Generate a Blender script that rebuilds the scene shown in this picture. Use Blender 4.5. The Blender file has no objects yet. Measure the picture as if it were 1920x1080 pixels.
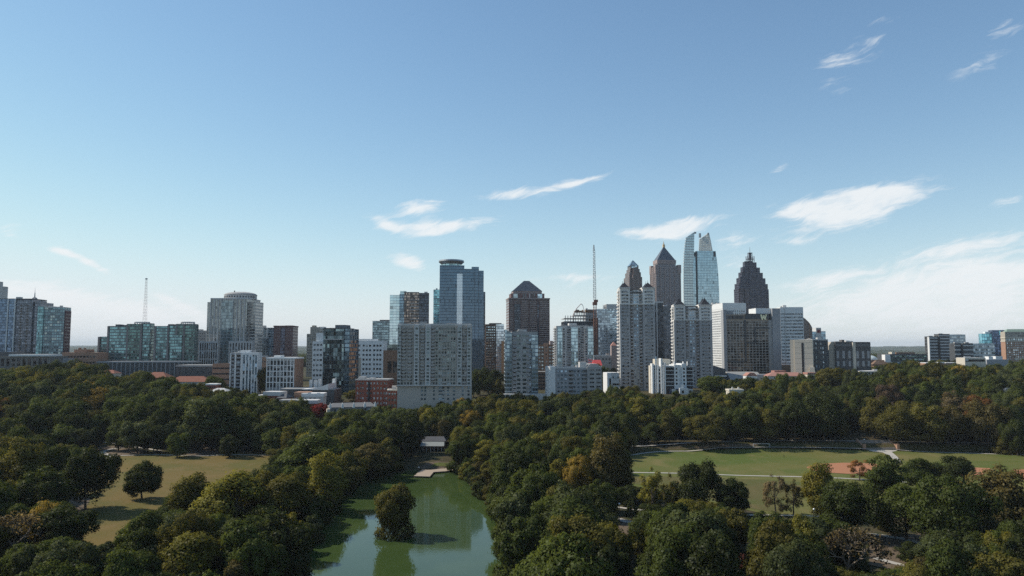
import bpy, bmesh, math, random
import numpy as np
from mathutils import Vector, geometry as mgeo

random.seed(7)
R = math.radians
scene = bpy.context.scene
COL = scene.collection

# ------------------------------------------------------------------ camera
CAM_Z = 65.0
FPX = 1400.0                      # focal length in pixels of the 1920 px wide photograph
HORIZON = 652.0
PITCH = math.atan((HORIZON - 540.0) / FPX)
cam_data = bpy.data.cameras.new("camera")
cam_data.sensor_width = 36.0
cam_data.lens = 36.0 * FPX / 1920.0
cam_data.clip_start = 1.0
cam_data.clip_end = 60000.0
cam = bpy.data.objects.new("camera", cam_data)
COL.objects.link(cam)
cam.location = (0, 0, CAM_Z)
cam.rotation_euler = (R(90) + PITCH, 0, 0)
scene.camera = cam
CP, SP = math.cos(PITCH), math.sin(PITCH)

def ray(px, py):
    """direction of a pixel of the 1920x1080 photograph: (tan right, tan up) per metre ahead"""
    r = (px - 960.0) / FPX
    u = -(py - 540.0) / FPX
    fw = CP - SP * u
    return r / fw, (SP + CP * u) / fw

# ------------------------------------------------------------------ light
SUN_AZ, SUN_EL = 74.0, 42.0       # degrees left of the view axis, degrees above the horizon
SKY_STRENGTH = 0.15
SUN_STRENGTH = 4.8
EXPOSURE = 0.0
HAZE = 4.0e-5
sun_data = bpy.data.lights.new("sun", 'SUN')
sun_data.energy = SUN_STRENGTH
sun_data.angle = R(0.53)
sun_data.color = (1.0, 0.93, 0.82)
sun = bpy.data.objects.new("sun", sun_data)
COL.objects.link(sun)
sd = Vector((-math.sin(R(SUN_AZ)) * math.cos(R(SUN_EL)), math.cos(R(SUN_AZ)) * math.cos(R(SUN_EL)), math.sin(R(SUN_EL))))
sun.rotation_euler = sd.to_track_quat('Z', 'Y').to_euler()
sun.location = (-400, 100, 400)

vs = scene.view_settings
vs.view_transform = 'Standard'
vs.look = 'None'
vs.gamma = 1.0
vs.exposure = EXPOSURE
vs.use_curve_mapping = False

# ------------------------------------------------------------------ node helpers
class NT:
    def __init__(s, tree):
        s.t = tree; s.n = tree.nodes; s.l = tree.links
    def new(s, typ, **kw):
        n = s.n.new(typ)
        for k, v in kw.items():
            setattr(n, k, v)
        return n
    def put(s, sock, v):
        if v is None:
            return
        if hasattr(v, 'is_linked') or isinstance(v, bpy.types.NodeSocket):
            s.l.new(v, sock)
        else:
            if isinstance(v, (tuple, list)) and len(v) == 3 and sock.type == 'RGBA':
                v = (*v, 1.0)
            sock.default_value = v
    def m(s, op, a, b=None, c=None, clamp=False):
        n = s.new('ShaderNodeMath', operation=op, use_clamp=clamp)
        s.put(n.inputs[0], a); s.put(n.inputs[1], b); s.put(n.inputs[2], c)
        return n.outputs[0]
    def vm(s, op, a, b=None):
        n = s.new('ShaderNodeVectorMath', operation=op)
        s.put(n.inputs[0], a)
        if b is not None: s.put(n.inputs[1], b)
        return n.outputs[0]
    def mix(s, f, a, b):
        n = s.new('ShaderNodeMix', data_type='RGBA')
        s.put(n.inputs[0], f); s.put(n.inputs[6], a); s.put(n.inputs[7], b)
        return n.outputs[2]
    def noise(s, vec, scale, detail=3.0, rough=0.55, dist=0.0):
        n = s.new('ShaderNodeTexNoise')
        s.put(n.inputs['Vector'], vec); s.put(n.inputs['Scale'], scale); s.put(n.inputs['Detail'], detail)
        s.put(n.inputs['Roughness'], rough); s.put(n.inputs['Distortion'], dist)
        return n.outputs['Fac'], n.outputs['Color']
    def step(s, x, a, b):
        n = s.new('ShaderNodeMapRange', interpolation_type='SMOOTHSTEP')
        s.put(n.inputs[0], x); s.put(n.inputs[1], a); s.put(n.inputs[2], b)
        n.inputs[3].default_value = 0.0; n.inputs[4].default_value = 1.0
        return n.outputs[0]
    def comb(s, x, y, z=0.0):
        n = s.new('ShaderNodeCombineXYZ')
        s.put(n.inputs[0], x); s.put(n.inputs[1], y); s.put(n.inputs[2], z)
        return n.outputs[0]
    def sep(s, v):
        n = s.new('ShaderNodeSeparateXYZ'); s.put(n.inputs[0], v)
        return n.outputs

# ------------------------------------------------------------------ world: physical sky with thin cirrus
world = bpy.data.worlds.new("World")
scene.world = world
world.use_nodes = True
wt = NT(world.node_tree)
for n in list(wt.n): wt.n.remove(n)
sky = wt.new('ShaderNodeTexSky', sky_type='NISHITA')
sky.sun_disc = False
sky.sun_elevation = R(SUN_EL)
sky.sun_rotation = R(-SUN_AZ)
sky.altitude = 300.0
sky.air_density = 1.0
sky.dust_density = 0.15
sky.ozone_density = 3.5
tc = wt.new('ShaderNodeTexCoord')
D = tc.outputs['Generated']
dx, dy, dz = wt.sep(D)
az = wt.m('ARCTAN2', dx, dy)
el = wt.m('ARCSINE', dz)

def sky_angle(px, py):
    r, u = ray(px, py)
    return math.atan(r), math.atan(u / math.hypot(1, r))

# fibrous noise that runs along the wind (rising gently to the right)
ta = R(14)
wa = wt.m('ADD', wt.m('MULTIPLY', az, math.cos(ta)), wt.m('MULTIPLY', el, math.sin(ta)))
wb = wt.m('SUBTRACT', wt.m('MULTIPLY', el, math.cos(ta)), wt.m('MULTIPLY', az, math.sin(ta)))
warp, warpc = wt.noise(wt.comb(wt.m('MULTIPLY', wa, 9.0), wt.m('MULTIPLY', wb, 16.0)), 1.0, 3.0)
wb2 = wt.m('ADD', wb, wt.m('MULTIPLY', wt.m('SUBTRACT', warp, 0.5), 0.05))
n1, _ = wt.noise(wt.comb(wt.m('MULTIPLY', wa, 24.0), wt.m('MULTIPLY', wb2, 140.0)), 1.0, 7.0, 0.62, 0.4)
n2, _ = wt.noise(wt.comb(wt.m('MULTIPLY', wa, 34.0), wt.m('MULTIPLY', wb, 84.0), 3.0), 1.0, 6.0, 0.6, 0.3)
fib = wt.m('ADD', wt.m('MULTIPLY', n1, 0.62), wt.m('MULTIPLY', n2, 0.38))
BLOBS = [  # x0 y0 x1 y1 half-width density  softness: ends and width of a streak, in the photograph
    (748, 395, 832, 383, 15, 1.2), (690, 408, 752, 428, 12, 1.05), (735, 431, 928, 415, 11, 1.2), (765, 440, 850, 434, 8, .7),
    (893, 370, 1000, 360, 10, .8), (960, 366, 1120, 335, 11, .8), (1060, 350, 1140, 326, 5, .6),
    (725, 480, 800, 490, 10, 1.0), (738, 495, 800, 503, 8, .9),
    (1150, 436, 1250, 440, 10, .8), (1210, 432, 1365, 409, 14, .95), (1230, 445, 1300, 425, 15, .9), (1330, 462, 1420, 445, 15, .75),
    (1350, 500, 1430, 485, 15, .65),
    (1450, 398, 1560, 388, 13, .95), (1500, 400, 1755, 346, 20, 1.1), (1500, 432, 1680, 385, 23, 1.05), (1450, 456, 1520, 448, 7, .7),
    (1530, 378, 1700, 360, 14, .8),
    (1528, 126, 1640, 96, 15, .75), (1600, 84, 1670, 66, 11, .5), (1520, 160, 1590, 148, 9, .5), (1630, 44, 1695, 32, 7, .5),
    (1550, 176, 1610, 160, 8, .35), (1775, 146, 1890, 98, 13, .62), (1842, 68, 1935, 35, 15, .6), (1440, 322, 1490, 311, 8, .7),
    (1855, 384, 1930, 368, 9, .65), (1700, 484, 1935, 434, 11, .85), (1470, 540, 1625, 508, 13, .95),
    (1430, 600, 1960, 480, 30, .62), (1480, 625, 1980, 530, 56, .8), (1700, 560, 1990, 570, 70, .7), (1600, 560, 1960, 500, 14, .4),
    (82, 462, 150, 482, 7, 1.15), (140, 478, 212, 516, 7, 1.05), (-10, 426, 60, 428, 8, .4), (0, 434, 40, 448, 6, .5), (362, 488, 388, 492, 5, .5),
    (-60, 545, 90, 540, 18, .8), (40, 548, 180, 575, 20, .8), (150, 560, 380, 610, 22, .85), (290, 552, 400, 600, 9, .9),
    (40, 600, 420, 640, 44, .7), (500, 610, 600, 625, 22, .35),
    (1000, 522, 1150, 517, 8, .75), (1040, 540, 1140, 530, 14, .4),
]
total = None
for (x0, y0, x1, y1, hw, dens) in BLOBS:
    a0, e0 = sky_angle(x0, y0); a1, e1 = sky_angle(x1, y1)
    ca, ce = (a0 + a1) / 2, (e0 + e1) / 2
    L = math.hypot(a1 - a0, e1 - e0) / 2 * 1.12
    th = math.atan2(e1 - e0, a1 - a0)
    H = hw * 1.18 / FPX
    c, s_ = math.cos(th), math.sin(th)
    # p = ((az-ca) c + (el-ce) s)/L ; q = (-(az-ca) s + (el-ce) c)/H
    p = wt.m('ADD', wt.m('MULTIPLY_ADD', az, c / L, -(ca * c + ce * s_) / L), wt.m('MULTIPLY', el, s_ / L))
    q = wt.m('ADD', wt.m('MULTIPLY_ADD', az, -s_ / H, (ca * s_ - ce * c) / H), wt.m('MULTIPLY', el, c / H))
    d2 = wt.m('ADD', wt.m('MULTIPLY', p, p), wt.m('MULTIPLY', q, q))
    g = wt.m('MULTIPLY', wt.m('EXPONENT', wt.m('MULTIPLY', d2, -1.15)), dens)
    total = g if total is None else wt.m('ADD', total, g)
total = wt.m('MINIMUM', total, 1.25)
fibc = wt.step(fib, 0.34, 0.68)
alpha = wt.step(wt.m('ADD', wt.m('MULTIPLY', total, 1.28), wt.m('MULTIPLY_ADD', fibc, 0.78, -0.74)), 0.02, 1.35)
front = wt.step(dy, 0.0, 0.2)
alpha = wt.m('MULTIPLY', wt.m('MULTIPLY', alpha, 0.9), front)
CLOUD = (6.0, 6.2, 6.3)
clear = wt.vm('MULTIPLY', sky.outputs[0], (1.02, 1.08, 1.01))
soft = wt.vm('MULTIPLY', clear, (0.15, 0.15, 0.15))
soft = wt.vm('MULTIPLY', wt.vm('MULTIPLY', soft, soft), wt.vm('MULTIPLY', soft, (0.20, 0.20, 0.20)))
clear = wt.vm('DIVIDE', clear, wt.vm('ADD', soft, (1.0, 1.0, 1.0)))          # the film's soft shoulder for the bright side of the sky
veil = wt.m('MULTIPLY', wt.m('EXPONENT', wt.m('MULTIPLY', wt.m('MAXIMUM', el, 0.0), -12.5)), 0.82)   # thin high haze towards the horizon
skyc = wt.mix(alpha, wt.mix(veil, clear, (5.25, 5.65, 6.05)), CLOUD)
bg = wt.new('ShaderNodeBackground')
wt.put(bg.inputs[0], skyc)
bg.inputs[1].default_value = SKY_STRENGTH
wo = wt.new('ShaderNodeOutputWorld')
wt.l.new(bg.outputs[0], wo.inputs[0])
world.cycles.sampling_method = 'MANUAL'
world.cycles.sample_map_resolution = 512

scene.render.engine = 'CYCLES'
cy = scene.cycles
cy.max_bounces = 6; cy.diffuse_bounces = 2; cy.glossy_bounces = 3; cy.transmission_bounces = 4; cy.transparent_max_bounces = 4
cy.volume_bounces = 0
cy.caustics_reflective = False; cy.caustics_refractive = False
cy.use_adaptive_sampling = False
cy.use_denoising = False      # the photograph keeps its fine grain; denoising smears the leaves

# ------------------------------------------------------------------ object helpers
def tag(o, label=None, cat=None, group=None, kind=None):
    if label: o["label"] = label
    if cat: o["category"] = cat
    if group: o["group"] = group
    if kind: o["kind"] = kind
    return o

def empty(name, loc=(0, 0, 0), rz=0.0):
    o = bpy.data.objects.new(name, None)
    COL.objects.link(o)
    o.location = loc; o.rotation_euler = (0, 0, rz)
    return o

class MB:
    """collects faces; build() links them as one mesh object"""
    def __init__(s): s.v = []; s.f = []; s.mi = []
    def face(s, pts, mi=0):
        b = len(s.v); s.v += [tuple(p) for p in pts]; s.f.append(tuple(range(b, b + len(pts)))); s.mi.append(mi)
    def box(s, x0, x1, y0, y1, z0, z1, mi=0):
        b = len(s.v)
        s.v += [(x0, y0, z0), (x1, y0, z0), (x1, y1, z0), (x0, y1, z0), (x0, y0, z1), (x1, y0, z1), (x1, y1, z1), (x0, y1, z1)]
        for q in ((3, 2, 1, 0), (4, 5, 6, 7), (0, 1, 5, 4), (1, 2, 6, 5), (2, 3, 7, 6), (3, 0, 4, 7)):
            s.f.append(tuple(b + i for i in q)); s.mi.append(mi)
    def prism(s, poly, z0, z1, mi=0):
        """vertical prism over a counter-clockwise plan polygon"""
        n = len(poly); b = len(s.v)
        s.v += [(p[0], p[1], z0) for p in poly] + [(p[0], p[1], z1) for p in poly]
        s.f.append(tuple(b + i for i in reversed(range(n)))); s.mi.append(mi)
        s.f.append(tuple(b + n + i for i in range(n))); s.mi.append(mi)
        for i in range(n):
            j = (i + 1) % n
            s.f.append((b + i, b + j, b + n + j, b + n + i)); s.mi.append(mi)
    def slab(s, prof, y0, y1, mi=0):
        """profile polygon in x-z (counter-clockwise seen from the front) given depth y0..y1"""
        n = len(prof); b = len(s.v)
        s.v += [(p[0], y0, p[1]) for p in prof] + [(p[0], y1, p[1]) for p in prof]
        s.f.append(tuple(b + i for i in range(n))); s.mi.append(mi)
        s.f.append(tuple(b + n + i for i in reversed(range(n)))); s.mi.append(mi)
        for i in range(n):
            j = (i + 1) % n
            s.f.append((b + j, b + i, b + n + i, b + n + j)); s.mi.append(mi)
    def frustum(s, x0, x1, y0, y1, z0, X0, X1, Y0, Y1, z1, mi=0):
        b = len(s.v)
        s.v += [(x0, y0, z0), (x1, y0, z0), (x1, y1, z0), (x0, y1, z0), (X0, Y0, z1), (X1, Y0, z1), (X1, Y1, z1), (X0, Y1, z1)]
        for q in ((3, 2, 1, 0), (4, 5, 6, 7), (0, 1, 5, 4), (1, 2, 6, 5), (2, 3, 7, 6), (3, 0, 4, 7)):
            s.f.append(tuple(b + i for i in q)); s.mi.append(mi)
    def tube(s, a, b_, r0, r1=None, n=6, mi=0):
        r1 = r0 if r1 is None else r1
        a = Vector(a); b_ = Vector(b_); d = (b_ - a)
        if d.length < 1e-6: return
        d.normalize()
        t = Vector((0, 0, 1)) if abs(d.z) < .9 else Vector((1, 0, 0))
        u = d.cross(t).normalized(); w = d.cross(u)
        k = len(s.v)
        for c, r in ((a, r0), (b_, r1)):
            for i in range(n):
                an = 2 * math.pi * i / n
                s.v.append(tuple(c + u * math.cos(an) * r + w * math.sin(an) * r))
        for i in range(n):
            j = (i + 1) % n
            s.f.append((k + j, k + i, k + n + i, k + n + j)); s.mi.append(mi)
        s.f.append(tuple(k + i for i in range(n))); s.mi.append(mi)
        s.f.append(tuple(k + n + i for i in reversed(range(n)))); s.mi.append(mi)
    def mesh(s, name, mats):
        me = bpy.data.meshes.new(name)
        me.from_pydata(s.v, [], s.f)
        mats = mats if isinstance(mats, (list, tuple)) else [mats]
        for m_ in mats: me.materials.append(m_)
        if len(mats) > 1: me.polygons.foreach_set('material_index', s.mi)
        me.update()
        return me
    def build(s, name, mats, parent=None, loc=None):
        o = bpy.data.objects.new(name, s.mesh(name, mats))
        COL.objects.link(o)
        if parent is not None: o.parent = parent
        if loc is not None: o.location = loc
        return o

def dup(src, parent=None, loc=None):
    c = src.copy()
    COL.objects.link(c)
    if parent is not None: c.parent = parent
    if loc is not None: c.location = loc
    return c

# ------------------------------------------------------------------ materials
MATS = {}
def mat_plain(name, col, rough=0.8, var=0.12, scale=0.25, metal=0.0, streak=0.0, spec=0.4, bump=0.0):
    if name in MATS: return MATS[name]
    m_ = bpy.data.materials.new(name); m_.use_nodes = True
    t = NT(m_.node_tree); b = t.n['Principled BSDF']
    tcn = t.new('ShaderNodeTexCoord'); P = tcn.outputs['Object']
    f1, _ = t.noise(P, scale, 5.0, 0.6)
    f2, _ = t.noise(t.vm('MULTIPLY', P, (1.0, 1.0, 0.12)), scale * 3.2, 3.0)
    oi = t.new('ShaderNodeObjectInfo')
    k = t.m('MULTIPLY_ADD', f1, 2 * var, 1 - var)
    k = t.m('MULTIPLY', k, t.m('MULTIPLY_ADD', f2, 2 * (streak or var * .6), 1 - (streak or var * .6)))
    k = t.m('MULTIPLY', k, t.m('MULTIPLY_ADD', oi.outputs['Random'], 0.08, 0.96))
    c = t.vm('SCALE', col); c.node.inputs['Scale'].default_value = 1.0
    t.l.new(k, c.node.inputs['Scale'])
    t.put(b.inputs['Base Color'], c)
    b.inputs['Roughness'].default_value = rough
    b.inputs['Metallic'].default_value = metal
    b.inputs['Specular IOR Level'].default_value = spec
    if bump:
        bn = t.new('ShaderNodeBump'); bn.inputs['Strength'].default_value = bump; bn.inputs['Distance'].default_value = 0.4
        fb, _ = t.noise(P, scale * 8, 4.0); t.put(bn.inputs['Height'], fb); t.l.new(bn.outputs[0], b.inputs['Normal'])
    MATS[name] = m_
    return m_

def mat_window(name, col, rough=0.06, metal=0.55, var=0.7, bright=(0.45, 0.5, 0.52), curtain=0.15):
    """single panes: each pane its own reflectance, some with pale blinds behind"""
    if name in MATS: return MATS[name]
    m_ = bpy.data.materials.new(name); m_.use_nodes = True
    t = NT(m_.node_tree); b = t.n['Principled BSDF']
    oi = t.new('ShaderNodeObjectInfo')
    geo = t.new('ShaderNodeNewGeometry')
    cell = t.vm('FLOOR', t.vm('MULTIPLY', t.vm('ADD', geo.outputs['Position'], (0.37, 0.11, 0.23)), (0.31, 0.31, 0.33)))
    wn = t.new('ShaderNodeTexWhiteNoise', noise_dimensions='4D')
    t.put(wn.inputs['Vector'], cell); t.put(wn.inputs['W'], oi.outputs['Random'])
    rr = wn.outputs['Value']
    k = t.m('MULTIPLY_ADD', rr, 2 * var, 1 - var)
    c = t.vm('SCALE', col); t.l.new(k, c.node.inputs['Scale'])
    cur = t.m('LESS_THAN', t.m('FRACT', t.m('MULTIPLY', rr, 7.13)), curtain)
    t.put(b.inputs['Base Color'], t.mix(cur, c, bright))
    t.put(b.inputs['Metallic'], t.m('MULTIPLY', t.m('SUBTRACT', 1.0, cur), metal))
    b.inputs['Roughness'].default_value = rough
    tilt = t.vm('SCALE', t.vm('SUBTRACT', wn.outputs['Color'], (0.5, 0.5, 0.5))); tilt.node.inputs['Scale'].default_value = 0.05
    t.put(b.inputs['Normal'], t.vm('NORMALIZE', t.vm('ADD', geo.outputs['Normal'], tilt)))
    MATS[name] = m_
    return m_

def mat_curtain(name, glass, frame, pw=1.6, fh=3.8, mu=0.08, mv=0.22, metal=0.75, rough=0.05, var=0.35, tilt=0.02, dark=0.25, alt=None, altp=0.0):
    """curtain wall: floors and mullions in the building's own metres (x+y across a face, z up)"""
    if name in MATS: return MATS[name]
    m_ = bpy.data.materials.new(name); m_.use_nodes = True
    t = NT(m_.node_tree); b = t.n['Principled BSDF']
    tcn = t.new('ShaderNodeTexCoord')
    X, Y, Z = t.sep(tcn.outputs['Object'])
    u = t.m('DIVIDE', t.m('ADD', X, Y), pw); v = t.m('DIVIDE', Z, fh)
    fu = t.m('FRACT', u); fv = t.m('FRACT', v)
    isf = t.m('MAXIMUM', t.m('LESS_THAN', fu, mu), t.m('LESS_THAN', fv, mv))
    wn = t.new('ShaderNodeTexWhiteNoise', noise_dimensions='2D')
    t.put(wn.inputs['Vector'], t.comb(t.m('FLOOR', u), t.m('FLOOR', v)))
    rr = wn.outputs['Value']
    big, _ = t.noise(tcn.outputs['Object'], 0.045, 3.0)
    k = t.m('MULTIPLY_ADD', rr, 2 * var, 1 - var)
    k = t.m('MULTIPLY', k, t.m('MULTIPLY_ADD', big, 0.5, 0.75))
    k = t.m('MULTIPLY', k, t.m('SUBTRACT', 1.0, t.m('MULTIPLY', t.m('LESS_THAN', t.m('FRACT', t.m('MULTIPLY', rr, 9.7)), dark), 0.45)))
    gc = t.vm('SCALE', glass); t.l.new(k, gc.node.inputs['Scale'])
    if alt is not None:
        gc = t.mix(t.m('LESS_THAN', t.m('FRACT', t.m('MULTIPLY', rr, 5.31)), altp), gc, alt)
    t.put(b.inputs['Base Color'], t.mix(isf, gc, frame))
    t.put(b.inputs['Metallic'], t.m('MULTIPLY', t.m('SUBTRACT', 1.0, isf), metal))
    t.put(b.inputs['Roughness'], t.m('MULTIPLY_ADD', isf, 0.45, rough))
    geo = t.new('ShaderNodeNewGeometry')
    tv = t.vm('SCALE', t.vm('SUBTRACT', wn.outputs['Color'], (0.5, 0.5, 0.5))); tv.node.inputs['Scale'].default_value = tilt
    t.put(b.inputs['Normal'], t.vm('NORMALIZE', t.vm('ADD', geo.outputs['Normal'], tv)))
    MATS[name] = m_
    return m_

# ------------------------------------------------------------------ terrain
def smooth(a, b, x):
    t = np.clip((x - a) / (b - a), 0, 1)
    return t * t * (3 - 2 * t)

def flat(px, py, z):
    """the point of the level z that a pixel looks at"""
    r, u = ray(px, py)
    d = (z - CAM_Z) / u
    return (r * d, d)

LAKE_PX = [(380, 1500), (470, 1180), (540, 1085), (575, 1040), (606, 990), (634, 945), (662, 915), (700, 897), (745, 886), (776, 880), (800, 882), (830, 882), (862, 879),
           (873, 900), (893, 925), (915, 950), (940, 975), (956, 985), (962, 1010), (956, 1050), (960, 1085), (985, 1180), (1010, 1500)]
LAKE = np.array([flat(x, y, 0.0) for x, y in LAKE_PX])

def sdist(poly, x, y):
    """signed distance to a polygon, negative inside (arrays)"""
    x = np.asarray(x, float); y = np.asarray(y, float)
    best = np.full(x.shape, 1e9); ins = np.zeros(x.shape, bool)
    n = len(poly)
    for i in range(n):
        ax, ay = poly[i]; bx, by = poly[(i + 1) % n]
        ex, ey = bx - ax, by - ay
        t = np.clip(((x - ax) * ex + (y - ay) * ey) / (ex * ex + ey * ey + 1e-9), 0, 1)
        d = np.hypot(x - ax - t * ex, y - ay - t * ey)
        best = np.minimum(best, d)
        c = ((ay > y) != (by > y)) & (x < (bx - ax) * (y - ay) / (by - ay + 1e-12) + ax)
        ins ^= c
    return np.where(ins, -best, best)

def base_height(x, y):
    right = smooth(70, 120, x)
    gr = 2.6 + 4.2 * smooth(455, 464, y) + 19.0 * smooth(478, 640, y)
    left = smooth(-60, -150, x)
    gl = 3.4 + 1.2 * np.sin(x * 0.03 + 1.0) * smooth(200, 300, y) + 22.0 * smooth(430, 700, y)
    gc = 3.4 + 22.4 * smooth(415, 690, y)
    g = gc * (1 - right) + gr * right
    g = g * (1 - left) + gl * left
    g = g + 0.5 * np.sin(x * 0.021) * np.cos(y * 0.017) * smooth(-100, -200, -np.abs(x - 300) - 0 * y) * 0
    far = smooth(1800, 4500, y)
    g = g * (1 - far) + 12.0 * far
    return g

def terr(x, y):
    x = np.asarray(x, float); y = np.asarray(y, float)
    g = base_height(x, y)
    d = sdist(LAKE, x, y)
    s = smooth(0.0, 14.0, d)
    shore = 0.5 * smooth(0, 1.2, d) - 2.5 * smooth(0, 4, -d)
    return np.where(d > 0, shore * (1 - s) + g * s, shore)

def T(x, y):
    return float(terr(np.array([x]), np.array([y]))[0])

def ground_at(px, py):
    """the ground point that a pixel looks at"""
    r, u = ray(px, py)
    d = 120.0
    prev = None
    while d < 6000:
        h = CAM_Z + u * d - T(r * d, d)
        if h <= 0:
            lo, hi = prev, d
            for _ in range(18):
                mdl = (lo + hi) / 2
                if CAM_Z + u * mdl - T(r * mdl, mdl) > 0: lo = mdl
                else: hi = mdl
            d = (lo + hi) / 2
            return r * d, d
        prev = d
        d += 4.0 if d < 900 else 25.0
    return r * 6000, 6000.0

def grow(a, b, first, k):
    out = []; x = a; s = first
    while x < b:
        x += s; s *= k; out.append(x)
    return out
xs = list(np.arange(-400, 401, 5.0))
ext = grow(400, 26000, 7, 1.17)
xs = [-v for v in reversed(ext)] + xs + ext
ys = list(np.arange(130, 440, 5.0)) + list(np.arange(440, 482, 2.5)) + list(np.arange(482.5, 740, 5.0))
ys = [-v for v in reversed(grow(-130, 6000, 12, 1.3))] + ys + grow(740, 30000, 7, 1.13)
XS, YS = np.array(xs), np.array(ys)
GX, GY = np.meshgrid(XS, YS)
GZ = terr(GX, GY)
nx, ny = len(XS), len(YS)
me = bpy.data.meshes.new("ground")
verts = np.stack([GX.ravel(), GY.ravel(), GZ.ravel()], 1)
idx = np.arange(nx * ny).reshape(ny, nx)
quads = np.stack([idx[:-1, :-1].ravel(), idx[:-1, 1:].ravel(), idx[1:, 1:].ravel(), idx[1:, :-1].ravel()], 1)
me.from_pydata(verts.tolist(), [], quads.tolist())
me.polygons.foreach_set('use_smooth', [True] * len(me.polygons))

def mat_ground():
    m_ = bpy.data.materials.new("woodland_floor"); m_.use_nodes = True
    t = NT(m_.node_tree); b = t.n['Principled BSDF']
    geo = t.new('ShaderNodeNewGeometry'); P = geo.outputs['Position']
    a, _ = t.noise(P, 0.02, 4.0); c, _ = t.noise(P, 0.25, 5.0); f, _ = t.noise(P, 1.3, 3.0)
    col = t.mix(t.step(a, .4, .62), (0.060, 0.050, 0.026), (0.038, 0.045, 0.018))
    col = t.mix(t.step(c, .45, .7), col, (0.095, 0.070, 0.040))
    k = t.m('MULTIPLY_ADD', f, 0.7, 0.65)
    s_ = t.vm('SCALE', col); t.l.new(k, s_.node.inputs['Scale'])
    t.put(b.inputs['Base Color'], s_)
    b.inputs['Roughness'].default_value = 0.95; b.inputs['Specular IOR Level'].default_value = 0.1
    return m_
me.materials.append(mat_ground())
ground = bpy.data.objects.new("ground", me); COL.objects.link(ground); tag(ground, kind="structure")

def gz(x, y):
    """height on the ground mesh itself"""
    i = int(np.clip(np.searchsorted(XS, x) - 1, 0, nx - 2)); j = int(np.clip(np.searchsorted(YS, y) - 1, 0, ny - 2))
    u = (x - XS[i]) / (XS[i + 1] - XS[i]); v = (y - YS[j]) / (YS[j + 1] - YS[j])
    return float(GZ[j, i] * (1 - u) * (1 - v) + GZ[j, i + 1] * u * (1 - v) + GZ[j + 1, i] * (1 - u) * v + GZ[j + 1, i + 1] * u * v)

# wooded ridges on the horizon
def ridge(dist, top, amp, seed, x0, x1):
    rng = np.random.default_rng(seed); n = 360; xs_ = np.linspace(x0, x1, n)
    hgt = np.zeros(n)
    for f, a in ((3, 1.0), (7, .6), (17, .35), (41, .2), (97, .14)):
        hgt += a * np.sin(xs_ / (x1 - x0) * f * 6.283 + rng.uniform(0, 6.28))
    hgt = top + amp * hgt / 1.6 + rng.uniform(0, amp * .25, n)
    m_ = []
    for k, (dy_, f) in enumerate(((-900, 0.0), (-500, .55), (-180, .86), (0, 1.0), (500, .6), (1200, 0.0))):
        m_ += [(x, dist + dy_ + 40 * math.sin(x * .003 + k), 8.0 + (h - 8.0) * f * (1 if f in (0, 1) else rng.uniform(.93, 1.05))) for x, h in zip(xs_, hgt)]
    fc = [(k * n + i, k * n + i + 1, (k + 1) * n + i + 1, (k + 1) * n + i) for k in range(5) for i in range(n - 1)]
    me = bpy.data.meshes.new("hills"); me.from_pydata(m_, [], fc); me.materials.append(M_HILL)
    o = bpy.data.objects.new("hills", me); COL.objects.link(o); tag(o, kind="structure")
M_HILL = mat_plain('wooded_hill', (0.030, 0.042, 0.018), .95, .45, .01, spec=.1)
ridge(5600, 40, 10, 1, -5600, 5600); ridge(8500, 66, 9, 2, -8400, 8400); ridge(13500, 92, 14, 3, -13000, 13000)

# water
def mat_water():
    m_ = bpy.data.materials.new("green_lake_water"); m_.use_nodes = True
    t = NT(m_.node_tree); b = t.n['Principled BSDF']
    geo = t.new('ShaderNodeNewGeometry'); P = geo.outputs['Position']
    a, _ = t.noise(P, 0.03, 4.0, 0.6, 0.8)
    b.inputs['Roughness'].default_value = 0.045
    b.inputs['IOR'].default_value = 1.34
    b.inputs['Specular IOR Level'].default_value = 0.38
    t.put(b.inputs['Base Color'], t.mix(t.step(a, .35, .7), (0.040, 0.066, 0.018), (0.052, 0.080, 0.023)))
    f, _ = t.noise(t.vm('MULTIPLY', P, (1.0, 0.45, 1.0)), 1.1, 3.0)
    f2, _ = t.noise(P, 0.05, 2.0)
    bn = t.new('ShaderNodeBump'); bn.inputs['Strength'].default_value = 0.16; bn.inputs['Distance'].default_value = 0.07
    t.put(bn.inputs['Height'], t.m('MULTIPLY', f, t.step(f2, .35, .7))); t.l.new(bn.outputs[0], b.inputs['Normal'])
    return m_
def offset_poly(poly, d):
    c = np.mean(poly, 0); out = []
    n = len(poly)
    for i in range(n):
        p0, p1, p2 = poly[i - 1], poly[i], poly[(i + 1) % n]
        t_ = p2 - p0; nn = np.array([t_[1], -t_[0]]); nn = nn / (np.linalg.norm(nn) + 1e-9)
        s1 = sdist(poly, np.array([p1[0] + nn[0] * .5]), np.array([p1[1] + nn[1] * .5]))[0]
        out.append(p1 + nn * d * (1 if s1 > 0 else -1))
    return np.array(out)
mb = MB(); mb.face([(p[0], p[1], 0.0) for p in offset_poly(LAKE, 0.35)])
water = mb.build("lake_water", mat_water()); tag(water, kind="structure")

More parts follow.
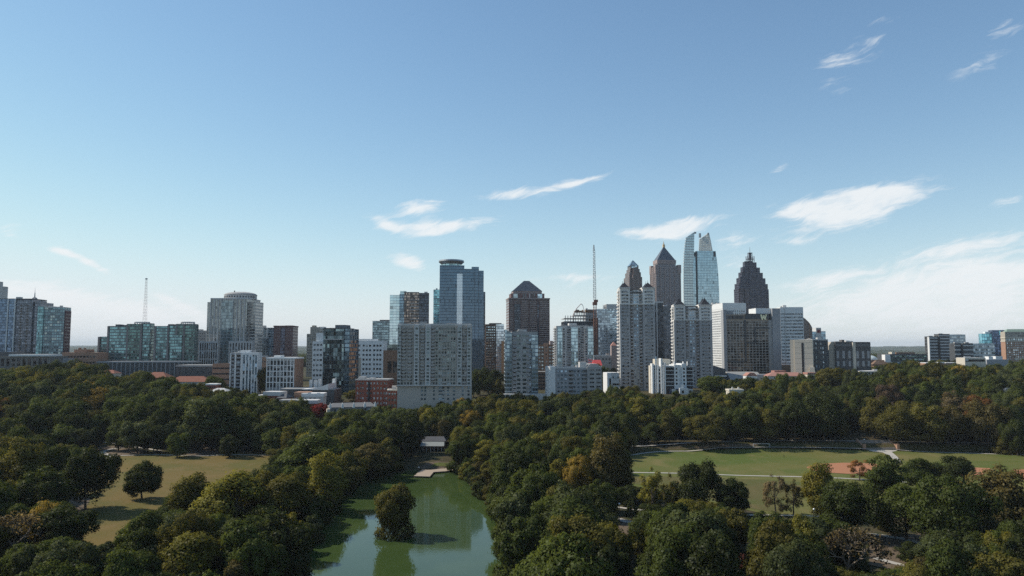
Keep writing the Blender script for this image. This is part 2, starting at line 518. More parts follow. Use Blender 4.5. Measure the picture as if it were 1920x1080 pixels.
def drape(name, poly, mtl, off=0.15, spacing=4.0, kind="structure"):
    """a polygon laid on the ground mesh"""
    poly = [np.array(p, float) for p in poly]
    pts = []
    n = len(poly)
    for i in range(n):
        a, b = poly[i], poly[(i + 1) % n]
        k = max(1, int(np.linalg.norm(b - a) / spacing))
        for q in range(k): pts.append(a + (b - a) * q / k)
    nb = len(pts)
    P = np.array(pts)
    gx, gy = np.meshgrid(np.arange(P[:, 0].min(), P[:, 0].max(), spacing), np.arange(P[:, 1].min(), P[:, 1].max(), spacing))
    gx, gy = gx.ravel(), gy.ravel()
    ok = sdist(np.array(poly), gx, gy) < -spacing * 0.45
    allp = [Vector(p) for p in pts] + [Vector((a, b)) for a, b in zip(gx[ok], gy[ok])]
    edges = [(i, (i + 1) % nb) for i in range(nb)]
    v2, _, f2, *_ = mgeo.delaunay_2d_cdt(allp, edges, [], 1, 0.01)
    me = bpy.data.meshes.new(name)
    me.from_pydata([(v.x, v.y, gz(v.x, v.y) + off) for v in v2], [], [tuple(f) for f in f2])
    me.update()
    if sum(p.normal.z for p in me.polygons) < 0:
        me.flip_normals()
    me.materials.append(mtl)
    o = bpy.data.objects.new(name, me); COL.objects.link(o); tag(o, kind=kind)
    return o

def chaikin(pts, n=2):
    pts = [np.array(p, float) for p in pts]
    for _ in range(n):
        out = [pts[0]]
        for a, b in zip(pts[:-1], pts[1:]): out += [a * .75 + b * .25, a * .25 + b * .75]
        out.append(pts[-1]); pts = out
    return pts
PATHS = []
def ribbon(name, pts, width, mtl, off=0.25, kind="structure"):
    pts = chaikin(pts); dense = []
    for a, b in zip(pts[:-1], pts[1:]):
        k = max(1, int(np.linalg.norm(b - a) / 2.5))
        dense += [a + (b - a) * q / k for q in range(k)]
    dense.append(pts[-1])
    mbb = MB(); L = []; Rr = []
    for i, p in enumerate(dense):
        t_ = dense[min(i + 1, len(dense) - 1)] - dense[max(i - 1, 0)]
        nn = np.array([-t_[1], t_[0]]) / (np.linalg.norm(t_) + 1e-9) * width / 2
        l, r = p + nn, p - nn
        z = max(gz(*l), gz(*r), gz(*p)) + off
        L.append((l[0], l[1], z)); Rr.append((r[0], r[1], z))
    for i in range(len(dense) - 1):
        mbb.face([Rr[i], Rr[i + 1], L[i + 1], L[i]])
    PATHS.append((np.array(dense), width / 2))
    o = mbb.build(name, mtl); tag(o, kind=kind)
    return o

def mat_grass(name, c1, c2, c3, sc=0.03):
    m_ = bpy.data.materials.new(name); m_.use_nodes = True
    t = NT(m_.node_tree); b = t.n['Principled BSDF']
    geo = t.new('ShaderNodeNewGeometry'); P = geo.outputs['Position']
    a, _ = t.noise(P, sc, 5.0, 0.6, 0.6); c, _ = t.noise(t.vm('MULTIPLY', P, (1.0, .5, 1.0)), sc * 5, 4.0); f, _ = t.noise(P, 1.2, 4.0)
    col = t.mix(t.step(a, .36, .64), c1, c2)
    col = t.mix(t.m('MULTIPLY', t.step(c, .48, .75), .75), col, c3)
    k = t.m('MULTIPLY_ADD', f, 0.6, 0.70)
    s_ = t.vm('SCALE', col); t.l.new(k, s_.node.inputs['Scale'])
    t.put(b.inputs['Base Color'], s_)
    b.inputs['Roughness'].default_value = 0.95; b.inputs['Specular IOR Level'].default_value = 0.1
    return m_

G = ground_at
M_MEADOW = mat_grass("dry_meadow_grass", (0.150, 0.108, 0.035), (0.110, 0.098, 0.028), (0.178, 0.124, 0.052))
M_FIELD = mat_grass("mown_field_grass", (0.082, 0.108, 0.024), (0.130, 0.122, 0.038), (0.180, 0.145, 0.060), 0.014)
M_DIRT = mat_plain("bare_park_soil", (0.115, 0.082, 0.050), 0.95, .25, .3)
M_PATH = mat_plain("pale_concrete_path", (0.42, 0.39, 0.34), 0.9, .12, .4)
M_ASPH = mat_plain("asphalt", (0.055, 0.055, 0.057), 0.9, .15, .4)
M_CLAY = mat_plain("red_infield_clay", (0.36, 0.155, 0.075), 0.95, .12, .25)

MEADOW = [G(*p) for p in [(150, 857), (200, 852), (300, 850), (400, 852), (520, 850), (540, 856), (500, 885), (440, 905), (360, 915), (330, 935), (300, 965),
                          (240, 1000), (190, 1040), (120, 1030), (110, 975), (120, 930), (170, 895), (150, 875)]]
drape("meadow", MEADOW, M_MEADOW)
FIELD = [G(*p) for p in [(1120, 866), (1185, 851), (1300, 844), (1420, 841), (1600, 843.5), (1720, 846), (1935, 853), (2000, 858), (2000, 925), (1905, 945), (1640, 975), (1450, 968), (1300, 935), (1180, 910), (1120, 905)]]
drape("playing_field", FIELD, M_FIELD)
drape("dry_grass", [G(*p) for p in [(1120, 892), (1190, 893), (1300, 896), (1440, 900), (1520, 906), (1500, 935), (1460, 962), (1380, 950), (1300, 928), (1180, 906)]], mat_grass("dry_field_grass", (0.105, 0.092, 0.034), (0.088, 0.096, 0.028), (0.15, 0.112, 0.05)), 0.2)
BANK = [G(*p) for p in [(1180, 846), (1300, 834), (1420, 828.5), (1600, 830), (1640, 831), (1900, 836), (1990, 839), (1990, 855), (1900, 850), (1720, 844), (1600, 841.5), (1420, 839), (1300, 842), (1190, 848.5)]]
drape("grass_bank", BANK, mat_grass("bank_grass", (0.05, 0.055, 0.018), (0.085, 0.07, 0.028), (0.10, 0.075, 0.04)), 0.12, 2.5)
DIRTS = [[(330, 838), (400, 832), (440, 845), (380, 856), (330, 852)], [(180, 838), (250, 836), (275, 850), (210, 858), (175, 850)], [(120, 930), (170, 935), (150, 975), (110, 965)],
         [(1150, 985), (1190, 975), (1210, 1010), (1175, 1080), (1130, 1090), (1140, 1030)], [(1630, 1010), (1740, 1000), (1770, 1040), (1700, 1075), (1630, 1060)],
         [(1265, 842), (1330, 834), (1420, 832), (1420, 836), (1300, 842)], [(800, 868), (860, 868), (862, 876), (840, 882), (780, 882)]]
for q in DIRTS:
    drape("bare_soil", [G(*p) for p in q], M_DIRT, 0.2, 3.0)
# paths
ribbon("path", [G(*p) for p in [(1100, 872), (1190, 851), (1300, 844), (1420, 841), (1600, 843.5), (1630, 845)]], 2.6, M_PATH)
ribbon("path", [G(*p) for p in [(1680, 845.5), (1740, 848), (1920, 853.5), (2000, 857)]], 2.4, M_PATH, 0.27)
ribbon("path", [G(*p) for p in [(1100, 884), (1190, 887), (1300, 889), (1420, 893), (1560, 896), (1700, 905)]], 2.0, M_PATH, 0.26)
ribbon("path", [G(*p) for p in [(1400, 967), (1470, 967), (1560, 970), (1640, 980)]], 2.0, M_PATH, 0.28)
ribbon("path", [G(*p) for p in [(1110, 960), (1150, 973), (1190, 982), (1260, 990)]], 3.6, M_PATH, 0.3)
ribbon("path", [G(*p) for p in [(1150, 951), (1200, 958), (1260, 960), (1380, 955)]], 2.2, M_PATH, 0.29)
ribbon("path", [G(*p) for p in [(1585, 1000), (1660, 1005), (1730, 1020), (1800, 1050)]], 3.0, M_PATH, 0.31)
ribbon("path", [G(*p) for p in [(1640, 1048), (1700, 1064), (1790, 1075)]], 2.5, M_PATH, 0.32)
ribbon("path", [G(*p) for p in [(1480, 1000), (1440, 1020), (1400, 1064), (1340, 1085)]], 2.5, M_PATH, 0.33)
ribbon("path", [G(*p) for p in [(260, 836), (205, 843), (188, 850), (215, 856), (180, 862), (150, 865)]], 3.0, M_PATH, 0.34)
ribbon("path", [G(*p) for p in [(215, 856), (290, 853), (370, 857), (430, 853), (520, 855)]], 1.8, M_PATH, 0.35)
ribbon("path", [G(*p) for p in [(60, 826), (120, 824), (200, 830), (300, 846)]], 2.4, M_PATH, 0.36)
ribbon("road", [G(*p) for p in [(1180, 838), (1300, 831), (1400, 827), (1500, 826), (1620, 828), (1760, 831), (1900, 834), (2000, 836)]], 3.4, M_PATH, 0.3)
ribbon("road", [G(*p) for p in [(395, 842), (450, 841), (520, 838), (600, 835)]], 5.0, M_ASPH, 0.3)
plaza = [G(*p) for p in [(1622, 844), (1683, 845.5), (1672, 848.5), (1682, 857), (1692, 868), (1681, 869), (1670, 857), (1655, 849.5), (1632, 847)]]
drape("path", plaza, M_PATH, 0.38, 2.0)
drape("infield", [G(*p) for p in [(1512, 877), (1530, 871), (1580, 868.5), (1632, 869.5), (1660, 873), (1662, 880), (1630, 888), (1590, 889.5), (1550, 887), (1520, 882)]], M_CLAY, 0.3, 3.0)
drape("infield", [G(*p) for p in [(1795, 879), (1820, 877), (1855, 879), (1862, 883), (1840, 891), (1805, 893), (1792, 887)]], M_CLAY, 0.3, 3.0)
drape("infield", [G(*p) for p in [(1900, 882), (1925, 881), (1960, 890), (1950, 905), (1915, 900)]], M_CLAY, 0.3, 3.0)

# ------------------------------------------------------------------ buildings
FOOTPRINTS = []
W_DARK = mat_window('dark_pane', (0.060, 0.075, 0.090), metal=0.5, curtain=.12, bright=(.34, .36, .36))
W_BLUE = mat_window('blue_pane', (0.16, 0.24, 0.32), metal=0.65, curtain=.08)
W_TEAL = mat_window('teal_pane', (0.095, 0.135, 0.145), metal=0.55, curtain=.14, bright=(.36, .42, .42))
W_BLACK = mat_window('black_pane', (0.030, 0.034, 0.040), metal=0.3, curtain=.04)
W_PALE = mat_window('pale_pane', (0.36, 0.46, 0.52), metal=0.7, curtain=.2)
M_CONC = mat_plain('grey_concrete', (0.37, 0.36, 0.345), .85, .10, .08)
M_LCONC = mat_plain('light_concrete', (0.53, 0.52, 0.50), .85, .08, .08)
M_WHITE = mat_plain('white_painted_concrete', (0.72, 0.72, 0.70), .8, .06, .08)
M_BLUEGREY = mat_plain('blue_grey_concrete', (0.315, 0.32, 0.33), .8, .07, .08)
M_DGREY = mat_plain('dark_grey_panel', (0.075, 0.08, 0.085), .6, .1, .1)
M_BLACK = mat_plain('black_roof_slate', (0.022, 0.022, 0.026), .6, .15, .5)
M_BEIGE = mat_plain('beige_stone', (0.42, 0.37, 0.30), .85, .08, .08)
M_BROWN = mat_plain('brown_brick', (0.20, 0.125, 0.085), .9, .12, .15)
M_PINK = mat_plain('pink_granite', (0.33, 0.26, 0.24), .7, .06, .08)
M_REDGR = mat_plain('red_brown_granite', (0.155, 0.085, 0.078), .6, .08, .08)
M_DRED = mat_plain('dark_red_brick', (0.115, 0.055, 0.055), .8, .08, .1)
M_BRICK = mat_plain('red_brick', (0.26, 0.085, 0.055), .9, .14, .3)
M_ORANGE = mat_plain('orange_stucco', (0.46, 0.22, 0.10), .9, .06, .1)
M_TAN = mat_plain('tan_brick', (0.36, 0.21, 0.14), .9, .1, .2)
M_ROOFG = mat_plain('grey_flat_roof', (0.30, 0.30, 0.29), .95, .15, .15)
M_ROOFD = mat_plain('dark_flat_roof', (0.11, 0.11, 0.115), .95, .15, .2)
M_ROOFW = mat_plain('white_flat_roof', (0.74, 0.73, 0.70), .9, .08, .2)
M_TILE = mat_plain('red_roof_tile', (0.23, 0.085, 0.052), .9, .15, .5)
M_PTILE = mat_plain('pink_roof_tile', (0.36, 0.18, 0.14), .9, .12, .5)
M_METAL = mat_plain('grey_metal', (0.34, 0.35, 0.36), .45, .1, .3, metal=.6)
M_WMET = mat_plain('white_steel', (0.66, 0.66, 0.66), .5, .06, .3)
M_RUST = mat_plain('orange_red_steel', (0.22, 0.10, 0.065), .7, .12, .4)
M_CREAM = mat_plain('cream_stone', (0.60, 0.54, 0.44), .85, .08, .1)
M_GREENR = mat_plain('green_copper_roof', (0.22, 0.30, 0.24), .7, .1, .3)
M_SLATE = mat_plain('blue_grey_roof_metal', (0.115, 0.13, 0.15), .5, .08, .2, metal=.3)
M_YELL = mat_plain('yellow_sign', (0.92, 0.86, 0.55), .6, .03, .2)
M_MAROON = mat_plain('maroon_sign', (0.22, 0.03, 0.03), .7, .05, .2)

def proj_t(px, py=640.0):
    return ray(px, py)[0]

class Bld:
    """one building: an Empty at its front left corner; x runs along the front, y away from the viewer, z up"""
    def __init__(s, name, label, xl, xr, D, dep=22.0, a=0.0, cat='building', base=None, group=None, py=640.0):
        s.a = R(a); s.D = D; s.py = py
        t0 = proj_t(xl, py); s.p0 = (t0 * D, D)
        s.z0 = (gz(s.p0[0], D) if base is None else base)
        s.w = s.sx(xr); s.dep = dep
        s.e = empty(name, (s.p0[0], D, s.z0), s.a)
        tag(s.e, label, cat, group)
        s.cnt = {}; s.over = {}; s.cache = {}
        c, q = math.cos(s.a), math.sin(s.a)
        FOOTPRINTS.append(np.array([(s.p0[0] + c * x - q * y, D + q * x + c * y) for x, y in ((0, 0), (s.w, 0), (s.w, dep), (0, dep))]))
    def sx(s, px, py=None):
        t = proj_t(px, s.py if py is None else py)
        return (t * s.D - s.p0[0]) / (math.cos(s.a) - t * math.sin(s.a))
    def zt(s, py, px=None, x=0.0):
        """local height of a pixel row at the front face (x along it)"""
        d = s.D + math.sin(s.a) * x
        return CAM_Z + ray(960 if px is None else px, py)[1] * d - s.z0
    # parts
    def box(s, name, x0, x1, y0, y1, z0, z1, mtl):
        m_ = MB(); m_.box(x0, x1, y0, y1, z0, z1); return m_.build(name, mtl, s.e)
    def multi(s, name, boxes, mtl, label=None):
        m_ = MB()
        for b in boxes: m_.box(*b)
        o = m_.build(name, mtl, s.e)
        if label: o['label'] = label
        return o
    def tiled(s, name, mesh_, mtl, locs, rz=0.0, cap=100):
        """the same little mesh at many places: up to cap objects, the rest one mesh"""
        n = s.cnt.get(name, 0)
        for L in locs:
            if n < cap:
                o = bpy.data.objects.new(name, mesh_); COL.objects.link(o); o.parent = s.e; o.location = L; o.rotation_euler = (0, 0, rz)
                n += 1
            else:
                s.over.setdefault((name, mtl.name), MB())
                mb_ = s.over[(name, mtl.name)]; b = len(mb_.v); c, q = math.cos(rz), math.sin(rz)
                for v in mesh_.vertices:
                    mb_.v.append((L[0] + c * v.co.x - q * v.co.y, L[1] + q * v.co.x + c * v.co.y, L[2] + v.co.z))
                for p in mesh_.polygons:
                    mb_.f.append(tuple(b + i for i in p.vertices)); mb_.mi.append(0)
        s.cnt[name] = n
    def place(s, face, u, z, out=0.0):
        """point on a face: F front, L left side, R right side; u metres along it from its left end as one looks at it"""
        if face == 'F': return (u, -out, z), 0.0
        if face == 'L': return (-out, s.dep - u, z), -math.pi / 2
        return (s.w + out, u, z), math.pi / 2
    def win(s, face, us, zs, ww, wh, mtl=None, name='window', y=0.0, x=None, proud=0.06):
        mtl = mtl or W_DARK
        key = (name, round(ww, 2), round(wh, 2), mtl.name)
        if key not in s.cache:
            m_ = MB(); m_.box(-ww / 2, ww / 2, -proud, .25, -wh / 2, wh / 2); s.cache[key] = m_.mesh(name, mtl)
        locs = []
        for z in zs:
            for u in us:
                p, rz = s.place(face, u, z)
                p = list(p)
                if face == 'F': p[1] += y
                elif x is not None: p[0] = x
                locs.append(tuple(p))
        s.tiled(name, s.cache[key], mtl, locs, 0.0 if face == 'F' else (-math.pi / 2 if face == 'L' else math.pi / 2))
    def bands(s, face, u0, u1, zs, h, mtl=None, name='window_band', y=0.0, proud=0.08):
        s.win(face, [(u0 + u1) / 2], zs, abs(u1 - u0), h, mtl or W_DARK, name, y=y, proud=proud)
    def fins(s, face, us, z0, z1, w, mtl, name='pier', y=0.0, proud=.5):
        key = (name, w, round(z1 - z0, 2), mtl.name, proud)
        if key not in s.cache:
            m_ = MB(); m_.box(-w / 2, w / 2, -proud, .3, 0, z1 - z0); s.cache[key] = m_.mesh(name, mtl)
        locs = []
        for u in us:
            p, rz = s.place(face, u, z0); p = list(p)
            if face == 'F': p[1] += y
            locs.append(tuple(p))
        s.tiled(name, s.cache[key], mtl, locs, 0.0 if face == 'F' else (-math.pi / 2 if face == 'L' else math.pi / 2))
    def balc(s, face, us, zs, w, d, mtl, y=0.0, rail=1.0):
        """balcony: slab and parapet in one"""
        key = ('balcony', round(w, 2), d, mtl.name)
        if key not in s.cache:
            m_ = MB(); m_.box(-w / 2, w / 2, -d, .2, 0, .22); m_.box(-w / 2, w / 2, -d, -d + .12, .22, rail)
            m_.box(-w / 2, -w / 2 + .12, -d + .12, .2, .22, rail); m_.box(w / 2 - .12, w / 2, -d + .12, .2, .22, rail)
            s.cache[key] = m_.mesh('balcony', mtl)
        locs = []
        for z in zs:
            for u in us:
                p, rz = s.place(face, u, z); p = list(p)
                if face == 'F': p[1] += y
                locs.append(tuple(p))
        s.tiled('balcony', s.cache[key], mtl, locs, 0.0 if face == 'F' else (-math.pi / 2 if face == 'L' else math.pi / 2))
    def roof(s, x0, x1, y0, y1, z, mtl=None, par=None, units=2, seed=1, ph=1.0):
        """flat roof: deck, parapet and plant boxes"""
        rr = random.Random(seed + int(abs(s.p0[0])))
        s.box('roof', x0 + .45, x1 - .45, y0 + .45, y1 - .45, z - .2, z + .12, mtl or M_ROOFG)
        if par is not None:
            s.multi('parapet', [(x0, x1, y0, y0 + .4, z, z + ph), (x0, x1, y1 - .4, y1, z, z + ph), (x0, x0 + .4, y0 + .4, y1 - .4, z, z + ph), (x1 - .4, x1, y0 + .4, y1 - .4, z, z + ph)], par)
        for _ in range(units):
            w, d, h = rr.uniform(2, 6), rr.uniform(2, 5), rr.uniform(1.2, 3.2)
            if x1 - x0 < w + 3 or y1 - y0 < d + 3: continue
            x = rr.uniform(x0 + 1, x1 - w - 1); y = rr.uniform(y0 + 1, y1 - d - 1)
            s.box('rooftop_unit', x, x + w, y, y + d, z + .12, z + h, rr.choice([M_METAL, M_LCONC, M_CONC]))
    def done(s):
        for (name, mn), mb_ in s.over.items():
            o = mb_.build(name, MATS[mn], s.e); o['kind'] = 'stuff'
        return s.e

def lin(a, b, n, edge=.5):
    """n centres evenly spread over a..b"""
    st = (b - a) / n
    return [a + st * (i + edge) for i in range(n)]
BASE = -6.0

def wall_box(b, x0, x1, y0, y1, z1, mtl, name='wall', z0=BASE):
    return b.box(name, x0, x1, y0, y1, z0, z1, mtl)

# ---- far left edge
b = Bld('skyscraper', 'grey tower cut off by the left edge of the view', -40, -3, 2200, 40, py=560)
zt = b.zt(562, 5); wall_box(b, 0, b.w, 0, 40, b.zt(536), M_CONC); b.box('crown', 4, b.w - 9, 4, 30, b.zt(536), b.zt(527), M_CONC)
m_ = MB(); m_.tube((b.w * .6, 18, b.zt(528)), (b.w * .6, 18, b.zt(505)), 1.6, .3); m_.build('spire', M_METAL, b.e)
b.fins('F', lin(0, b.w, 14), 0, b.zt(537), 2.0, M_LCONC); b.fins('R', lin(0, 40, 9), 0, b.zt(537), 2.2, M_LCONC); b.done()

b = Bld('spire_tower', 'distant tower ending in a thin spire behind the blue glass tower', 44, 66, 1900, 28)
wall_box(b, 0, b.w, 0, 28, b.zt(572), M_CONC)
m_ = MB(); cx = b.sx(54.5); m_.frustum(0, b.w, 0, 28, b.zt(572), cx - 2.5, cx + 2.5, 11, 16, b.zt(557)); m_.build('roof', M_SLATE, b.e)
m_ = MB(); m_.tube((cx, 13.5, b.zt(557.5)), (cx, 13.5, b.zt(548)), 1.7, .9); m_.tube((cx, 13.5, b.zt(548)), (cx, 13.5, b.zt(538)), .5, .15); m_.build('spire', M_METAL, b.e)
b.bands('F', 1, b.w - 1, lin(6, b.zt(574), 16), 2.0); b.done()

CW_B2 = mat_curtain('blue_tower_glass', (0.11, 0.17, 0.26), (0.10, 0.13, 0.16), 1.5, 3.3, .06, .18, .8, var=.3)
b = Bld('glass_tower', 'blue and grey glass tower at the far left with two white vertical fins', -70, 70, 900, 30, a=2)
H = b.zt(561); xm = b.sx(25)
wall_box(b, 0, xm, 0, 30, H, CW_B2, 'glass_facade')
b.box('glass_facade', xm, b.sx(57), .8, 30, BASE, H - .5, mat_curtain('grey_blue_glass', (0.13, 0.155, 0.20), (0.14, 0.15, 0.165), 2.4, 3.3, .2, .28, .6, var=.4))
b.box('glass_facade', b.sx(57), b.w, 3.0, 30, BASE, b.zt(566), MATS['grey_blue_glass'])
for px in (12, 25): b.box('fin', b.sx(px) - .5, b.sx(px) + .5, -1.0, 0.6, 0, H + .6, M_WHITE)
for px in (34, 46): b.bands('F', b.sx(px), b.sx(px + 4), lin(4, H - 6, 26), 2.1, W_BLACK, y=.8)
b.roof(0, b.sx(57), .8, 30, H, M_ROOFD, M_DGREY, 3); b.box('podium', 4, b.sx(64), -6, -.1, BASE, b.zt(660), M_DGREY); b.done()

CW_B3 = mat_curtain('teal_grid_glass', (0.14, 0.24, 0.28), (0.20, 0.23, 0.25), 2.6, 3.2, .22, .34, .65, var=.4, alt=(.3, .38, .38), altp=.06)
b = Bld('glass_tower', 'teal grid-fronted tower with a dark right side, second from the left edge', 69, 118, 860, 16, a=6)
H = b.zt(577)
wall_box(b, 0, b.sx(80), -1.2, 15, b.zt(574.5), mat_curtain('plain_teal_glass', (0.15, 0.29, 0.33), (0.16, 0.26, 0.28), 1.6, 3.2, .07, .2, .75), 'glass_bay')
wall_box(b, b.sx(80), b.w, 0, 16, H, CW_B3, 'glass_facade'); b.box('side_wall', b.w, b.w + .6, 1.5, 15.5, BASE, b.zt(582), M_DRED)
b.win('R', lin(2, 15, 4), lin(4, b.zt(586), 20), 1.5, 1.7, W_DARK, x=b.w + .6)
b.roof(b.sx(80), b.w, 0, 16, H, M_ROOFG, M_LCONC, 3); b.box('penthouse', b.sx(84), b.sx(96), 4, 13, H, b.zt(574), M_LCONC); b.done()

b = Bld('low_block', 'low long grey block with a pale flat roof and dark openings, far left', -40, 96, 760, 30)
H = b.zt(668); wall_box(b, 0, b.w, 0, 30, H, mat_plain('dull_grey_brick', (0.20, 0.185, 0.165), .9, .1, .15)); b.box('canopy', b.sx(20), b.w, -2.0, 20, H, H + 2.0, M_ROOFW)
b.win('F', lin(b.sx(2), b.w - 2, 9), [H - 6.0], 3.2, 7.5, W_BLACK); b.box('penthouse', b.sx(-10), b.sx(18), 5, 25, H, b.zt(660), M_DGREY); b.done()

b = Bld('hotel_block', 'beige mid-rise with rows of small dark openings left of the teal complex', 117, 184, 800, 24, a=3)
H = b.zt(661); wall_box(b, 0, b.w, 0, 24, H, M_TAN); b.box('penthouse', b.sx(137), b.sx(160), 3, 20, H, b.zt(655), M_TAN)
b.box('chimney', b.sx(143), b.sx(146), 5, 8, b.zt(655), b.zt(652), M_TAN); b.box('chimney', b.sx(153), b.sx(155), 5, 8, b.zt(655), b.zt(652.5), M_TAN)
b.win('F', lin(2, b.w - 2, 10), lin(2, H - 1.2, 5), 2.3, 1.9, W_BLACK); b.done()
b = Bld('low_block', 'dark low block between the pale-roofed block and the beige mid-rise', 92, 120, 780, 20)
wall_box(b, 0, b.w, 0, 20, b.zt(672), M_BLUEGREY); b.bands('F', .8, b.w - .8, lin(1, b.zt(674), 3), 1.6, W_BLACK); b.roof(0, b.w, 0, 20, b.zt(672), M_ROOFD, None, 1); b.done()

# ---- teal twin complex
CW_T1 = mat_curtain('sea_green_glass', (0.155, 0.30, 0.33), (0.16, 0.18, 0.18), 2.0, 3.3, .10, .30, .72, var=.35)
CW_T2 = mat_curtain('dark_green_glass', (0.085, 0.17, 0.165), (0.13, 0.15, 0.14), 2.2, 3.3, .12, .34, .6, var=.5)
M_TFRAME = mat_plain('grey_brown_pier', (0.20, 0.19, 0.185), .8, .08, .1)
def teal_complex(label, cols, ring, pent, xl, xr, D):
    b = Bld('apartment_complex', label, xl, xr, D, 13, a=4)
    for (p0, p1, py, gm, y0) in cols:
        wall_box(b, b.sx(p0), b.sx(p1), y0, 13, b.zt(py), gm, 'glass_facade')
        b.box('roof', b.sx(p0) + .3, b.sx(p1) - .3, y0 + .4, 12.6, b.zt(py), b.zt(py) + .5, M_ROOFD)
    for px, py in pent:
        b.box('roof_cap', b.sx(px), b.sx(px + 9), 3, 12, b.zt(py + 4), b.zt(py), M_ROOFD)
    for (p0, p1, py) in cols and [(c[0], c[0] + 3.2, c[2] - .6) for c in cols]:
        b.box('pier', b.sx(p0), b.sx(p1), -1.0, 1.0, BASE, b.zt(py), M_TFRAME)
    r0, r1, rt_, rb = ring
    m_ = MB(); x0, x1 = b.sx(r0), b.sx(r1); zt_, zb = b.zt(rt_), b.zt(rb); n = 20; cx, cy_, rx, ry = (x0 + x1) / 2, 6.6, (x1 - x0) / 2, 5.8
    pr = [(cx + rx * math.cos(6.2832 * i / n), cy_ + ry * math.sin(6.2832 * i / n)) for i in range(n)]
    m_.prism(pr, zt_ - 1.0, zt_)
    for i in range(0, n): m_.tube((pr[i][0] * .98 + cx * .02, pr[i][1] * .98 + cy_ * .02, zb - .5), (pr[i][0] * .98 + cx * .02, pr[i][1] * .98 + cy_ * .02, zt_ - .9), .3, n=5)
    m_.build('roof_ring', M_LCONC, b.e)
    return b
b = teal_complex('stepped teal glass apartment block with a round roof ring, in front of the lattice mast',
    [(184, 201, 632, CW_T1, 1.5), (201, 237, 612, CW_T1, 0), (237, 263, 608, CW_T2, -.8), (263, 280, 606.5, CW_T1, .4)], (246, 275, 603, 607.5), [(213, 608), (224, 609)], 184, 280, 830)
b.done()
b = teal_complex('stepped teal glass apartment block with a round roof ring, left of the domed tower',
    [(289, 313, 612, CW_T1, 0), (313, 329, 611, CW_T1, .8), (329, 343, 608, CW_T2, -.8), (343, 364, 608, CW_T2, 0)], (334, 360, 603, 607.5), [(312, 607.5)], 289, 364, 830)
b.box('glass_bay', b.sx(330), b.sx(342), -2.4, -.9, BASE, b.zt(629), CW_T1); b.done()
b = Bld('apartment_block', 'grey slab seen in the slot between the two teal glass blocks', 276, 296, 880, 18)
wall_box(b, 0, b.w, 0, 18, b.zt(616), M_CONC); b.bands('F', .6, b.w - .6, lin(2, b.zt(618), 16), 1.5); b.roof(0, b.w, 0, 18, b.zt(616), M_ROOFD, None, 1); b.done()
b = Bld('podium_block', 'long low colonnaded podium at the foot of the teal glass blocks', 184, 366, 800, 22, a=4)
H = b.zt(680); wall_box(b, 0, b.w, 0, 22, H, M_DGREY); b.box('cornice', -.4, b.w + .4, -.8, 22, H, H + 1.4, M_BLUEGREY)
b.fins('F', lin(0, b.w, 22), BASE, H - .01, .8, M_BLUEGREY, proud=.6); b.done()
b = Bld('apartment_block', 'grey narrow block peeping out between the teal block and the domed tower', 364, 386, 980, 22)
wall_box(b, 0, b.w, 0, 22, b.zt(621), M_CONC); b.win('F', lin(1, b.w - 1, 5), lin(3, b.zt(623), 16), 1.6, 1.7); b.roof(0, b.w, 0, 22, b.zt(621), M_ROOFG, M_LCONC, 1); b.done()

def lattice(name, m, x, y, z0, z1, w0, w1, r, n, parent=None, face=4):
    """a square lattice mast from z0 to z1"""
    for i in range(n):
        f0, f1 = i / n, (i + 1) / n
        a_, c_ = w0 + (w1 - w0) * f0, w0 + (w1 - w0) * f1
        q0, q1 = z0 + (z1 - z0) * f0, z0 + (z1 - z0) * f1
        P0 = [(x + sx * a_ / 2, y + sy * a_ / 2, q0) for sx, sy in ((-1, -1), (1, -1), (1, 1), (-1, 1))]
        P1 = [(x + sx * c_ / 2, y + sy * c_ / 2, q1) for sx, sy in ((-1, -1), (1, -1), (1, 1), (-1, 1))]
        for k in range(4):
            j = (k + 1) % 4
            m.tube(P0[k], P1[k], r, n=4); m.tube(P1[k], P1[j], r * .7, n=4)
            m.tube(P0[k], P1[j], r * .6, n=4) if i % 2 else m.tube(P0[j], P1[k], r * .6, n=4)
e = empty('antenna_mast', (proj_t(270) * 1350, 1350, gz(proj_t(270) * 1350, 1350))); tag(e, 'very tall thin lattice antenna mast rising behind the teal glass blocks', 'mast')
zm = CAM_Z + ray(270, 524)[1] * 1350 - e.location.z
m_ = MB(); lattice('', m_, 0, 0, -2, zm, 8.4, 2.4, .12, 30); m_.build('lattice', mat_plain('red_white_steel', (0.46, 0.36, 0.34), .6, .1, .2), e)
m_ = MB(); m_.box(-1.4, 1.4, -1.4, 1.4, zm, zm + 2.4); m_.build('cap', M_METAL, e)

# ---- domed tower
CW_DOME = mat_curtain('grey_green_glass', (0.27, 0.30, 0.30), (0.52, 0.47, 0.42), 2.2, 3.9, .42, .12, .55, var=.25, dark=.1)
b = Bld('domed_tower', 'broad grey stone tower with stepped shoulders and a flat round dome', 385, 461, 920, 44, a=-2)
H = b.zt(561); Hs = b.zt(566)
wall_box(b, 0, b.sx(393), 2.5, 42, Hs, CW_DOME, 'wall'); wall_box(b, b.sx(393), b.w, 0, 44, H, CW_DOME, 'wall')
b.box('glass_bay', b.sx(414), b.sx(436), -1.2, -.05, 0, H - 2, mat_curtain('blue_grey_bay', (0.21, 0.27, 0.30), (0.25, 0.28, 0.30), 1.6, 3.9, .1, .14, .7, var=.2))
b.fins('F', [b.sx(p) for p in (393.5, 401, 408, 414, 436, 443, 450, 457)], 0, H, .9, M_LCONC, proud=.9)
b.box('side_wall', b.w, b.w + 8, 8, 34, BASE, b.zt(565), mat_curtain('grey_stone_side', (0.30, 0.32, 0.32), (0.52, 0.48, 0.43), 3.0, 3.9, .2, .5, .4, var=.2))
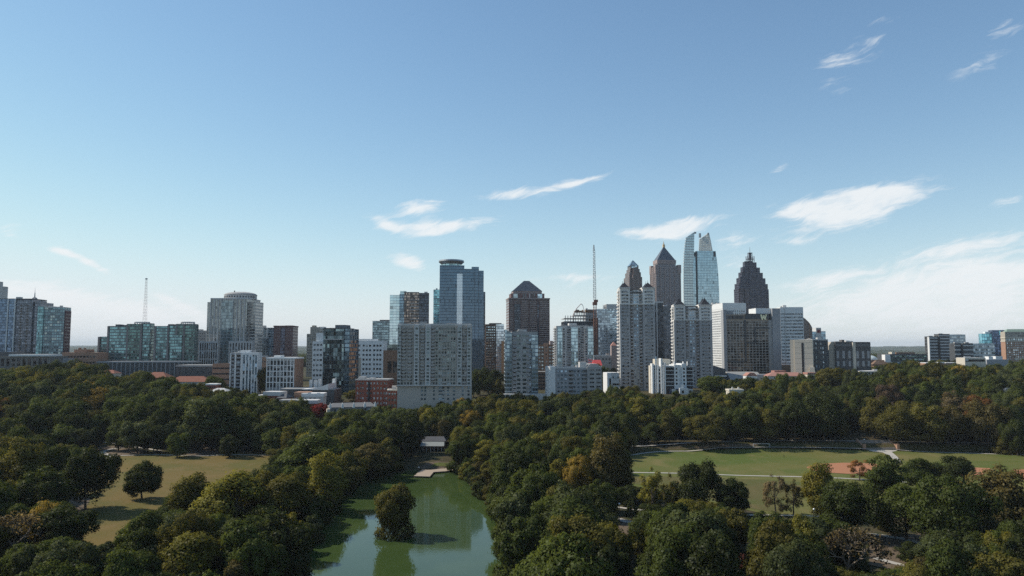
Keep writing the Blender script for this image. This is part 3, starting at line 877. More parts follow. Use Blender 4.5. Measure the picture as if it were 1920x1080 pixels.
b.win('R', [3.6], lin(30, H - 4, 16), 3.0, 2.4, W_BLACK, x=b.w)
b.bands('F', b.w + 1, b.w + 7.6, lin(b.zt(655), b.zt(605), 9), 2.0, W_DARK, y=8)
b.box('cornice', b.sx(393) - .4, b.w + .4, -.6, 44.2, H, H + 1.4, M_LCONC)
cx = (b.sx(406) + b.sx(465)) / 2; rx = (b.sx(465) - b.sx(406)) / 2; n = 36
pr = [(cx + rx * math.cos(6.2832 * i / n), 22 + 19 * math.sin(6.2832 * i / n)) for i in range(n)]
zb, zd, zc = H + 1.4, b.zt(552), b.zt(545)
m_ = MB(); m_.prism(pr, zb, zd); m_.build('drum', M_LCONC, b.e)
m_ = MB(); m_.prism([(cx + (p[0] - cx) * 1.02, 22 + (p[1] - 22) * 1.02) for p in pr], zd, zd + .8)
for k in range(5):
    f0, f1 = math.cos(k / 5 * 1.5), math.cos((k + 1) / 5 * 1.5); q0, q1 = math.sin(k / 5 * 1.5), math.sin((k + 1) / 5 * 1.5)
    for i in range(n):
        j = (i + 1) % n
        P = lambda i_, f, q: (cx + (pr[i_][0] - cx) * f, 22 + (pr[i_][1] - 22) * f, zd + .8 + (zc - zd - .8) * q)
        m_.face([P(i, f0, q0), P(j, f0, q0), P(j, f1, q1), P(i, f1, q1)])
m_.face([P(i, f1, q1) for i in range(n)]); m_.build('dome', M_CONC, b.e)
mw = MB(); mw.box(-.8, .8, -.25, .25, -1.0, 1.0); mw = mw.mesh('drum_window', W_BLACK)
for i in range(1, 18):
    an = math.pi + math.pi * i / 18
    o = bpy.data.objects.new('drum_window', mw); COL.objects.link(o); o.parent = b.e
    o.location = (cx + rx * math.cos(an), 22 + 19 * math.sin(an), (zb + zd) / 2); o.rotation_euler = (0, 0, an + math.pi / 2)
# lower wings
for p0, p1, py in ((379, 414, 640), (434, 478, 640)):
    x0, x1 = b.sx(p0), b.sx(p1); wall_box(b, x0, x1, -8, -1.3 if p0 == 379 else -.1, b.zt(py), M_LCONC, 'wing')
    us = lin(x0 + .6, x1 - .6, 8)
    for z0_, z1_ in ((b.zt(657), b.zt(643)), (b.zt(672), b.zt(659)), (b.zt(684), b.zt(674))):
        b.win('F', us, [(z0_ + z1_) / 2], 1.5, z1_ - z0_, W_BLACK, name='tall_window', y=-8)
b.box('antenna', cx - 3, cx - 2, 8, 9, zc - 3, zc + .6, M_BLACK); b.done()

b = Bld('glass_block', 'blue-white framed glass block between the domed tower and the dark red tower', 484, 514, 980, 20)
H = b.zt(614.5); wall_box(b, 0, b.w, 0, 20, H, mat_curtain('cool_glass', (0.26, 0.36, 0.44), (0.5, 0.53, 0.55), 2.6, 3.3, .08, .2, .7), 'glass_facade')
b.box('frame', b.sx(492), b.sx(494), -.6, 0, 0, H, M_WHITE); b.box('frame', b.sx(499), b.sx(501.5), -.6, 0, 0, H, M_WHITE); b.box('frame', b.sx(489.5), b.sx(491.5), -3, -1, 0, b.zt(636), M_WHITE)
b.box('lower_bay', b.sx(491.5), b.sx(507), -3, -.7, BASE, b.zt(635), mat_curtain('sky_glass', (0.24, 0.34, 0.43), (0.2, .26, .3), 1.8, 3.3, .08, .2, .75)); b.roof(0, b.w, 0, 20, H, M_ROOFG, None, 1); b.done()
b = Bld('brick_tower', 'dark red-brown brick tower right of the domed tower', 513, 549, 900, 24, a=2)
H = b.zt(613)
wall_box(b, 0, b.w, 0, 24, H, mat_curtain('dark_red_facade', (0.055, 0.055, 0.075), (0.125, 0.06, 0.058), 2.3, 3.7, .55, .42, .4, var=.4))
b.box('glass_bay', b.sx(526), b.sx(534), -.7, 0, 0, H - 1, mat_curtain('navy_bay', (0.07, 0.085, 0.13), (0.08, .05, .06), 1.5, 3.7, .1, .25, .6))
b.box('cornice', -.5, b.w + .5, -.8, 24, H, H + 1.6, M_DRED); b.box('penthouse', b.sx(532), b.sx(546), 4, 22, H + 1.6, b.zt(610), M_DRED); b.done()
b = Bld('apartment_block', 'grey-brown low block behind the white-gridded office', 486, 512, 820, 20)
wall_box(b, 0, b.w, 0, 20, b.zt(670), M_TAN); b.roof(0, b.w, 0, 20, b.zt(670), M_ROOFD, None, 1); b.win('F', lin(1, b.w - 1, 6), lin(1, b.zt(672), 4), 1.4, 1.5); b.done()

# ---- white offices
b = Bld('office_block', 'white office block with blue vertical window strips and a white roof box', 433, 485, 650, 12, a=3)
H = b.zt(662.5); wall_box(b, 0, b.sx(456), 0, 12, H, M_BLUEGREY); wall_box(b, b.sx(456), b.w, -1.4, 12, H + .5, M_WHITE)
b.box('corner_pier', b.sx(433), b.sx(434.6), -1.2, 1, BASE, H + .4, M_WHITE); b.box('corner_pier', b.sx(453.5), b.sx(456), -1.8, .4, BASE, H + .4, M_WHITE)
b.box('corner_pier', b.sx(441.5), b.sx(444), -.7, .4, BASE, H, M_WHITE)
zs = lin(1.5, H - .6, 11)
b.win('F', [b.sx(438)], zs, 2.3, 1.7, W_BLACK); b.win('F', [b.sx(449)], zs, 3.9, 1.8, W_BLACK)
for px in (459.5, 465.5, 471.5, 477, 482): b.bands('F', b.sx(px) - .75, b.sx(px) + .75, [H * .5], H - 2.5, W_BLUE, name='window_strip', y=-1.4)
b.box('roof_box', b.sx(450.5), b.sx(468), 2, 9, H, b.zt(656.5), M_WHITE); b.roof(0, b.w, 0, 12, H + .5, M_ROOFW, None, 2); b.done()
b = Bld('office_block', 'white gridded office with a brown blank side wall, left of the dark glass block', 501, 553, 620, 22, a=-3)
H = b.zt(673); wall_box(b, 0, b.w, 0, 22, H, M_BLUEGREY); b.box('side_wall', b.w, b.w + .4, .4, 21.6, BASE, H - .2, M_TAN)
zs = [b.zt(p) for p in (680, 690.5, 701, 711.5, 722)]
b.win('F', [b.sx(p) for p in (505, 510.5, 517, 523.5, 530, 536.5, 543, 549)], zs, 1.75, 3.6, W_DARK)
b.fins('F', [b.sx(p) for p in (501.6, 507.8, 513.7, 520.2, 526.8, 533.2, 539.7, 546.2, 552.2)], BASE, H, .55, M_WHITE, proud=.5)
b.multi('floor_edge', [(0, b.w, -.35, 0, z + 1.9, z + 2.5) for z in zs], M_WHITE)
b.box('cornice', -.4, b.w + .8, -.9, 22, H, H + 1.3, M_WHITE); b.box('roof_box', b.sx(511), b.sx(524), 4, 12, H + 1.3, b.zt(666.5), M_WHITE); b.done()
# ---- behind: beige pair
b = Bld('apartment_tower', 'beige apartment tower pair half hidden behind the white hotel', 575, 600, 1050, 24)
H = b.zt(626); wall_box(b, 0, b.w, 0, 24, H, M_BEIGE); wall_box(b, b.sx(581), b.sx(592), 1, 22, b.zt(613), M_BEIGE, 'upper_wall'); b.box('cap', b.sx(583), b.sx(589), 4, 12, b.zt(613), b.zt(610), M_BEIGE)
b.win('F', lin(.8, b.w - .8, 6), lin(4, H - 1, 14), 1.5, 1.5, W_DARK); b.roof(0, b.w, 0, 24, H, M_ROOFG, None, 0); b.done()
b = Bld('apartment_tower', 'pale blue-glazed tower just left of the dark glass block', 592, 612, 1080, 22)
wall_box(b, 0, b.w, 0, 22, b.zt(615), mat_curtain('pale_bands', (0.34, 0.42, 0.45), (0.5, 0.5, 0.47), 3.0, 3.4, .12, .35, .6), 'glass_facade'); b.box('cap', 3, b.w - 4, 4, 14, b.zt(615), b.zt(612.5), M_LCONC); b.done()
b = Bld('hotel_block', 'white hotel with small square windows, left of the dark glass block', 586, 640, 760, 24)
H = b.zt(640); wall_box(b, 0, b.w, 0, 24, H, M_WHITE); wall_box(b, b.sx(592), b.w, 1.5, 23, b.zt(626), M_WHITE, 'upper_wall')
b.win('F', [b.sx(p) for p in (590, 596, 602)], lin(3, H - 1, 8), 2.2, 2.0, W_DARK); b.roof(b.sx(592), b.w, 1.5, 23, b.zt(626), M_ROOFW, M_WHITE, 1); b.done()
b = Bld('hotel_block', 'long white hotel wing with square windows, right of the dark glass block', 658, 719, 760, 24)
H = b.zt(641); wall_box(b, 0, b.w, 0, 24, H, M_WHITE); b.box('upper_wall', .5, b.sx(702), 2, 22, H, b.zt(635.5), M_WHITE)
b.win('F', [b.sx(p) for p in (663, 668.5, 674, 682, 688, 694, 702, 708, 713.5)], lin(1, H - 1.5, 9), 2.0, 2.0, W_DARK); b.roof(0, b.w, 0, 24, H, M_ROOFW, M_WHITE, 2); b.done()
CW_DK = mat_curtain('smoky_glass', (0.085, 0.125, 0.145), (0.055, 0.075, 0.085), 1.9, 3.6, .06, .14, .8, var=.65, tilt=.07, alt=(.22, .3, .32), altp=.1)
b = Bld('glass_office', 'dark smoky glass office block with a rooftop box in front of the white hotel', 606, 645, 660, 26, a=-8)
H = b.zt(617); wall_box(b, 0, b.w, 0, 26, H, CW_DK, 'glass_facade')
b.box('side_glass', b.w - .6, b.w + 4.6, 1.2, 25, BASE, b.zt(616.5), mat_curtain('side_blue_glass', (0.15, 0.23, 0.29), (0.10, 0.14, 0.17), 1.9, 3.6, .06, .3, .75, var=.4))
b.box('rooftop_box', b.sx(624), b.sx(643), 5, 18, H, b.zt(609), M_SLATE); b.bands('F', .2, b.w - .8, [H - 9], .5, M_LCONC, name='ledge'); b.roof(0, b.w, 0, 26, H, M_ROOFD, M_DGREY, 1); b.done()
b = Bld('parking_deck', 'beige parking deck with open levels at the foot of the dark glass block', 646, 664, 690, 22, a=-6)
H = b.zt(671); wall_box(b, 0, b.w, 0, 22, H, M_BEIGE); b.bands('F', .6, b.w - .6, lin(-2, H - 1, 7), 1.4, M_BLACK, name='deck_opening'); b.fins('F', lin(0, b.w, 4), BASE, H, .5, M_BEIGE, proud=.3); b.roof(0, b.w, 0, 22, H, M_ROOFG, None, 1); b.done()
b = Bld('brick_podium', 'brown brick podium with dark tall openings left of the big grey apartment block', 719, 748, 640, 20)
H = b.zt(657); wall_box(b, 0, b.w, 0, 20, H, M_BROWN); b.win('F', [b.sx(731), b.sx(741)], [b.zt(688)], 3.4, 9.5, W_BLACK); b.box('glass_top', b.sx(725), b.w, 3, 18, H, H + 5, mat_curtain('dim_glass', (0.12, .16, .16), (.1, .1, .1), 2, 3.2)); b.roof(0, b.sx(725), 0, 20, H, M_ROOFD, None, 0); b.done()

# ---- centre left towers
b = Bld('glass_tower', 'small grey-teal glass tower left of the bright balconied glass tower', 698, 734, 1040, 24, a=3)
H = b.zt(603); wall_box(b, 0, b.w, 0, 24, H, mat_curtain('grey_teal_glass', (0.24, 0.34, 0.38), (0.26, .30, .32), 2.2, 3.3, .14, .3, .7, var=.4), 'glass_facade'); b.box('penthouse', b.sx(711), b.sx(729), 3, 18, H, b.zt(599.5), M_DGREY); b.roof(0, b.w, 0, 24, H, M_ROOFG, M_METAL, 1); b.done()
b = Bld('glass_tower', 'glass tower with a bright left corner, brown balconies and a dark right side', 730, 804, 940, 30, a=8)
x1, x2, x3 = b.sx(748), b.sx(757), b.sx(785)
wall_box(b, 0, x1, 0, 30, b.zt(553), mat_curtain('pale_sky_glass', (0.50, 0.62, 0.66), (0.40, 0.50, 0.53), 4.0, 3.5, .04, .14, .85, var=.15, dark=.05), 'glass_corner')
wall_box(b, x1, x2, 1.2, 30, b.zt(551), mat_curtain('mid_blue_glass', (0.20, .30, .38), (.12, .16, .2), 1.6, 3.5, .1, .25, .7), 'glass_facade')
wall_box(b, x2, x3, .6, 30, b.zt(547), mat_curtain('brown_mirror_glass', (0.14, 0.115, 0.105), (0.10, 0.08, 0.07), 1.7, 3.5, .1, .3, .65, var=.8, alt=(.42, .33, .28), altp=.18), 'glass_facade')
wall_box(b, x3, b.w, 2.0, 30, b.zt(548.5), mat_curtain('dark_navy_glass', (0.055, 0.075, 0.105), (0.05, 0.055, 0.065), 1.7, 3.5, .1, .3, .6, var=.5), 'glass_facade')
b.balc('F', [(x2 + x3) / 2 + 2], lin(20, b.zt(560), 20), 8.0, 1.6, M_CONC, y=.6); b.balc('F', [b.sx(783)], lin(20, b.zt(560), 20), 3.5, 1.4, M_BLUEGREY, y=.6)
b.box('roof_screen', b.sx(749), b.sx(761), 3, 20, b.zt(553), b.zt(545), MATS['pale_sky_glass']); b.roof(x2, b.w, 2, 30, b.zt(548.5), M_ROOFD, None, 2); b.done()
b = Bld('glass_tower', 'narrow turquoise glass tower peeping out behind the tall blue tower', 812, 850, 1200, 26)
H = b.zt(543); wall_box(b, 0, b.w, 0, 26, H, mat_curtain('turquoise_glass', (0.22, 0.46, 0.52), (0.16, .28, .32), 3.0, 3.4, .06, .2, .8), 'glass_facade'); b.balc('F', [3.2, 7.8], lin(30, b.zt(553), 22), 3.6, 1.5, M_BLUEGREY); b.roof(0, b.w, 0, 26, H, M_ROOFG, None, 1); b.done()
CW_BL = mat_curtain('deep_blue_glass', (0.088, 0.135, 0.19), (0.06, 0.09, 0.125), 1.5, 3.9, .05, .16, .85, var=.10, tilt=.008, dark=.03)
b = Bld('glass_skyscraper', 'tall blue glass skyscraper with a curved roof canopy and one pale vertical strip', 823.5, 897.5, 960, 38, a=6)
H1, H2, H3 = b.zt(497), b.zt(503.5), b.zt(499.5); x1, x2 = b.sx(856), b.sx(866.5)
wall_box(b, 0, x1, 0, 38, H1, CW_BL, 'glass_facade'); wall_box(b, x1, x2, .5, 38, b.zt(497), CW_BL, 'glass_facade'); wall_box(b, x2, b.w, 0, 38, H2, CW_BL, 'glass_facade')
b.box('glass_facade', x1 + .5, b.sx(870), .2, 20, H2, b.zt(497), CW_BL); b.box('roof_box', b.sx(884), b.w, .2, 24, H2, H3, CW_BL)
b.box('pale_strip', x1 + .1, x2, -.5, .2, b.zt(740), b.zt(513), mat_curtain('silver_strip_glass', (0.62, 0.66, 0.70), (0.5, .54, .58), 3.0, 3.9, .03, .08, .6, rough=.2, var=.06, tilt=.01, dark=0))
b.fins('F', [b.sx(890), b.w - .4], 0, H2, .5, M_SLATE, proud=.4)
b.box('side_bay', b.w, b.w + 6.5, 4, 36, BASE, b.zt(506), CW_BL); b.box('side_bay', b.w + 6.5, b.w + 9.5, 16, 36, BASE, b.zt(545), MATS['dark_navy_glass'])
# canopy: flared oval dish on a glazed lantern
n = 40; cxp = (b.sx(824) + b.sx(868)) / 2; rxp = (b.sx(868) - b.sx(824)) / 2
def oval(k, cyy=16): return [(cxp + rxp * k * math.cos(6.2832 * i / n), cyy + 18 * k * math.sin(6.2832 * i / n)) for i in range(n)]
m_ = MB(); m_.prism(oval(.86), H1 - .1, b.zt(489.5)); m_.build('lantern', mat_curtain('lantern_glass', (0.30, 0.42, 0.44), (0.36, .4, .4), 2.2, 2.6, .12, .25, .6, var=.6), b.e)
m_ = MB(); zc0, zc1, zc2 = b.zt(493), b.zt(488.6), b.zt(486)
lo_, hi_, tp = oval(.90), oval(1.12), oval(1.10)
for i in range(n):
    j = (i + 1) % n
    m_.face([(*lo_[i], zc0), (*lo_[j], zc0), (*hi_[j], zc1), (*hi_[i], zc1)]); m_.face([(*hi_[i], zc1), (*hi_[j], zc1), (*tp[j], zc2), (*tp[i], zc2)])
m_.face([(*p, zc2) for p in tp]); m_.build('canopy', M_METAL, b.e); b.done()

# ---- big grey apartment block
b = Bld('apartment_block', 'big wide grey apartment block with many square windows, left of centre', 746, 883, 560, 24, a=1)
H = b.zt(610); M_BIG = mat_plain('warm_grey_render', (0.43, 0.395, 0.345), .85, .06, .08); wall_box(b, 0, b.w, 0, 24, H, M_BIG)
fl = lin(b.zt(722), H - 1.2, 17)
M_GREYP = mat_plain('pale_grey_panel', (0.55, 0.535, 0.51), .85, .06, .1)
for p0, p1 in ((746, 752), (777, 786), (798, 808), (858, 866), (876, 883)): b.box('projecting_bay', b.sx(p0), b.sx(p1), -1.5, 0, b.zt(722), H + .4, M_GREYP)
b.win('F', [b.sx(p) for p in (749, 781.5, 803, 862, 879.5)], fl, 1.9, 1.6, W_TEAL, y=-1.5)
b.win('F', [b.sx(p) for p in (754.5, 760.5, 766, 771.5, 790, 795, 810.5, 814)], fl, 1.25, 1.55, W_DARK)
b.win('F', [b.sx(p) for p in (819, 824.5, 830, 835.5, 841, 846.5, 852)], fl, 1.3, 1.7, W_TEAL); b.win('F', [b.sx(p) for p in (869, 873)], fl, 1.2, 1.6, W_DARK)
b.balc('F', [b.sx(p) for p in (757.5, 768.8, 792.5, 812)], fl[1:], 2.6, 1.1, M_CONC); b.balc('F', [b.sx(p) for p in (833, 871)], fl[::2], 3.0, 1.0, M_CONC)
b.win('F', [b.sx(p) for p in (792, 798, 814.5, 825, 828.5, 832, 841, 852, 868, 879)], [b.zt(p) for p in (727, 733, 740, 748)], 1.5, 1.5, W_BLUE)
b.box('base_cornice', -.3, b.w + .3, -1.7, 0, b.zt(722) - .7, b.zt(722), M_LCONC)
b.roof(0, b.w, 0, 24, H, M_ROOFG, M_GREYP, 2, ph=1.3)
for p0, p1 in ((746, 753), (776, 787), (858, 884)): b.box('attic', b.sx(p0), b.sx(p1), .5, 14, H + 1.31, b.zt(607), M_GREYP)
b.box('roof_house', b.sx(838), b.sx(853), 3, 15, H + .12, b.zt(606), mat_plain('salmon_stucco', (0.45, 0.33, 0.27), .9, .05, .2)); b.done()

# ---- red brick pair
b = Bld('brick_block', 'red brick apartment block of four storeys with a white roof edge', 668, 729, 600, 18, a=-4)
H = b.zt(713); wall_box(b, 0, b.w, 0, 18, H, M_BRICK); b.box('cornice', -.3, b.w + .3, -.5, 18.3, H, H + .9, M_LCONC)
zs = lin(.6, H - .5, 5); b.win('F', [b.sx(p) for p in (672, 677.5, 682, 690, 697, 703, 709.5, 716, 722, 726)], zs, 1.2, 1.7, W_PALE)
b.box('roof_house', b.sx(671), b.sx(683), 3, 9, H + .9, b.zt(707), M_LCONC); b.box('roof_house', b.sx(690), b.sx(700), 4, 10, H + .9, b.zt(709), M_LCONC); b.roof(0, b.w, 0, 18, H + .9, M_ROOFG, None, 0)
b.box('fire_escape', b.sx(692), b.sx(695), -.9, 0, 1, H - 1, M_BLACK); b.done()
b = Bld('brick_block', 'smaller orange-red brick block with a tan roof, below the big grey block', 728, 772, 565, 16, a=8)
H = b.zt(733); wall_box(b, 0, b.w, 0, 16, H, M_BRICK); b.box('cornice', -.3, b.w + .3, -.6, 16.3, H, H + .8, M_CREAM); b.roof(0, b.w, 0, 16, H + .8, M_ROOFG, None, 1)
b.win('F', [b.sx(p) for p in (731.5, 737, 742, 758, 763, 768)], lin(.2, H - .4, 4), 1.3, 1.8, W_PALE); b.box('porch', b.sx(746), b.sx(755), -1.2, 0, BASE, b.zt(744), M_BRICK); b.box('roof_house', b.sx(736), b.sx(744), 4, 9, H + .8, b.zt(724.5), M_LCONC); b.done()

# ---- centre: slim towers behind
b = Bld('apartment_tower', 'slim tower, brown windowed left half and pale glass right half', 910, 945, 1020, 24, a=6)
H = b.zt(608); x1 = b.sx(930); wall_box(b, 0, x1, 0, 24, H, M_BROWN); b.win('F', lin(1, x1 - 1, 5), lin(4, H - 2, 18), 1.7, 1.5, W_PALE)
wall_box(b, x1, b.w, -.8, 24, H + .4, mat_curtain('silver_glass', (0.52, 0.6, 0.66), (0.42, .5, .55), 2.6, 3.4, .06, .2, .8, var=.2), 'glass_facade'); b.box('penthouse', 6, b.w - 3, 4, 16, H, b.zt(605.5), M_DGREY); b.roof(0, x1, 0, 24, H, M_ROOFD, None, 0); b.done()
b = Bld('stucco_block', 'narrow bright orange wall left of the glass-cornered apartment block', 940, 956, 900, 14)
wall_box(b, 0, b.w, 0, 14, b.zt(641), M_ORANGE); b.roof(0, b.w, 0, 14, b.zt(641), M_ROOFG, M_ORANGE, 0); b.done()
b = Bld('pyramid_tower', 'red-brown granite tower with a grey truncated pyramid roof', 954, 1030.5, 1020, 32, a=7)
H = b.zt(561.5); x1 = b.sx(992)
CW_RG = mat_curtain('red_granite_bands', (0.045, 0.045, 0.055), (0.19, 0.125, 0.115), 3.2, 3.8, .12, .45, .4, var=.5)
CW_RG2 = mat_curtain('red_granite_dark', (0.042, 0.042, 0.056), (0.115, 0.072, 0.07), 2.4, 3.8, .16, .34, .45, var=.5)
wall_box(b, 0, x1, -1.6, 32, H, CW_RG); wall_box(b, x1, b.w, 0, 32, H + .3, CW_RG2)
b.box('glass_bay', b.sx(964), b.sx(976), -2.2, -1.6, 0, H - 6, MATS['dark_navy_glass']); b.box('glass_bay', b.sx(1007), b.sx(1011), -.6, 0, 0, H - 6, MATS['dark_navy_glass'])
b.fins('F', [b.sx(p) for p in (954.5, 963, 976.5, 991.5)], 0, H + .5, 1.1, M_REDGR, y=-1.6, proud=.9); b.fins('F', [b.sx(p) for p in (1006.5, 1011.5, 1030)], 0, H + .5, 1.0, M_REDGR, proud=.7)
for p0, p1, y0 in ((955, 962.5, -1.6), (977, 991, -1.6), (993, 1006, 0), (1012, 1029.5, 0)):
    b.bands('F', b.sx(p0), b.sx(p1), lin(30, H - 1, 26), 1.0, M_PINK, name='floor_band', y=y0, proud=.5)
b.box('cornice', -.6, b.w + .6, -2.6, 32.3, H + .51, H + 2.2, M_PINK)
xa, xb_ = b.sx(959), b.sx(1022); Ha = b.zt(549.5)
wall_box(b, xa, xb_, 4, 28, Ha, M_REDGR, 'upper_wall', H + 2.2); b.win('F', [b.sx(p) for p in (967, 1013.5)], [(H + Ha) / 2 + 1], 6.5, 5.5, W_PALE, name='tall_window', y=4)
b.win('F', [b.sx(p) for p in (982, 986.5, 994, 998.5, 1003)], [(H + Ha) / 2 + 1], 1.7, 6.5, W_DARK, name='tall_window', y=4)
xe0, xe1 = b.sx(963), b.sx(1017.5); He = b.zt(545)
b.box('eaves_wall', xe0, xe1, 5.5, 26.5, Ha, He, M_PINK)
m_ = MB(); m_.frustum(xe0 - .6, xe1 + .6, 4.9, 27.1, He, b.sx(985, 524), b.sx(995, 524), 14, 18, b.zt(524.5)); m_.build('pyramid_roof', M_SLATE, b.e); b.done()

b = Bld('apartment_block', 'grey apartment block with a glazed left corner and square windows', 947, 1008, 620, 24, a=3)
H = b.zt(624); x1 = b.sx(959.5); wall_box(b, x1, b.w, 0, 24, H, M_CONC)
m_ = MB(); m_.slab([(0, BASE), (x1, BASE), (x1, b.zt(624)), (0, b.zt(617.5))], -1.2, 22); m_.build('glass_corner', mat_curtain('corner_glass', (0.26, 0.36, 0.42), (0.24, .29, .32), 2.4, 3.2, .08, .3, .75, var=.25), b.e)
fl = lin(1.5, H - .8, 16); b.win('F', [b.sx(p) for p in (972.5, 983)], fl, 2.9, 1.8, W_TEAL); b.win('F', [b.sx(p) for p in (993.5,)], fl, 1.8, 1.8, W_BLUE)
b.box('glass_bay', b.sx(996.5), b.w + .3, -.9, 4, BASE, H - 2, MATS['corner_glass']); b.balc('F', [b.sx(964.8), b.sx(990)], fl, 2.8, 1.2, M_BLUEGREY); b.win('F', [b.sx(964.8)], fl, 2.2, 1.9, W_BLACK)
b.roof(x1, b.w, 0, 24, H, M_ROOFG, M_CONC, 1); b.box('roof_house', b.sx(973), b.sx(988), 4, 14, H, b.zt(617.5), M_LCONC); b.box('terrace', b.sx(939), b.sx(1022), -8, -1.3, BASE, b.zt(738), M_LCONC); b.done()
b = Bld('brick_apartments', 'brown brick apartment block right of the glass-cornered grey block', 1006, 1046, 780, 20, a=4)
H = b.zt(646); wall_box(b, 0, b.w, 0, 20, H, M_BROWN); b.win('F', [b.sx(p) for p in (1011.5, 1017, 1025.5, 1031, 1036)], lin(1, H - 1, 11), 1.8, 1.6, W_PALE); b.box('bay', b.sx(1020), b.sx(1028), -1, 0, BASE, H + 1.5, M_TAN); b.win('F', [b.sx(1024)], lin(1, H - 1, 11), 1.5, 1.5, W_DARK, y=-1)
b.box('roof_house', b.sx(1032), b.sx(1040), 3, 12, H, b.zt(639), M_PINK); b.roof(0, b.w, 0, 20, H, M_ROOFG, None, 0); b.done()
b = Bld('parking_deck', 'dark parking deck with pale levels behind the grey apartment block', 1006, 1032, 700, 16)
H = b.zt(697); wall_box(b, 0, b.w, 0, 16, H, M_BROWN); b.bands('F', .4, b.w - .2, lin(-3, H - 1, 6), 1.5, M_BLACK, name='deck_opening'); b.roof(0, b.w, 0, 16, H, M_ROOFG, None, 0); b.done()
b = Bld('apartment_tower', 'pale apartment tower with blue glass bays and balconies on its left edge', 1043, 1112.5, 720, 18, a=3)
H = b.zt(613); wall_box(b, 0, b.w, 0, 18, H, M_LCONC); fl = lin(b.zt(690), H - 1.0, 16)
CW_30 = mat_curtain('soft_blue_glass', (0.40, 0.54, 0.60), (0.34, .44, .48), 1.8, 3.2, .08, .22, .8, var=.15, dark=.05)
for p0, p1 in ((1045.5, 1054), (1071, 1083), (1102.5, 1112.2)): b.box('glass_bay', b.sx(p0), b.sx(p1), -.9, 0, b.zt(700), H - .5, CW_30)
b.balc('F', [b.sx(1066.5), b.sx(1091.5)], fl, 3.6, 1.4, M_BLUEGREY); b.win('F', [b.sx(1066.5), b.sx(1091.5)], [z + 1.6 for z in fl], 3.0, 1.9, W_DARK)
b.win('F', [b.sx(1057.5), b.sx(1099), b.sx(1086)], fl, 1.5, 1.7, W_DARK); b.balc('L', lin(2, 17, 2), fl, 4.0, 1.7, M_LCONC); b.win('L', lin(2, 17, 4), fl, 2.4, 2.0, W_BLACK)
b.roof(0, b.w, 0, 18, H, M_ROOFG, M_LCONC, 1); b.box('roof_house', b.sx(1068.5), b.sx(1083), 5, 15, H, b.zt(605.5), M_LCONC); b.box('roof_house', b.sx(1052), b.sx(1105), 3, 16, H, b.zt(610), M_CONC); b.done()
b = Bld('apartment_block', 'grey lower apartment block with a bright white curved left end', 1041, 1127, 610, 22, a=5)
H = b.zt(691); x1 = b.sx(1100); wall_box(b, 0, x1, 0, 22, H, M_BLUEGREY); wall_box(b, x1, b.w, -1, 22, b.zt(688), M_CONC)
fl = lin(.5, H - .6, 8); b.win('F', [b.sx(p) for p in (1047, 1053, 1060.5, 1077, 1084, 1092)], fl, 1.7, 1.5, W_BLUE); b.balc('F', [b.sx(1070), b.sx(1096)], fl, 3.2, 1.3, M_DGREY); b.win('F', [b.sx(1070)], fl, 2.5, 1.8, W_BLACK)
b.bands('F', b.sx(1105), b.sx(1113), lin(.5, b.zt(690), 8), 1.3, W_DARK, y=-1); b.bands('F', b.sx(1117), b.sx(1125), lin(.5, b.zt(690), 8), 1.3, W_DARK, y=-1)
n = 14; cyl = [(-3.4 + 3.6 * math.cos(1.5708 + math.pi * i / n), 8 + 9.0 * math.sin(1.5708 + math.pi * i / n)) for i in range(n + 1)] + [(-.1, -1), (-.1, 17)]
m_ = MB(); m_.prism(cyl, BASE, b.zt(687)); m_.build('curved_end', M_WHITE, b.e)
b.roof(0, b.w, 0, 22, H, M_ROOFG, M_LCONC, 2); b.box('roof_house', b.sx(1088), b.sx(1101), 3, 10, H, b.zt(679), M_LCONC)
for p0, p1 in ((1044, 1048), (1072, 1076), (1081, 1084)): b.box('chimney', b.sx(p0), b.sx(p1), 2, 5, H, b.zt(685), M_LCONC)
m_ = MB(); m_.slab([(b.sx(1101), b.zt(688)), (b.sx(1125), b.zt(688)), (b.sx(1120), b.zt(682.5)), (b.sx(1106), b.zt(682.5))], 1, 18); m_.build('gable', M_CONC, b.e); b.done()

# ---- construction site
b = Bld('unfinished_tower', 'unfinished dark concrete tower under construction with open top floors', 1058, 1122, 880, 30, a=3)
H = b.zt(603); wall_box(b, b.sx(1112), b.w, 0, 30, b.zt(596), mat_plain('rusty_formwork', (0.17, 0.10, 0.08), .9, .25, .2), 'core'); wall_box(b, 0, b.sx(1112), 1, 30, H, MATS['dark_navy_glass'], 'clad_floors')
for k in range(4):
    z = H + k * 3.6
    if k < 3: b.box('floor_slab', 0 if k < 2 else b.sx(1076), b.sx(1112), 0, 30, z, z + .5, M_CONC)
    if k < 3: b.fins('F', lin(b.sx(1058) if k < 2 else b.sx(1076), b.sx(1111), 11), z + .5, z + 3.6, .8, M_CONC, name='column', proud=0, y=.6)
rr = random.Random(4)
m_ = MB()
for _ in range(46):
    x = rr.uniform(b.sx(1078), b.sx(1110)); z = H + 10.8 + rr.uniform(0, .5); m_.box(x, x + rr.uniform(.3, 3), rr.uniform(1, 5), rr.uniform(6, 12), z, z + rr.uniform(.4, 3.6))
m_.build('formwork', mat_plain('brown_formwork', (0.19, 0.125, 0.08), .9, .2, .3), b.e); b.done()
e = empty('tower_crane', (proj_t(1116) * 875, 875, gz(proj_t(1116) * 875, 875))); tag(e, 'tall tower crane with its lattice jib raised straight up above the unfinished tower', 'crane')
zc = lambda py: CAM_Z + ray(1116, py)[1] * 875 - e.location.z
m_ = MB(); lattice('', m_, 0, 0, -1, zc(572), 3.2, 3.2, .2, 28); m_.build('mast', M_RUST, e)
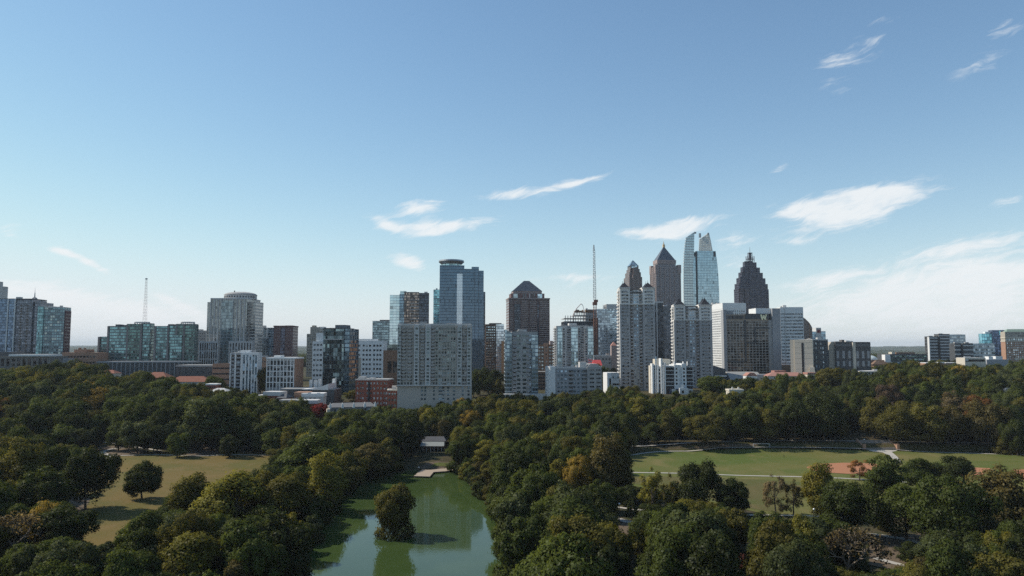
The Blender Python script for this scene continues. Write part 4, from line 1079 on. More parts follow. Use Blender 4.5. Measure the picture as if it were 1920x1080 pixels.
m_ = MB(); m_.box(-2.6, 2.6, -2.2, 2.2, zc(572), zc(566.5)); m_.box(-1.2, 3.6, -1.4, 1.4, zc(566.5), zc(562)); m_.build('operator_cab', M_RUST, e)
m_ = MB(); lattice('', m_, -.4, 0, zc(562), zc(470), 2.6, 2.0, .15, 26); lattice('', m_, -.7, 0, zc(470), zc(459), 2.0, .6, .2, 4); m_.build('jib', M_METAL, e)
m_ = MB(); m_.tube((2.4, 0, zc(566)), (1.5, 0, zc(520)), .1); m_.tube((1.5, 0, zc(520)), (-.3, 0, zc(480)), .1); m_.build('hoist_rope', M_METAL, e)
e = empty('concrete_pump', (proj_t(1076) * 884, 884, gz(proj_t(1076) * 884, 884) + b.zt(603))); tag(e, 'thin pale boom arm arching over the unfinished tower', 'boom arm')
zc = lambda py: CAM_Z + ray(1076, py)[1] * 884 - e.location.z; xc = lambda px: (proj_t(px) - proj_t(1076)) * 884
pp = [(1075.5, 604), (1075.5, 589), (1082, 578), (1090, 569.5), (1093, 572), (1095.5, 582)]
m_ = MB()
for k, (p, q) in enumerate(zip(pp[:-1], pp[1:])): m_.tube((xc(p[0]), 0, zc(p[1])), (xc(q[0]), 0, zc(q[1])), .75 - k * .1, .68 - k * .1, 6)
m_.build('boom', mat_plain('pale_boom_paint', (0.55, 0.47, 0.44), .6, .05, .3), e)
b = Bld('glass_tower', 'grey-blue glass tower stepped up to the right, behind the crane', 1099, 1160, 1100, 30, a=4)
x1, x2 = b.sx(1119), b.sx(1138); CW_33 = mat_curtain('grey_sky_glass', (0.36, 0.44, 0.50), (0.44, .46, .48), 2.6, 3.6, .16, .24, .65, var=.3)
wall_box(b, 0, x1, 2, 30, b.zt(580), M_BLUEGREY); wall_box(b, x1, x2, 0, 30, b.zt(579), CW_33, 'glass_facade'); wall_box(b, x2, b.w, 1, 30, b.zt(570.5), CW_33, 'glass_facade'); b.box('top_wall', x2, b.w, .6, 28, b.zt(579), b.zt(570), M_LCONC)
b.bands('F', .8, x1 - .8, lin(40, b.zt(583), 20), 1.5, W_DARK, y=2); b.bands('F', b.sx(1143), b.w - 1, lin(40, b.zt(582), 20), 1.7, W_PALE, y=1); b.roof(0, x1, 2, 30, b.zt(580), M_ROOFG, None, 1); b.done()
b = Bld('church_hall', 'low grey stone hall with a pink gabled tower, between the crane and the turreted tower', 1113, 1160, 800, 18)
H = b.zt(668); wall_box(b, 0, b.w, 0, 18, H, M_CONC); b.win('F', lin(1, b.w - 1, 7), [H - 3, H - 7], 1.6, 1.8, W_DARK); wall_box(b, b.sx(1146), b.sx(1156), -1.2, 8, b.zt(648), M_PINK, 'tower')
m_ = MB(); xg0, xg1 = b.sx(1145.5), b.sx(1156.5); m_.frustum(xg0, xg1, -1.6, 8.4, b.zt(648), (xg0 + xg1) / 2 - .1, (xg0 + xg1) / 2 + .1, 2, 5, b.zt(641)); m_.build('roof', M_PTILE, b.e); b.roof(0, b.w, 0, 18, H, M_ROOFG, M_LCONC, 1); b.done()
b = Bld('house', 'small house with a bright red roof beside the grey lower apartment block', 1112, 1128, 690, 12)
H = b.zt(685); wall_box(b, 0, b.w, 0, 12, H, M_LCONC); m_ = MB(); m_.frustum(-.4, b.w + .4, -.5, 12.5, H, .6, b.w - .6, 5, 7, b.zt(675)); m_.build('roof', mat_plain('bright_red_roof', (0.50, 0.06, 0.06), .7, .08, .3), b.e); b.win('F', lin(.5, b.w - .5, 3), [H - 2], 1.0, 1.3); b.done()
b = Bld('apartment_block', 'small white block at the left foot of the taller turreted tower', 1137, 1160, 640, 14, a=6)
H = b.zt(699); wall_box(b, 0, b.sx(1145), -1.5, 14, H, M_WHITE); wall_box(b, b.sx(1145), b.w, 0, 14, b.zt(700), M_LCONC); b.bands('F', b.sx(1148), b.w - .4, lin(1, H - 1, 3), 1.5, W_BLACK); b.box('entrance', b.sx(1141), b.sx(1144), -1.6, 0, BASE, b.zt(709), W_BLACK); b.roof(0, b.w, 0, 14, H, M_ROOFW, None, 0); b.done()

# ---- turreted twin towers
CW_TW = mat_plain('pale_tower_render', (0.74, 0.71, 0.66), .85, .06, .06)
def turret_tower(label, xl, xr, D, dep, top, tip, split, wings, a, base_py):
    b = Bld('turreted_tower', label, xl, xr, D, dep, a=a, group='twin turreted towers')
    H = b.zt(top); zs_ = b.zt(split)
    (w0, w1), (w2, w3) = [(b.sx(p), b.sx(q)) for p, q in wings]
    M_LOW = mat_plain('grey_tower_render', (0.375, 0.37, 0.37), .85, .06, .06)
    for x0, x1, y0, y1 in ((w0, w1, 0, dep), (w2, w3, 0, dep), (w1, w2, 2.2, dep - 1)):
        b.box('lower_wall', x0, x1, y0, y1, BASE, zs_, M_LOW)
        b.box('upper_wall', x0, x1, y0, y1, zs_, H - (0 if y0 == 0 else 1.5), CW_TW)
    b.box('painted_sun_edge', w0 - .5, w0, 0, 3, BASE, zs_, CW_TW)  # pale render imitates sunlight along the left edge of the grey wall
    fl = lin(2.0, H - 1.6, int((H - 2) / 3.15))
    b.win('F', [w0 + (w1 - w0) * f for f in (.25, .75)], fl, 1.7, 1.7, W_DARK)
    b.win('F', [w2 + (w3 - w2) * f for f in (.25, .75)], fl, 1.7, 1.7, W_DARK)
    b.win('F', [w1 + (w2 - w1) * f for f in (.40, .60)], fl, 1.5, 1.7, W_BLUE, y=2.2)
    b.balc('F', [w0 + (w1 - w0) * .5, w2 + (w3 - w2) * .5], fl[::1], 3.0, 1.1, M_BLUEGREY)
    b.balc('F', [w1 + 1.8, w2 - 1.8], fl[::1], 2.6, 1.6, M_LOW, y=2.2)
    b.win('F', [w1 + 1.8, w2 - 1.8], [z + 1.5 for z in fl], 2.2, 1.9, W_BLACK, y=2.2)
    b.balc('L', lin(3, dep - 2, 3), fl, 3.2, 1.4, CW_TW); b.win('L', lin(3, dep - 2, 6), [z + 1.2 for z in fl], 1.6, 1.8, W_DARK)
    b.box('belt_course', w0 - .3, w3 + .3, -.35, dep, zs_ - .5, zs_ + .4, CW_TW)
    for x0, x1 in ((w0, w1), (w2, w3)):
        b.box('cornice', x0 - .5, x1 + .5, -.8, 8, H, H + 1.0, CW_TW)
    b.box('roof', w0 + 1, w3 - 1, 8.1, dep - 1, H - .5, H + .2, M_ROOFD)
    b.bands('F', w1 + .5, w2 - .5, [H - 3.6], 2.0, W_BLACK, name='roof_terrace', y=2.2)
    Ht = b.zt(tip)
    for (x0, x1, y0) in ((w0, w1, 0), (w2, w3, 0), (w0, w1, dep - 8), (w2, w3, dep - 8)):
        cx = (x0 + x1) / 2; hw = min((x1 - x0) / 2, 4.8); h0 = H + 1.0; h1 = Ht - 2.2
        if y0: b.box('turret_wall', x0, x1, y0, y0 + 8, H + .2, h0, CW_TW)
        m_ = MB(); cyy = y0 + 3.8
        m_.frustum(cx - hw, cx + hw, cyy - hw, cyy + hw, h0, cx - hw * .46, cx + hw * .46, cyy - hw * .46, cyy + hw * .46, h0 + (h1 - h0) * .48)
        m_.frustum(cx - hw * .46, cx + hw * .46, cyy - hw * .46, cyy + hw * .46, h0 + (h1 - h0) * .48, cx - .15, cx + .15, cyy - .15, cyy + .15, h1)
        t_ = m_.build('turret_roof', M_BLACK, b.e)
        f_ = MB(); f_.tube((cx, cyy, h1 - .3), (cx, cyy, h1 + 2.2), .22, .08); f_.build('finial', M_BLACK, t_)
    b.done()
turret_tower('taller of two turreted pale towers, with four dark pointed roofs', 1163.5, 1229, 690, 18, 541, 524.5, 570, ((1163.5, 1182), (1206, 1229)), 0, 727)
turret_tower('shorter of two turreted pale towers, behind the white stepped block', 1265, 1336, 735, 16, 573, 554.5, 600, ((1265, 1286), (1312, 1336)), -2, 712)

CW_BK = mat_curtain('black_glass', (0.035, 0.045, 0.06), (0.05, 0.055, 0.065), 1.8, 3.6, .08, .18, .7, var=.5)
b = Bld('glass_tower', 'narrow black glass tower with a pale edge between the two turreted towers', 1229, 1268, 850, 24, a=3)
H = b.zt(568); x1 = b.sx(1244.5); wall_box(b, 0, x1, 0, 24, H, CW_BK, 'glass_facade'); b.box('pale_edge', b.sx(1231.5), b.sx(1233.2), -.5, 0, 0, H, M_LCONC)
wall_box(b, x1, b.w, 1.5, 24, b.zt(574), mat_curtain('slate_glass', (0.085, 0.10, 0.125), (0.15, 0.16, 0.175), 2.4, 3.4, .2, .3, .5, var=.5), 'glass_facade'); b.box('roof_cap', -.3, x1, -.4, 20, H, b.zt(565), M_LCONC); b.roof(x1, b.w, 1.5, 24, b.zt(574), M_ROOFD, None, 1); b.done()

# ---- brown stepped tower with a glass pyramid
b = Bld('stepped_tower', 'brown stepped tower tipped with a small glass pyramid, behind the taller turreted tower', 1179, 1204, 1120, 30, a=6, py=520)
CW_GL = mat_curtain('brown_granite_grid', (0.055, 0.05, 0.055), (0.18, 0.135, 0.12), 2.6, 3.6, .42, .45, .4, var=.5)
for p0, p1, py, y0 in ((1179, 1204, 519, 0), (1181, 1202.5, 510, 2), (1183, 1201, 503.5, 4), (1184.5, 1199.5, 497.5, 6)):
    wall_box(b, b.sx(p0), b.sx(p1), y0, 30 - y0, b.zt(py), CW_GL)
b.box('bay', b.sx(1187), b.sx(1196), -1.5, 0, BASE, b.zt(501.5), CW_GL)
b.fins('F', [b.sx(p) for p in (1180, 1186.5, 1196.5)], 0, b.zt(515), 1.2, M_PINK, proud=1.2)
m_ = MB(); x0, x1 = b.sx(1183), b.sx(1200); m_.frustum(x0, x1, 5.8, 22, b.zt(497.5), (x0 + x1) / 2 - .2, (x0 + x1) / 2 + .2, 13.8, 14.2, b.zt(485.5))
m_.build('glass_pyramid', mat_curtain('pyramid_glass', (0.36, 0.50, 0.55), (0.16, .18, .2), 1.9, 1.8, .1, .12, .6, var=.4), b.e)
b.win('F', [b.sx(1191.5)], [b.zt(499.3)], 8.5, 3.0, W_PALE, y=5.7); b.done()

# ---- pink granite tower with the great pyramid roof
b = Bld('pyramid_tower', 'tall pink granite tower with a steep dark pyramid roof and golden finial', 1229, 1276.5, 1460, 34, a=8, py=520)
CW_OA = mat_curtain('pink_granite_grid', (0.05, 0.055, 0.08), (0.32, 0.275, 0.265), 3.0, 4.0, .34, .34, .5, var=.4)
H = b.zt(500); wall_box(b, 0, b.w, 0, 34, H, CW_OA)
b.fins('F', [b.sx(p) for p in (1230.2, 1238, 1246.5, 1256, 1265, 1275.5)], 0, H, 1.8, M_PINK, proud=1.4)
b.fins('L', lin(0, 34, 4), 0, H, 2.0, M_PINK, proud=1.2)
for x0, x1, y0 in ((-.6, b.sx(1234), -1.6), (b.sx(1271), b.w + .6, -1.6), (-.6, b.sx(1234), 25), (b.sx(1271), b.w + .6, 25)):
    b.box('corner_turret', x0, x1, y0, y0 + 10, b.zt(512), b.zt(496), M_PINK)
xi0, xi1 = b.sx(1234.5), b.sx(1269); Hi = b.zt(486.5)
wall_box(b, xi0, xi1, 4.5, 29.5, Hi, CW_OA, 'upper_wall', H); b.box('attic', xi0 - .6, xi1 + .6, 3.9, 30.1, b.zt(493), Hi, M_PINK)
m_ = MB(); cxm = b.sx(1250, 460)
for px in (1241, 1247.5, 1254, 1260):
    g_ = MB(); xg = b.sx(px); g_.slab([(xg - 1.8, b.zt(494)), (xg + 1.8, b.zt(494)), (xg, b.zt(489))], 3.1, 3.89); g_.build('gable', M_PINK, b.e)
m_.frustum(xi0 + .5, xi1 - .5, 5, 29, Hi, cxm - 1.2, cxm + 1.2, 15.8, 18.2, b.zt(461)); m_.build('pyramid_roof', M_SLATE, b.e)
m_ = MB(); m_.box(cxm - 2.0, cxm + 2.0, 15, 19, b.zt(461) - .5, b.zt(456)); m_.tube((cxm, 17, b.zt(456)), (cxm, 17, b.zt(449)), 1.2, .2); m_.build('finial', mat_plain('gilded_finial', (0.62, 0.45, 0.24), .5, .05, .2), b.e); b.done()

# ---- glass sail tower
b = Bld('glass_skyscraper', 'tall glass skyscraper with two curved sail-like fins above its roof', 1282, 1349, 1130, 34, a=3, py=560)
CW_SA = mat_curtain('sail_glass', (0.40, 0.46, 0.48), (0.50, 0.52, 0.51), 4.2, 4.0, .10, .34, .7, var=.10, tilt=.01, dark=.0)
CW_SB = mat_curtain('silver_blue_glass', (0.34, 0.44, 0.50), (0.24, 0.31, 0.36), 2.4, 4.0, .10, .10, .85, var=.14, tilt=.012, dark=.04)
def P_(px, py): return (b.sx(px, 560) , b.zt(py))
base_z = BASE
left = [(b.sx(1282), base_z), (b.sx(1300), base_z), (b.sx(1300), b.zt(500)), (b.sx(1302.5), b.zt(480)), (b.sx(1304), b.zt(435)), (b.sx(1299), b.zt(438)), (b.sx(1288.5), b.zt(445.5)), (b.sx(1286.5), b.zt(456)), (b.sx(1284.2), b.zt(475)), (b.sx(1282.6), b.zt(505)), (b.sx(1282), b.zt(540))]
m_ = MB(); m_.slab(left, -1.0, 3.2); m_.build('sail', CW_SA, b.e)
wall_box(b, b.sx(1284) + 9.5, b.sx(1301), 3.25, 32, b.zt(480), CW_SB, 'glass_facade')
b.box('glass_facade', b.sx(1300) + .02, b.sx(1307.5), 0, 33, BASE, b.zt(481), CW_SB)
b.box('recess', b.sx(1305.4), b.sx(1309), -.3, .2, BASE, b.zt(471), M_DGREY)
right = [(b.sx(1308.6), base_z), (b.sx(1349), base_z), (b.sx(1348.8), b.zt(540)), (b.sx(1347.8), b.zt(510)), (b.sx(1345.8), b.zt(485)), (b.sx(1343.6), b.zt(470)), (b.sx(1308.6), b.zt(470))]
m_ = MB(); m_.slab(right, .4, 34); m_.build('glass_facade', CW_SB, b.e)
b.box('plant_recess', b.sx(1339.5), b.sx(1344), .1, .4, b.zt(481), b.zt(471), M_DGREY); b.box('plant_recess', b.sx(1301), b.sx(1305.5), -.5, 0, b.zt(481), b.zt(473), M_DGREY)
m_ = MB()
def edge_r(py): return float(np.interp(py, [434, 450, 470], [1337, 1340.5, 1343.5]))
def top_l(px): return float(np.interp(px, [1317.5, 1319, 1330, 1337], [470, 446, 438.5, 434.5]))
for px in (1319, 1322, 1325, 1328, 1331, 1334, 1337): m_.box(b.sx(px) - .28, b.sx(px) + .28, 14, 14.6, b.zt(470), b.zt(top_l(px)), 0)
for py in range(438, 471, 4):
    x0 = next((p for p in range(1317, 1340) if top_l(p) <= py), 1318)
    m_.box(b.sx(x0), b.sx(edge_r(py)), 14.05, 14.55, b.zt(py) - .3, b.zt(py) + .3)
for py0, py1 in zip(range(434, 470, 6), range(440, 476, 6)): m_.tube((b.sx(edge_r(py0)), 14.3, b.zt(py0)), (b.sx(edge_r(py1)), 14.3, b.zt(py1)), .55, n=4)
for px0, px1 in ((1317.5, 1319), (1319, 1330), (1330, 1337)): m_.tube((b.sx(px0), 14.3, b.zt(top_l(px0))), (b.sx(px1), 14.3, b.zt(top_l(px1))), .6, n=4)
fr = m_.build('sail', mat_plain('pale_lattice', (0.72, 0.73, 0.70), .6, .04, .2), b.e)
pg = MB(); pg.slab([(b.sx(1319), b.zt(470)), (b.sx(1343), b.zt(470)), (b.sx(1340), b.zt(450)), (b.sx(1336.6), b.zt(436)), (b.sx(1330), b.zt(440)), (b.sx(1319.4), b.zt(447))], 14.7, 15.1)
M_SCR = mat_curtain('pale_screen_glass', (0.74, 0.76, 0.74), (0.80, 0.80, 0.76), 2.3, 3.4, .2, .2, .0, rough=.5, var=.3, tilt=.1, dark=.15)
_t = NT(M_SCR.node_tree); _tr = _t.new('ShaderNodeBsdfTranslucent'); _tr.inputs[0].default_value = (.95, .96, .92, 1); _mx = _t.new('ShaderNodeMixShader'); _mx.inputs[0].default_value = .55
_t.l.new(_t.n['Principled BSDF'].outputs[0], _mx.inputs[1]); _t.l.new(_tr.outputs[0], _mx.inputs[2]); _t.l.new(_mx.outputs[0], _t.n['Material Output'].inputs[0])
pg.build('screen', M_SCR or mat_curtain('pale_screen_glass', (0.62, 0.64, 0.58), (0.72, 0.70, 0.62), 2.3, 3.4, .2, .2, .35, rough=.35, var=.3, tilt=.1, dark=.1), fr)
m_ = MB(); m_.box(b.sx(1319.5), b.sx(1323), 16, 19, b.zt(442), b.zt(434)); m_.box(b.sx(1334.5), b.sx(1337.5), 13, 16, b.zt(437), b.zt(433.5)); m_.box(b.sx(1304), b.sx(1308), 0, 3, b.zt(437.5), b.zt(434.5)); m_.build('roof_crane', M_METAL, b.e)
b.done()

# ---- dark stepped tower with the spire
b = Bld('stepped_tower', 'dark purple-grey granite tower with stepped top and an open spire', 1386, 1442, 1330, 24, a=6, py=560)
CW_PR = mat_curtain('purple_granite', (0.045, 0.048, 0.075), (0.054, 0.056, 0.078), 2.8, 4.0, .38, .40, .45, var=.4)
CW_PB = mat_curtain('purple_band_granite', (0.045, 0.045, 0.065), (0.125, 0.10, 0.118), 3.0, 4.4, .03, .40, .45, var=.4)
M_PURP = mat_plain('purple_grey_stone', (0.10, 0.088, 0.11), .7, .06, .1)
steps = [(1386.5, 1443, 541, 0), (1387.5, 1442, 531, 1), (1390.5, 1438.5, 520, 2.5), (1394, 1434.5, 509.5, 4), (1397.5, 1430, 499.5, 5.5), (1401.5, 1424.5, 489.5, 7)]
for k, (p0, p1, py, y0) in enumerate(steps):
    x0, x1 = b.sx(p0), b.sx(p1); c0, c1 = x0 + (x1 - x0) * .34, x0 + (x1 - x0) * .64
    b.box('tier', x0, c0, y0 + 1.5, 24 - y0, (b.zt(steps[k - 1][2]) - 4 if k else BASE), b.zt(py), CW_PR)
    b.box('tier', c0, c1, y0, 24 - y0, (b.zt(steps[k - 1][2]) - 4 if k else BASE), b.zt(py - .6), CW_PR)
    b.box('tier', c1, x1, y0 + 2.5, 24 - y0, (b.zt(steps[k - 1][2]) - 4 if k else BASE), b.zt(py + .8), CW_PR)
    b.multi('ledge', [(x0 - .3, c0, y0 + 1.1, y0 + 2.2, b.zt(py) - .2, b.zt(py) + .7), (c0 - .1, c1 + .3, y0 - .4, y0 + 1.05, b.zt(py - .6) - .2, b.zt(py - .6) + .7)], M_PURP)
b.box('band_bay', b.sx(1387.2), b.sx(1405), -1.2, 0, BASE, b.zt(541), CW_PB)
b.box('dark_recess', b.sx(1395), b.sx(1396.5), -1.5, 0, BASE, b.zt(541), M_BLACK)
m_ = MB(); cx = b.sx(1411.5, 480); hw = b.sx(1417.5) - b.sx(1411.5)
za, zb2, zc2 = b.zt(489.5), b.zt(480.5), b.zt(472)
for sx_ in (-1, -.33, .33, 1):
    for yy in (8, 15): m_.box(cx + sx_ * hw - .5, cx + sx_ * hw + .5, yy, yy + 1, za, zb2 + (2 if abs(sx_) == 1 else 0))
m_.box(cx - hw, cx + hw, 8, 16, zb2 - 4.0, zb2 - 3.2)
for sx_ in (-.45, .45):
    for yy in (9, 14): m_.box(cx + sx_ * hw - .5, cx + sx_ * hw + .5, yy, yy + 1, zb2 - 4, zc2)
m_.box(cx - .48 * hw - .5, cx + .48 * hw + .5, 9, 15, zc2 - 1.2, zc2); m_.box(cx - 1.2, cx + 1.2, 11, 13, za, zc2 - 1)
c_ = m_.build('crown', M_PURP, b.e)
m_ = MB(); m_.tube((cx, 12, zc2), (cx, 12, b.zt(461)), .6, .2); m_.build('spire', M_METAL, b.e); b.done()

# ---- white office slabs
CW_CS = mat_curtain('white_office_grid', (0.10, 0.12, 0.14), (0.66, 0.66, 0.64), 2.6, 3.7, .46, .46, .4, var=.4)
b = Bld('office_slab', 'white office slab with a sunlit gridded side and blank top, behind the dark hotel', 1356, 1399.5, 900, 46, a=5, py=620)
b2 = b; H = b.zt(568); 
wall_box(b, 0, b.w, 0, 46, H - 7, M_WHITE); b.box('blank_top', -.2, b.w + .2, -.2, 46.2, H - 7, H, M_WHITE)
fl = lin(4, H - 8.5, 27)
b.win('L', lin(1, 45, 14), fl, 1.5, 1.9, W_DARK); b.win('F', lin(1, b.w - 1, 10), fl, 1.3, 1.9, W_DARK)
b.roof(0, b.w, 0, 46, H, M_ROOFW, None, 2)
b.done()

# ---- dark hotel
b = Bld('hotel_tower', 'dark gridded hotel tower with a pale letter W at its top right', 1362, 1441.5, 770, 9, a=3, py=640)
H = b.zt(589.5); Ht = b.zt(598)
wall_box(b, 0, b.w, 0, 9, H, mat_curtain('hotel_dark_glass', (0.085, 0.078, 0.072), (0.045, 0.045, 0.048), 100.0, 100.0, 0, 0, .6, var=.2), 'glass_facade')
M_FRM = mat_plain('warm_grey_mullion', (0.38, 0.36, 0.33), .7, .08, .1)
x0, x1 = b.sx(1362.5), b.sx(1441.5); cols = [b.sx(p) for p in np.linspace(1363, 1441, 14)]; rows = [b.zt(p) for p in np.linspace(602, 697, 20)]
mw = MB()
W_HOT = mat_window('hotel_pane', (0.045, 0.044, 0.044), metal=.5, var=.6, curtain=.07, bright=(.20, .17, .14))
b.win('F', [(c + d) / 2 for c, d in zip(cols[:-1], cols[1:])], [(c + d) / 2 for c, d in zip(rows[:-1], rows[1:])], cols[1] - cols[0] - .5, rows[0] - rows[1] - .4, W_HOT)
b.fins('F', cols, rows[-1], rows[0], .5, M_FRM, name='mullion', proud=.22)
for z in rows: b.box('transom', x0, x1, -.16, 0, z - .24, z + .24, M_FRM)
for p0, p1, q0, q1 in ((1396, 1399, 600, 680), (1414.5, 1417, 616, 643), (1398, 1417, 641, 644), (1416, 1443, 613.5, 616.5), (1363, 1399, 676.5, 679.5)):
    b.box('dark_channel', b.sx(p0), b.sx(p1), -.7, 0, b.zt(q1), b.zt(q0), M_DGREY)
b.box('top_band', b.sx(1398), b.w + .6, -1.3, 8.5, H - .02, b.zt(588) + .0, M_DGREY); b.box('sign_band', b.sx(1398), b.w + .8, -1.0, -.01, Ht, H, M_DGREY); b.box('top_window', b.sx(1363), b.sx(1395), -.5, 0, Ht, H - 1.2, CW_BK)
b.box('left_slab', -3.2, -.02, -1.5, 6, BASE, b.zt(581), M_BLUEGREY); b.box('roof_box',   .1, b.sx(1377), 2, 8, H, b.zt(582), M_BLUEGREY)
b.box('right_slab', b.w, b.sx(1448), -.6, 26, BASE, b.zt(600), M_CONC); b.box('right_slab', b.sx(1448), b.sx(1463), -2, 24, BASE, b.zt(578), M_BLUEGREY)
b.box('white_core', b.sx(1420), b.sx(1448) - .1, 2, 22, b.zt(588), b.zt(577.5), M_WHITE)
# the letter W of the sign
m_ = MB(); X0, X1, Z0, Z1 = b.sx(1426.5), b.sx(1438), b.zt(599.5), b.zt(590.2); w_ = X1 - X0; t_ = .85
pts_ = [(X0 + .5, Z1), (X0 + w_ * .28, Z0), (X0 + w_ * .5, Z1 - .4), (X0 + w_ * .72, Z0), (X1 - .5, Z1)]
for (xa, za), (xb_, zb_) in zip(pts_[:-1], pts_[1:]):
    th = 1.75 if za > zb_ else 1.15
    q_ = [(xa - th / 2, za), (xb_ - th / 2, zb_), (xb_ + th / 2, zb_), (xa + th / 2, za)]
    if za < zb_: q_ = [(xa - th / 2, za), (xa + th / 2, za), (xb_ + th / 2, zb_), (xb_ - th / 2, zb_)]
    m_.slab(q_, -1.35 - (.02 if za > zb_ else 0), -1.02)
m_.box(X0 - .5, X0 + 1.5, -1.33, -1.03, Z1 - .01, Z1 + .35); m_.box(X1 - 1.5, X1 + .5, -1.33, -1.03, Z1 - .01, Z1 + .35)
m_.build('letter_sign', M_YELL, b.e); b.done()
b = Bld('podium_block', 'sloping grey podium at the foot of the dark hotel', 1362, 1424, 742, 18, a=3)
m_ = MB(); m_.frustum(0, b.w, -10, 18, b.zt(712), 1, b.w - 1, 4, 18, b.zt(698)); m_.build('sloping_roof', M_ROOFG, b.e); b.box('canopy', b.sx(1378), b.sx(1402), -14, -10.1, b.zt(712.5), b.zt(711), M_ROOFW); b.box('wall', .5, b.w - .5, -9.5, 17, BASE, b.zt(712) - .02, M_DGREY); b.done()
b = Bld('podium_block', 'low dark podium with a white ledge at the left foot of the dark hotel', 1336, 1359, 735, 18, a=3)
wall_box(b, 0, b.w, 0, 18, b.zt(692), M_DGREY); b.box('ledge', 1, b.w, -3, 0, b.zt(706), b.zt(704), M_WHITE); m_ = MB(); m_.frustum(0, b.w, 0, 18, b.zt(692), 0, 2, 1, 17, b.zt(686)); m_.build('roof', M_ROOFD, b.e); b.done()

b = Bld('office_block', 'white gridded office block with a tall blank top band, right of the dark hotel', 1464, 1507, 880, 30, a=-4, py=620)
H = b.zt(576); Hb = b.zt(587); wall_box(b, 0, b.w, 0, 30, H, M_WHITE)
zs = [b.zt(p) for p in np.linspace(589, 681, 16)]; b.win('F', lin(5.5, b.w - .6, 12), zs, 1.35, 1.9, W_DARK); b.win('F', [b.sx(p) for p in (1465.5, 1468, 1470.5)], zs, .9, 1.9, W_DARK)
b.box('corner_pier', b.sx(1471.5), b.sx(1472.5), -.5, 0, BASE, H, M_LCONC); b.box('podium', -6, b.sx(1490), -8, -.1, BASE, b.zt(684), M_BROWN); b.roof(0, b.w, 0, 30, H, M_ROOFW, None, 2); b.done()
b = Bld('curved_tower', 'brown tower with a curved sloping shoulder behind the white gridded office block', 1505, 1523, 1150, 26, py=620)
prof = [(0, BASE), (b.w, BASE), (b.w, b.zt(614)), (b.sx(1521), b.zt(610)), (b.sx(1517), b.zt(604)), (b.sx(1511), b.zt(598)), (b.sx(1507), b.zt(595)), (0, b.zt(595))]
m_ = MB(); m_.slab(prof, 0, 26); m_.build('wall', mat_curtain('brown_bands', (0.07, 0.065, 0.07), (0.20, 0.155, 0.135), 2.6, 3.8, .1, .45, .4), b.e); b.box('edge_rib', b.sx(1518) - .5, b.sx(1518) + .5, -.6, 0, BASE, b.zt(606), M_TAN); b.done()
b = Bld('office_tower', 'distant blue banded tower with a white frame and small maroon sign', 1521, 1548, 1500, 26, py=625)
H = b.zt(621); CW_DB = mat_curtain('pale_band_glass', (0.26, 0.42, 0.52), (0.58, 0.62, 0.64), 6.0, 5.0, .0, .4, .6, var=.2)
wall_box(b, 0, b.sx(1530), 0, 26, b.zt(621.5), CW_DB, 'glass_facade'); wall_box(b, b.sx(1539.5), b.w, 0, 26, b.zt(621), CW_DB, 'glass_facade'); wall_box(b, b.sx(1530), b.sx(1539.5), -1, 26, b.zt(614.5), M_LCONC, 'core')
b.box('sign', b.sx(1532), b.sx(1538), -1.6, -1, b.zt(624), b.zt(618), M_MAROON); b.done()

# ---- museum / arts building
b = Bld('museum', 'sunlit beige concrete block with one dark vertical slot, beside the dark panelled block', 1490, 1524, 705, 30, a=-24, py=660)
H = b.zt(637); wall_box(b, 0, b.w, 0, 16, H, M_CREAM)
for z in lin(2, H, 9): b.box('joint', .2, b.w - .2, -.05, 0, z - .06, z + .06, M_BEIGE)
b.box('slot', b.sx(1503), b.sx(1507), -.12, .3, -1, b.zt(643), M_BLACK); b.box('notch', -4, 0, 1, 15, BASE, H, M_CREAM); b.box('roof', .3, b.w - .3, .3, 15.7, H, H + .15, M_ROOFG)
m_ = MB(); m_.slab([(b.w - 3, BASE), (b.w + 4, BASE), (b.w + 1, b.zt(688)), (b.w - 3, b.zt(688))], -3, -.1); m_.build('buttress', M_CREAM, b.e); b.done()
b = Bld('museum', 'dark concrete block with ragged vertical windows and cluttered roof, right of the beige one', 1524, 1553, 712, 26, a=8, py=660)
H = b.zt(638); wall_box(b, 0, b.w, 0, 26, H, M_DGREY); rr = random.Random(3)
zr = lin(2, H - 1, 10)
for k in range(6): b.win('F', [b.sx(1526 + k * 4.4)], [z for z in zr if rr.random() < .75], 1.1, 2.2, [W_DARK, W_PALE, W_BLACK][k % 3])
b.roof(0, b.w, 0, 26, H, M_ROOFD, M_LCONC, 5); b.done()
b = Bld('concert_hall', 'long dark concrete hall with pale vertical panels in two tiers', 1556, 1633, 730, 34, a=4, py=670)
H = b.zt(643); x1 = b.sx(1567); M_DCON = mat_plain('stained_dark_concrete', (0.105, 0.10, 0.098), .9, .22, .12, streak=.3)
wall_box(b, x1, b.w, 0, 34, H, M_DCON); wall_box(b, b.sx(1598), b.sx(1603), -2, 20, b.zt(642), M_CREAM, 'painted_sun_return')  # cream colour stands in for sunlight on the dark hall's return
m_ = MB(); m_.slab([(0, BASE), (x1, BASE), (x1, b.zt(641)), (b.sx(1561), b.zt(641)), (0, b.zt(648))], 1.5, 30); m_.build('wall', M_BEIGE, b.e)
M_PAN = mat_plain('pale_panel', (0.36, 0.355, 0.35), .85, .1, .15)
ps = [b.sx(p) for p in (1571, 1582, 1593, 1608, 1618.5, 1628.5)]
b.win('F', ps, [(b.zt(658) + b.zt(672)) / 2], 2.4, b.zt(658) - b.zt(672), M_PAN, name='panel'); b.win('F', ps, [(b.zt(677) + b.zt(687)) / 2], 2.4, b.zt(677) - b.zt(687), M_PAN, name='panel')
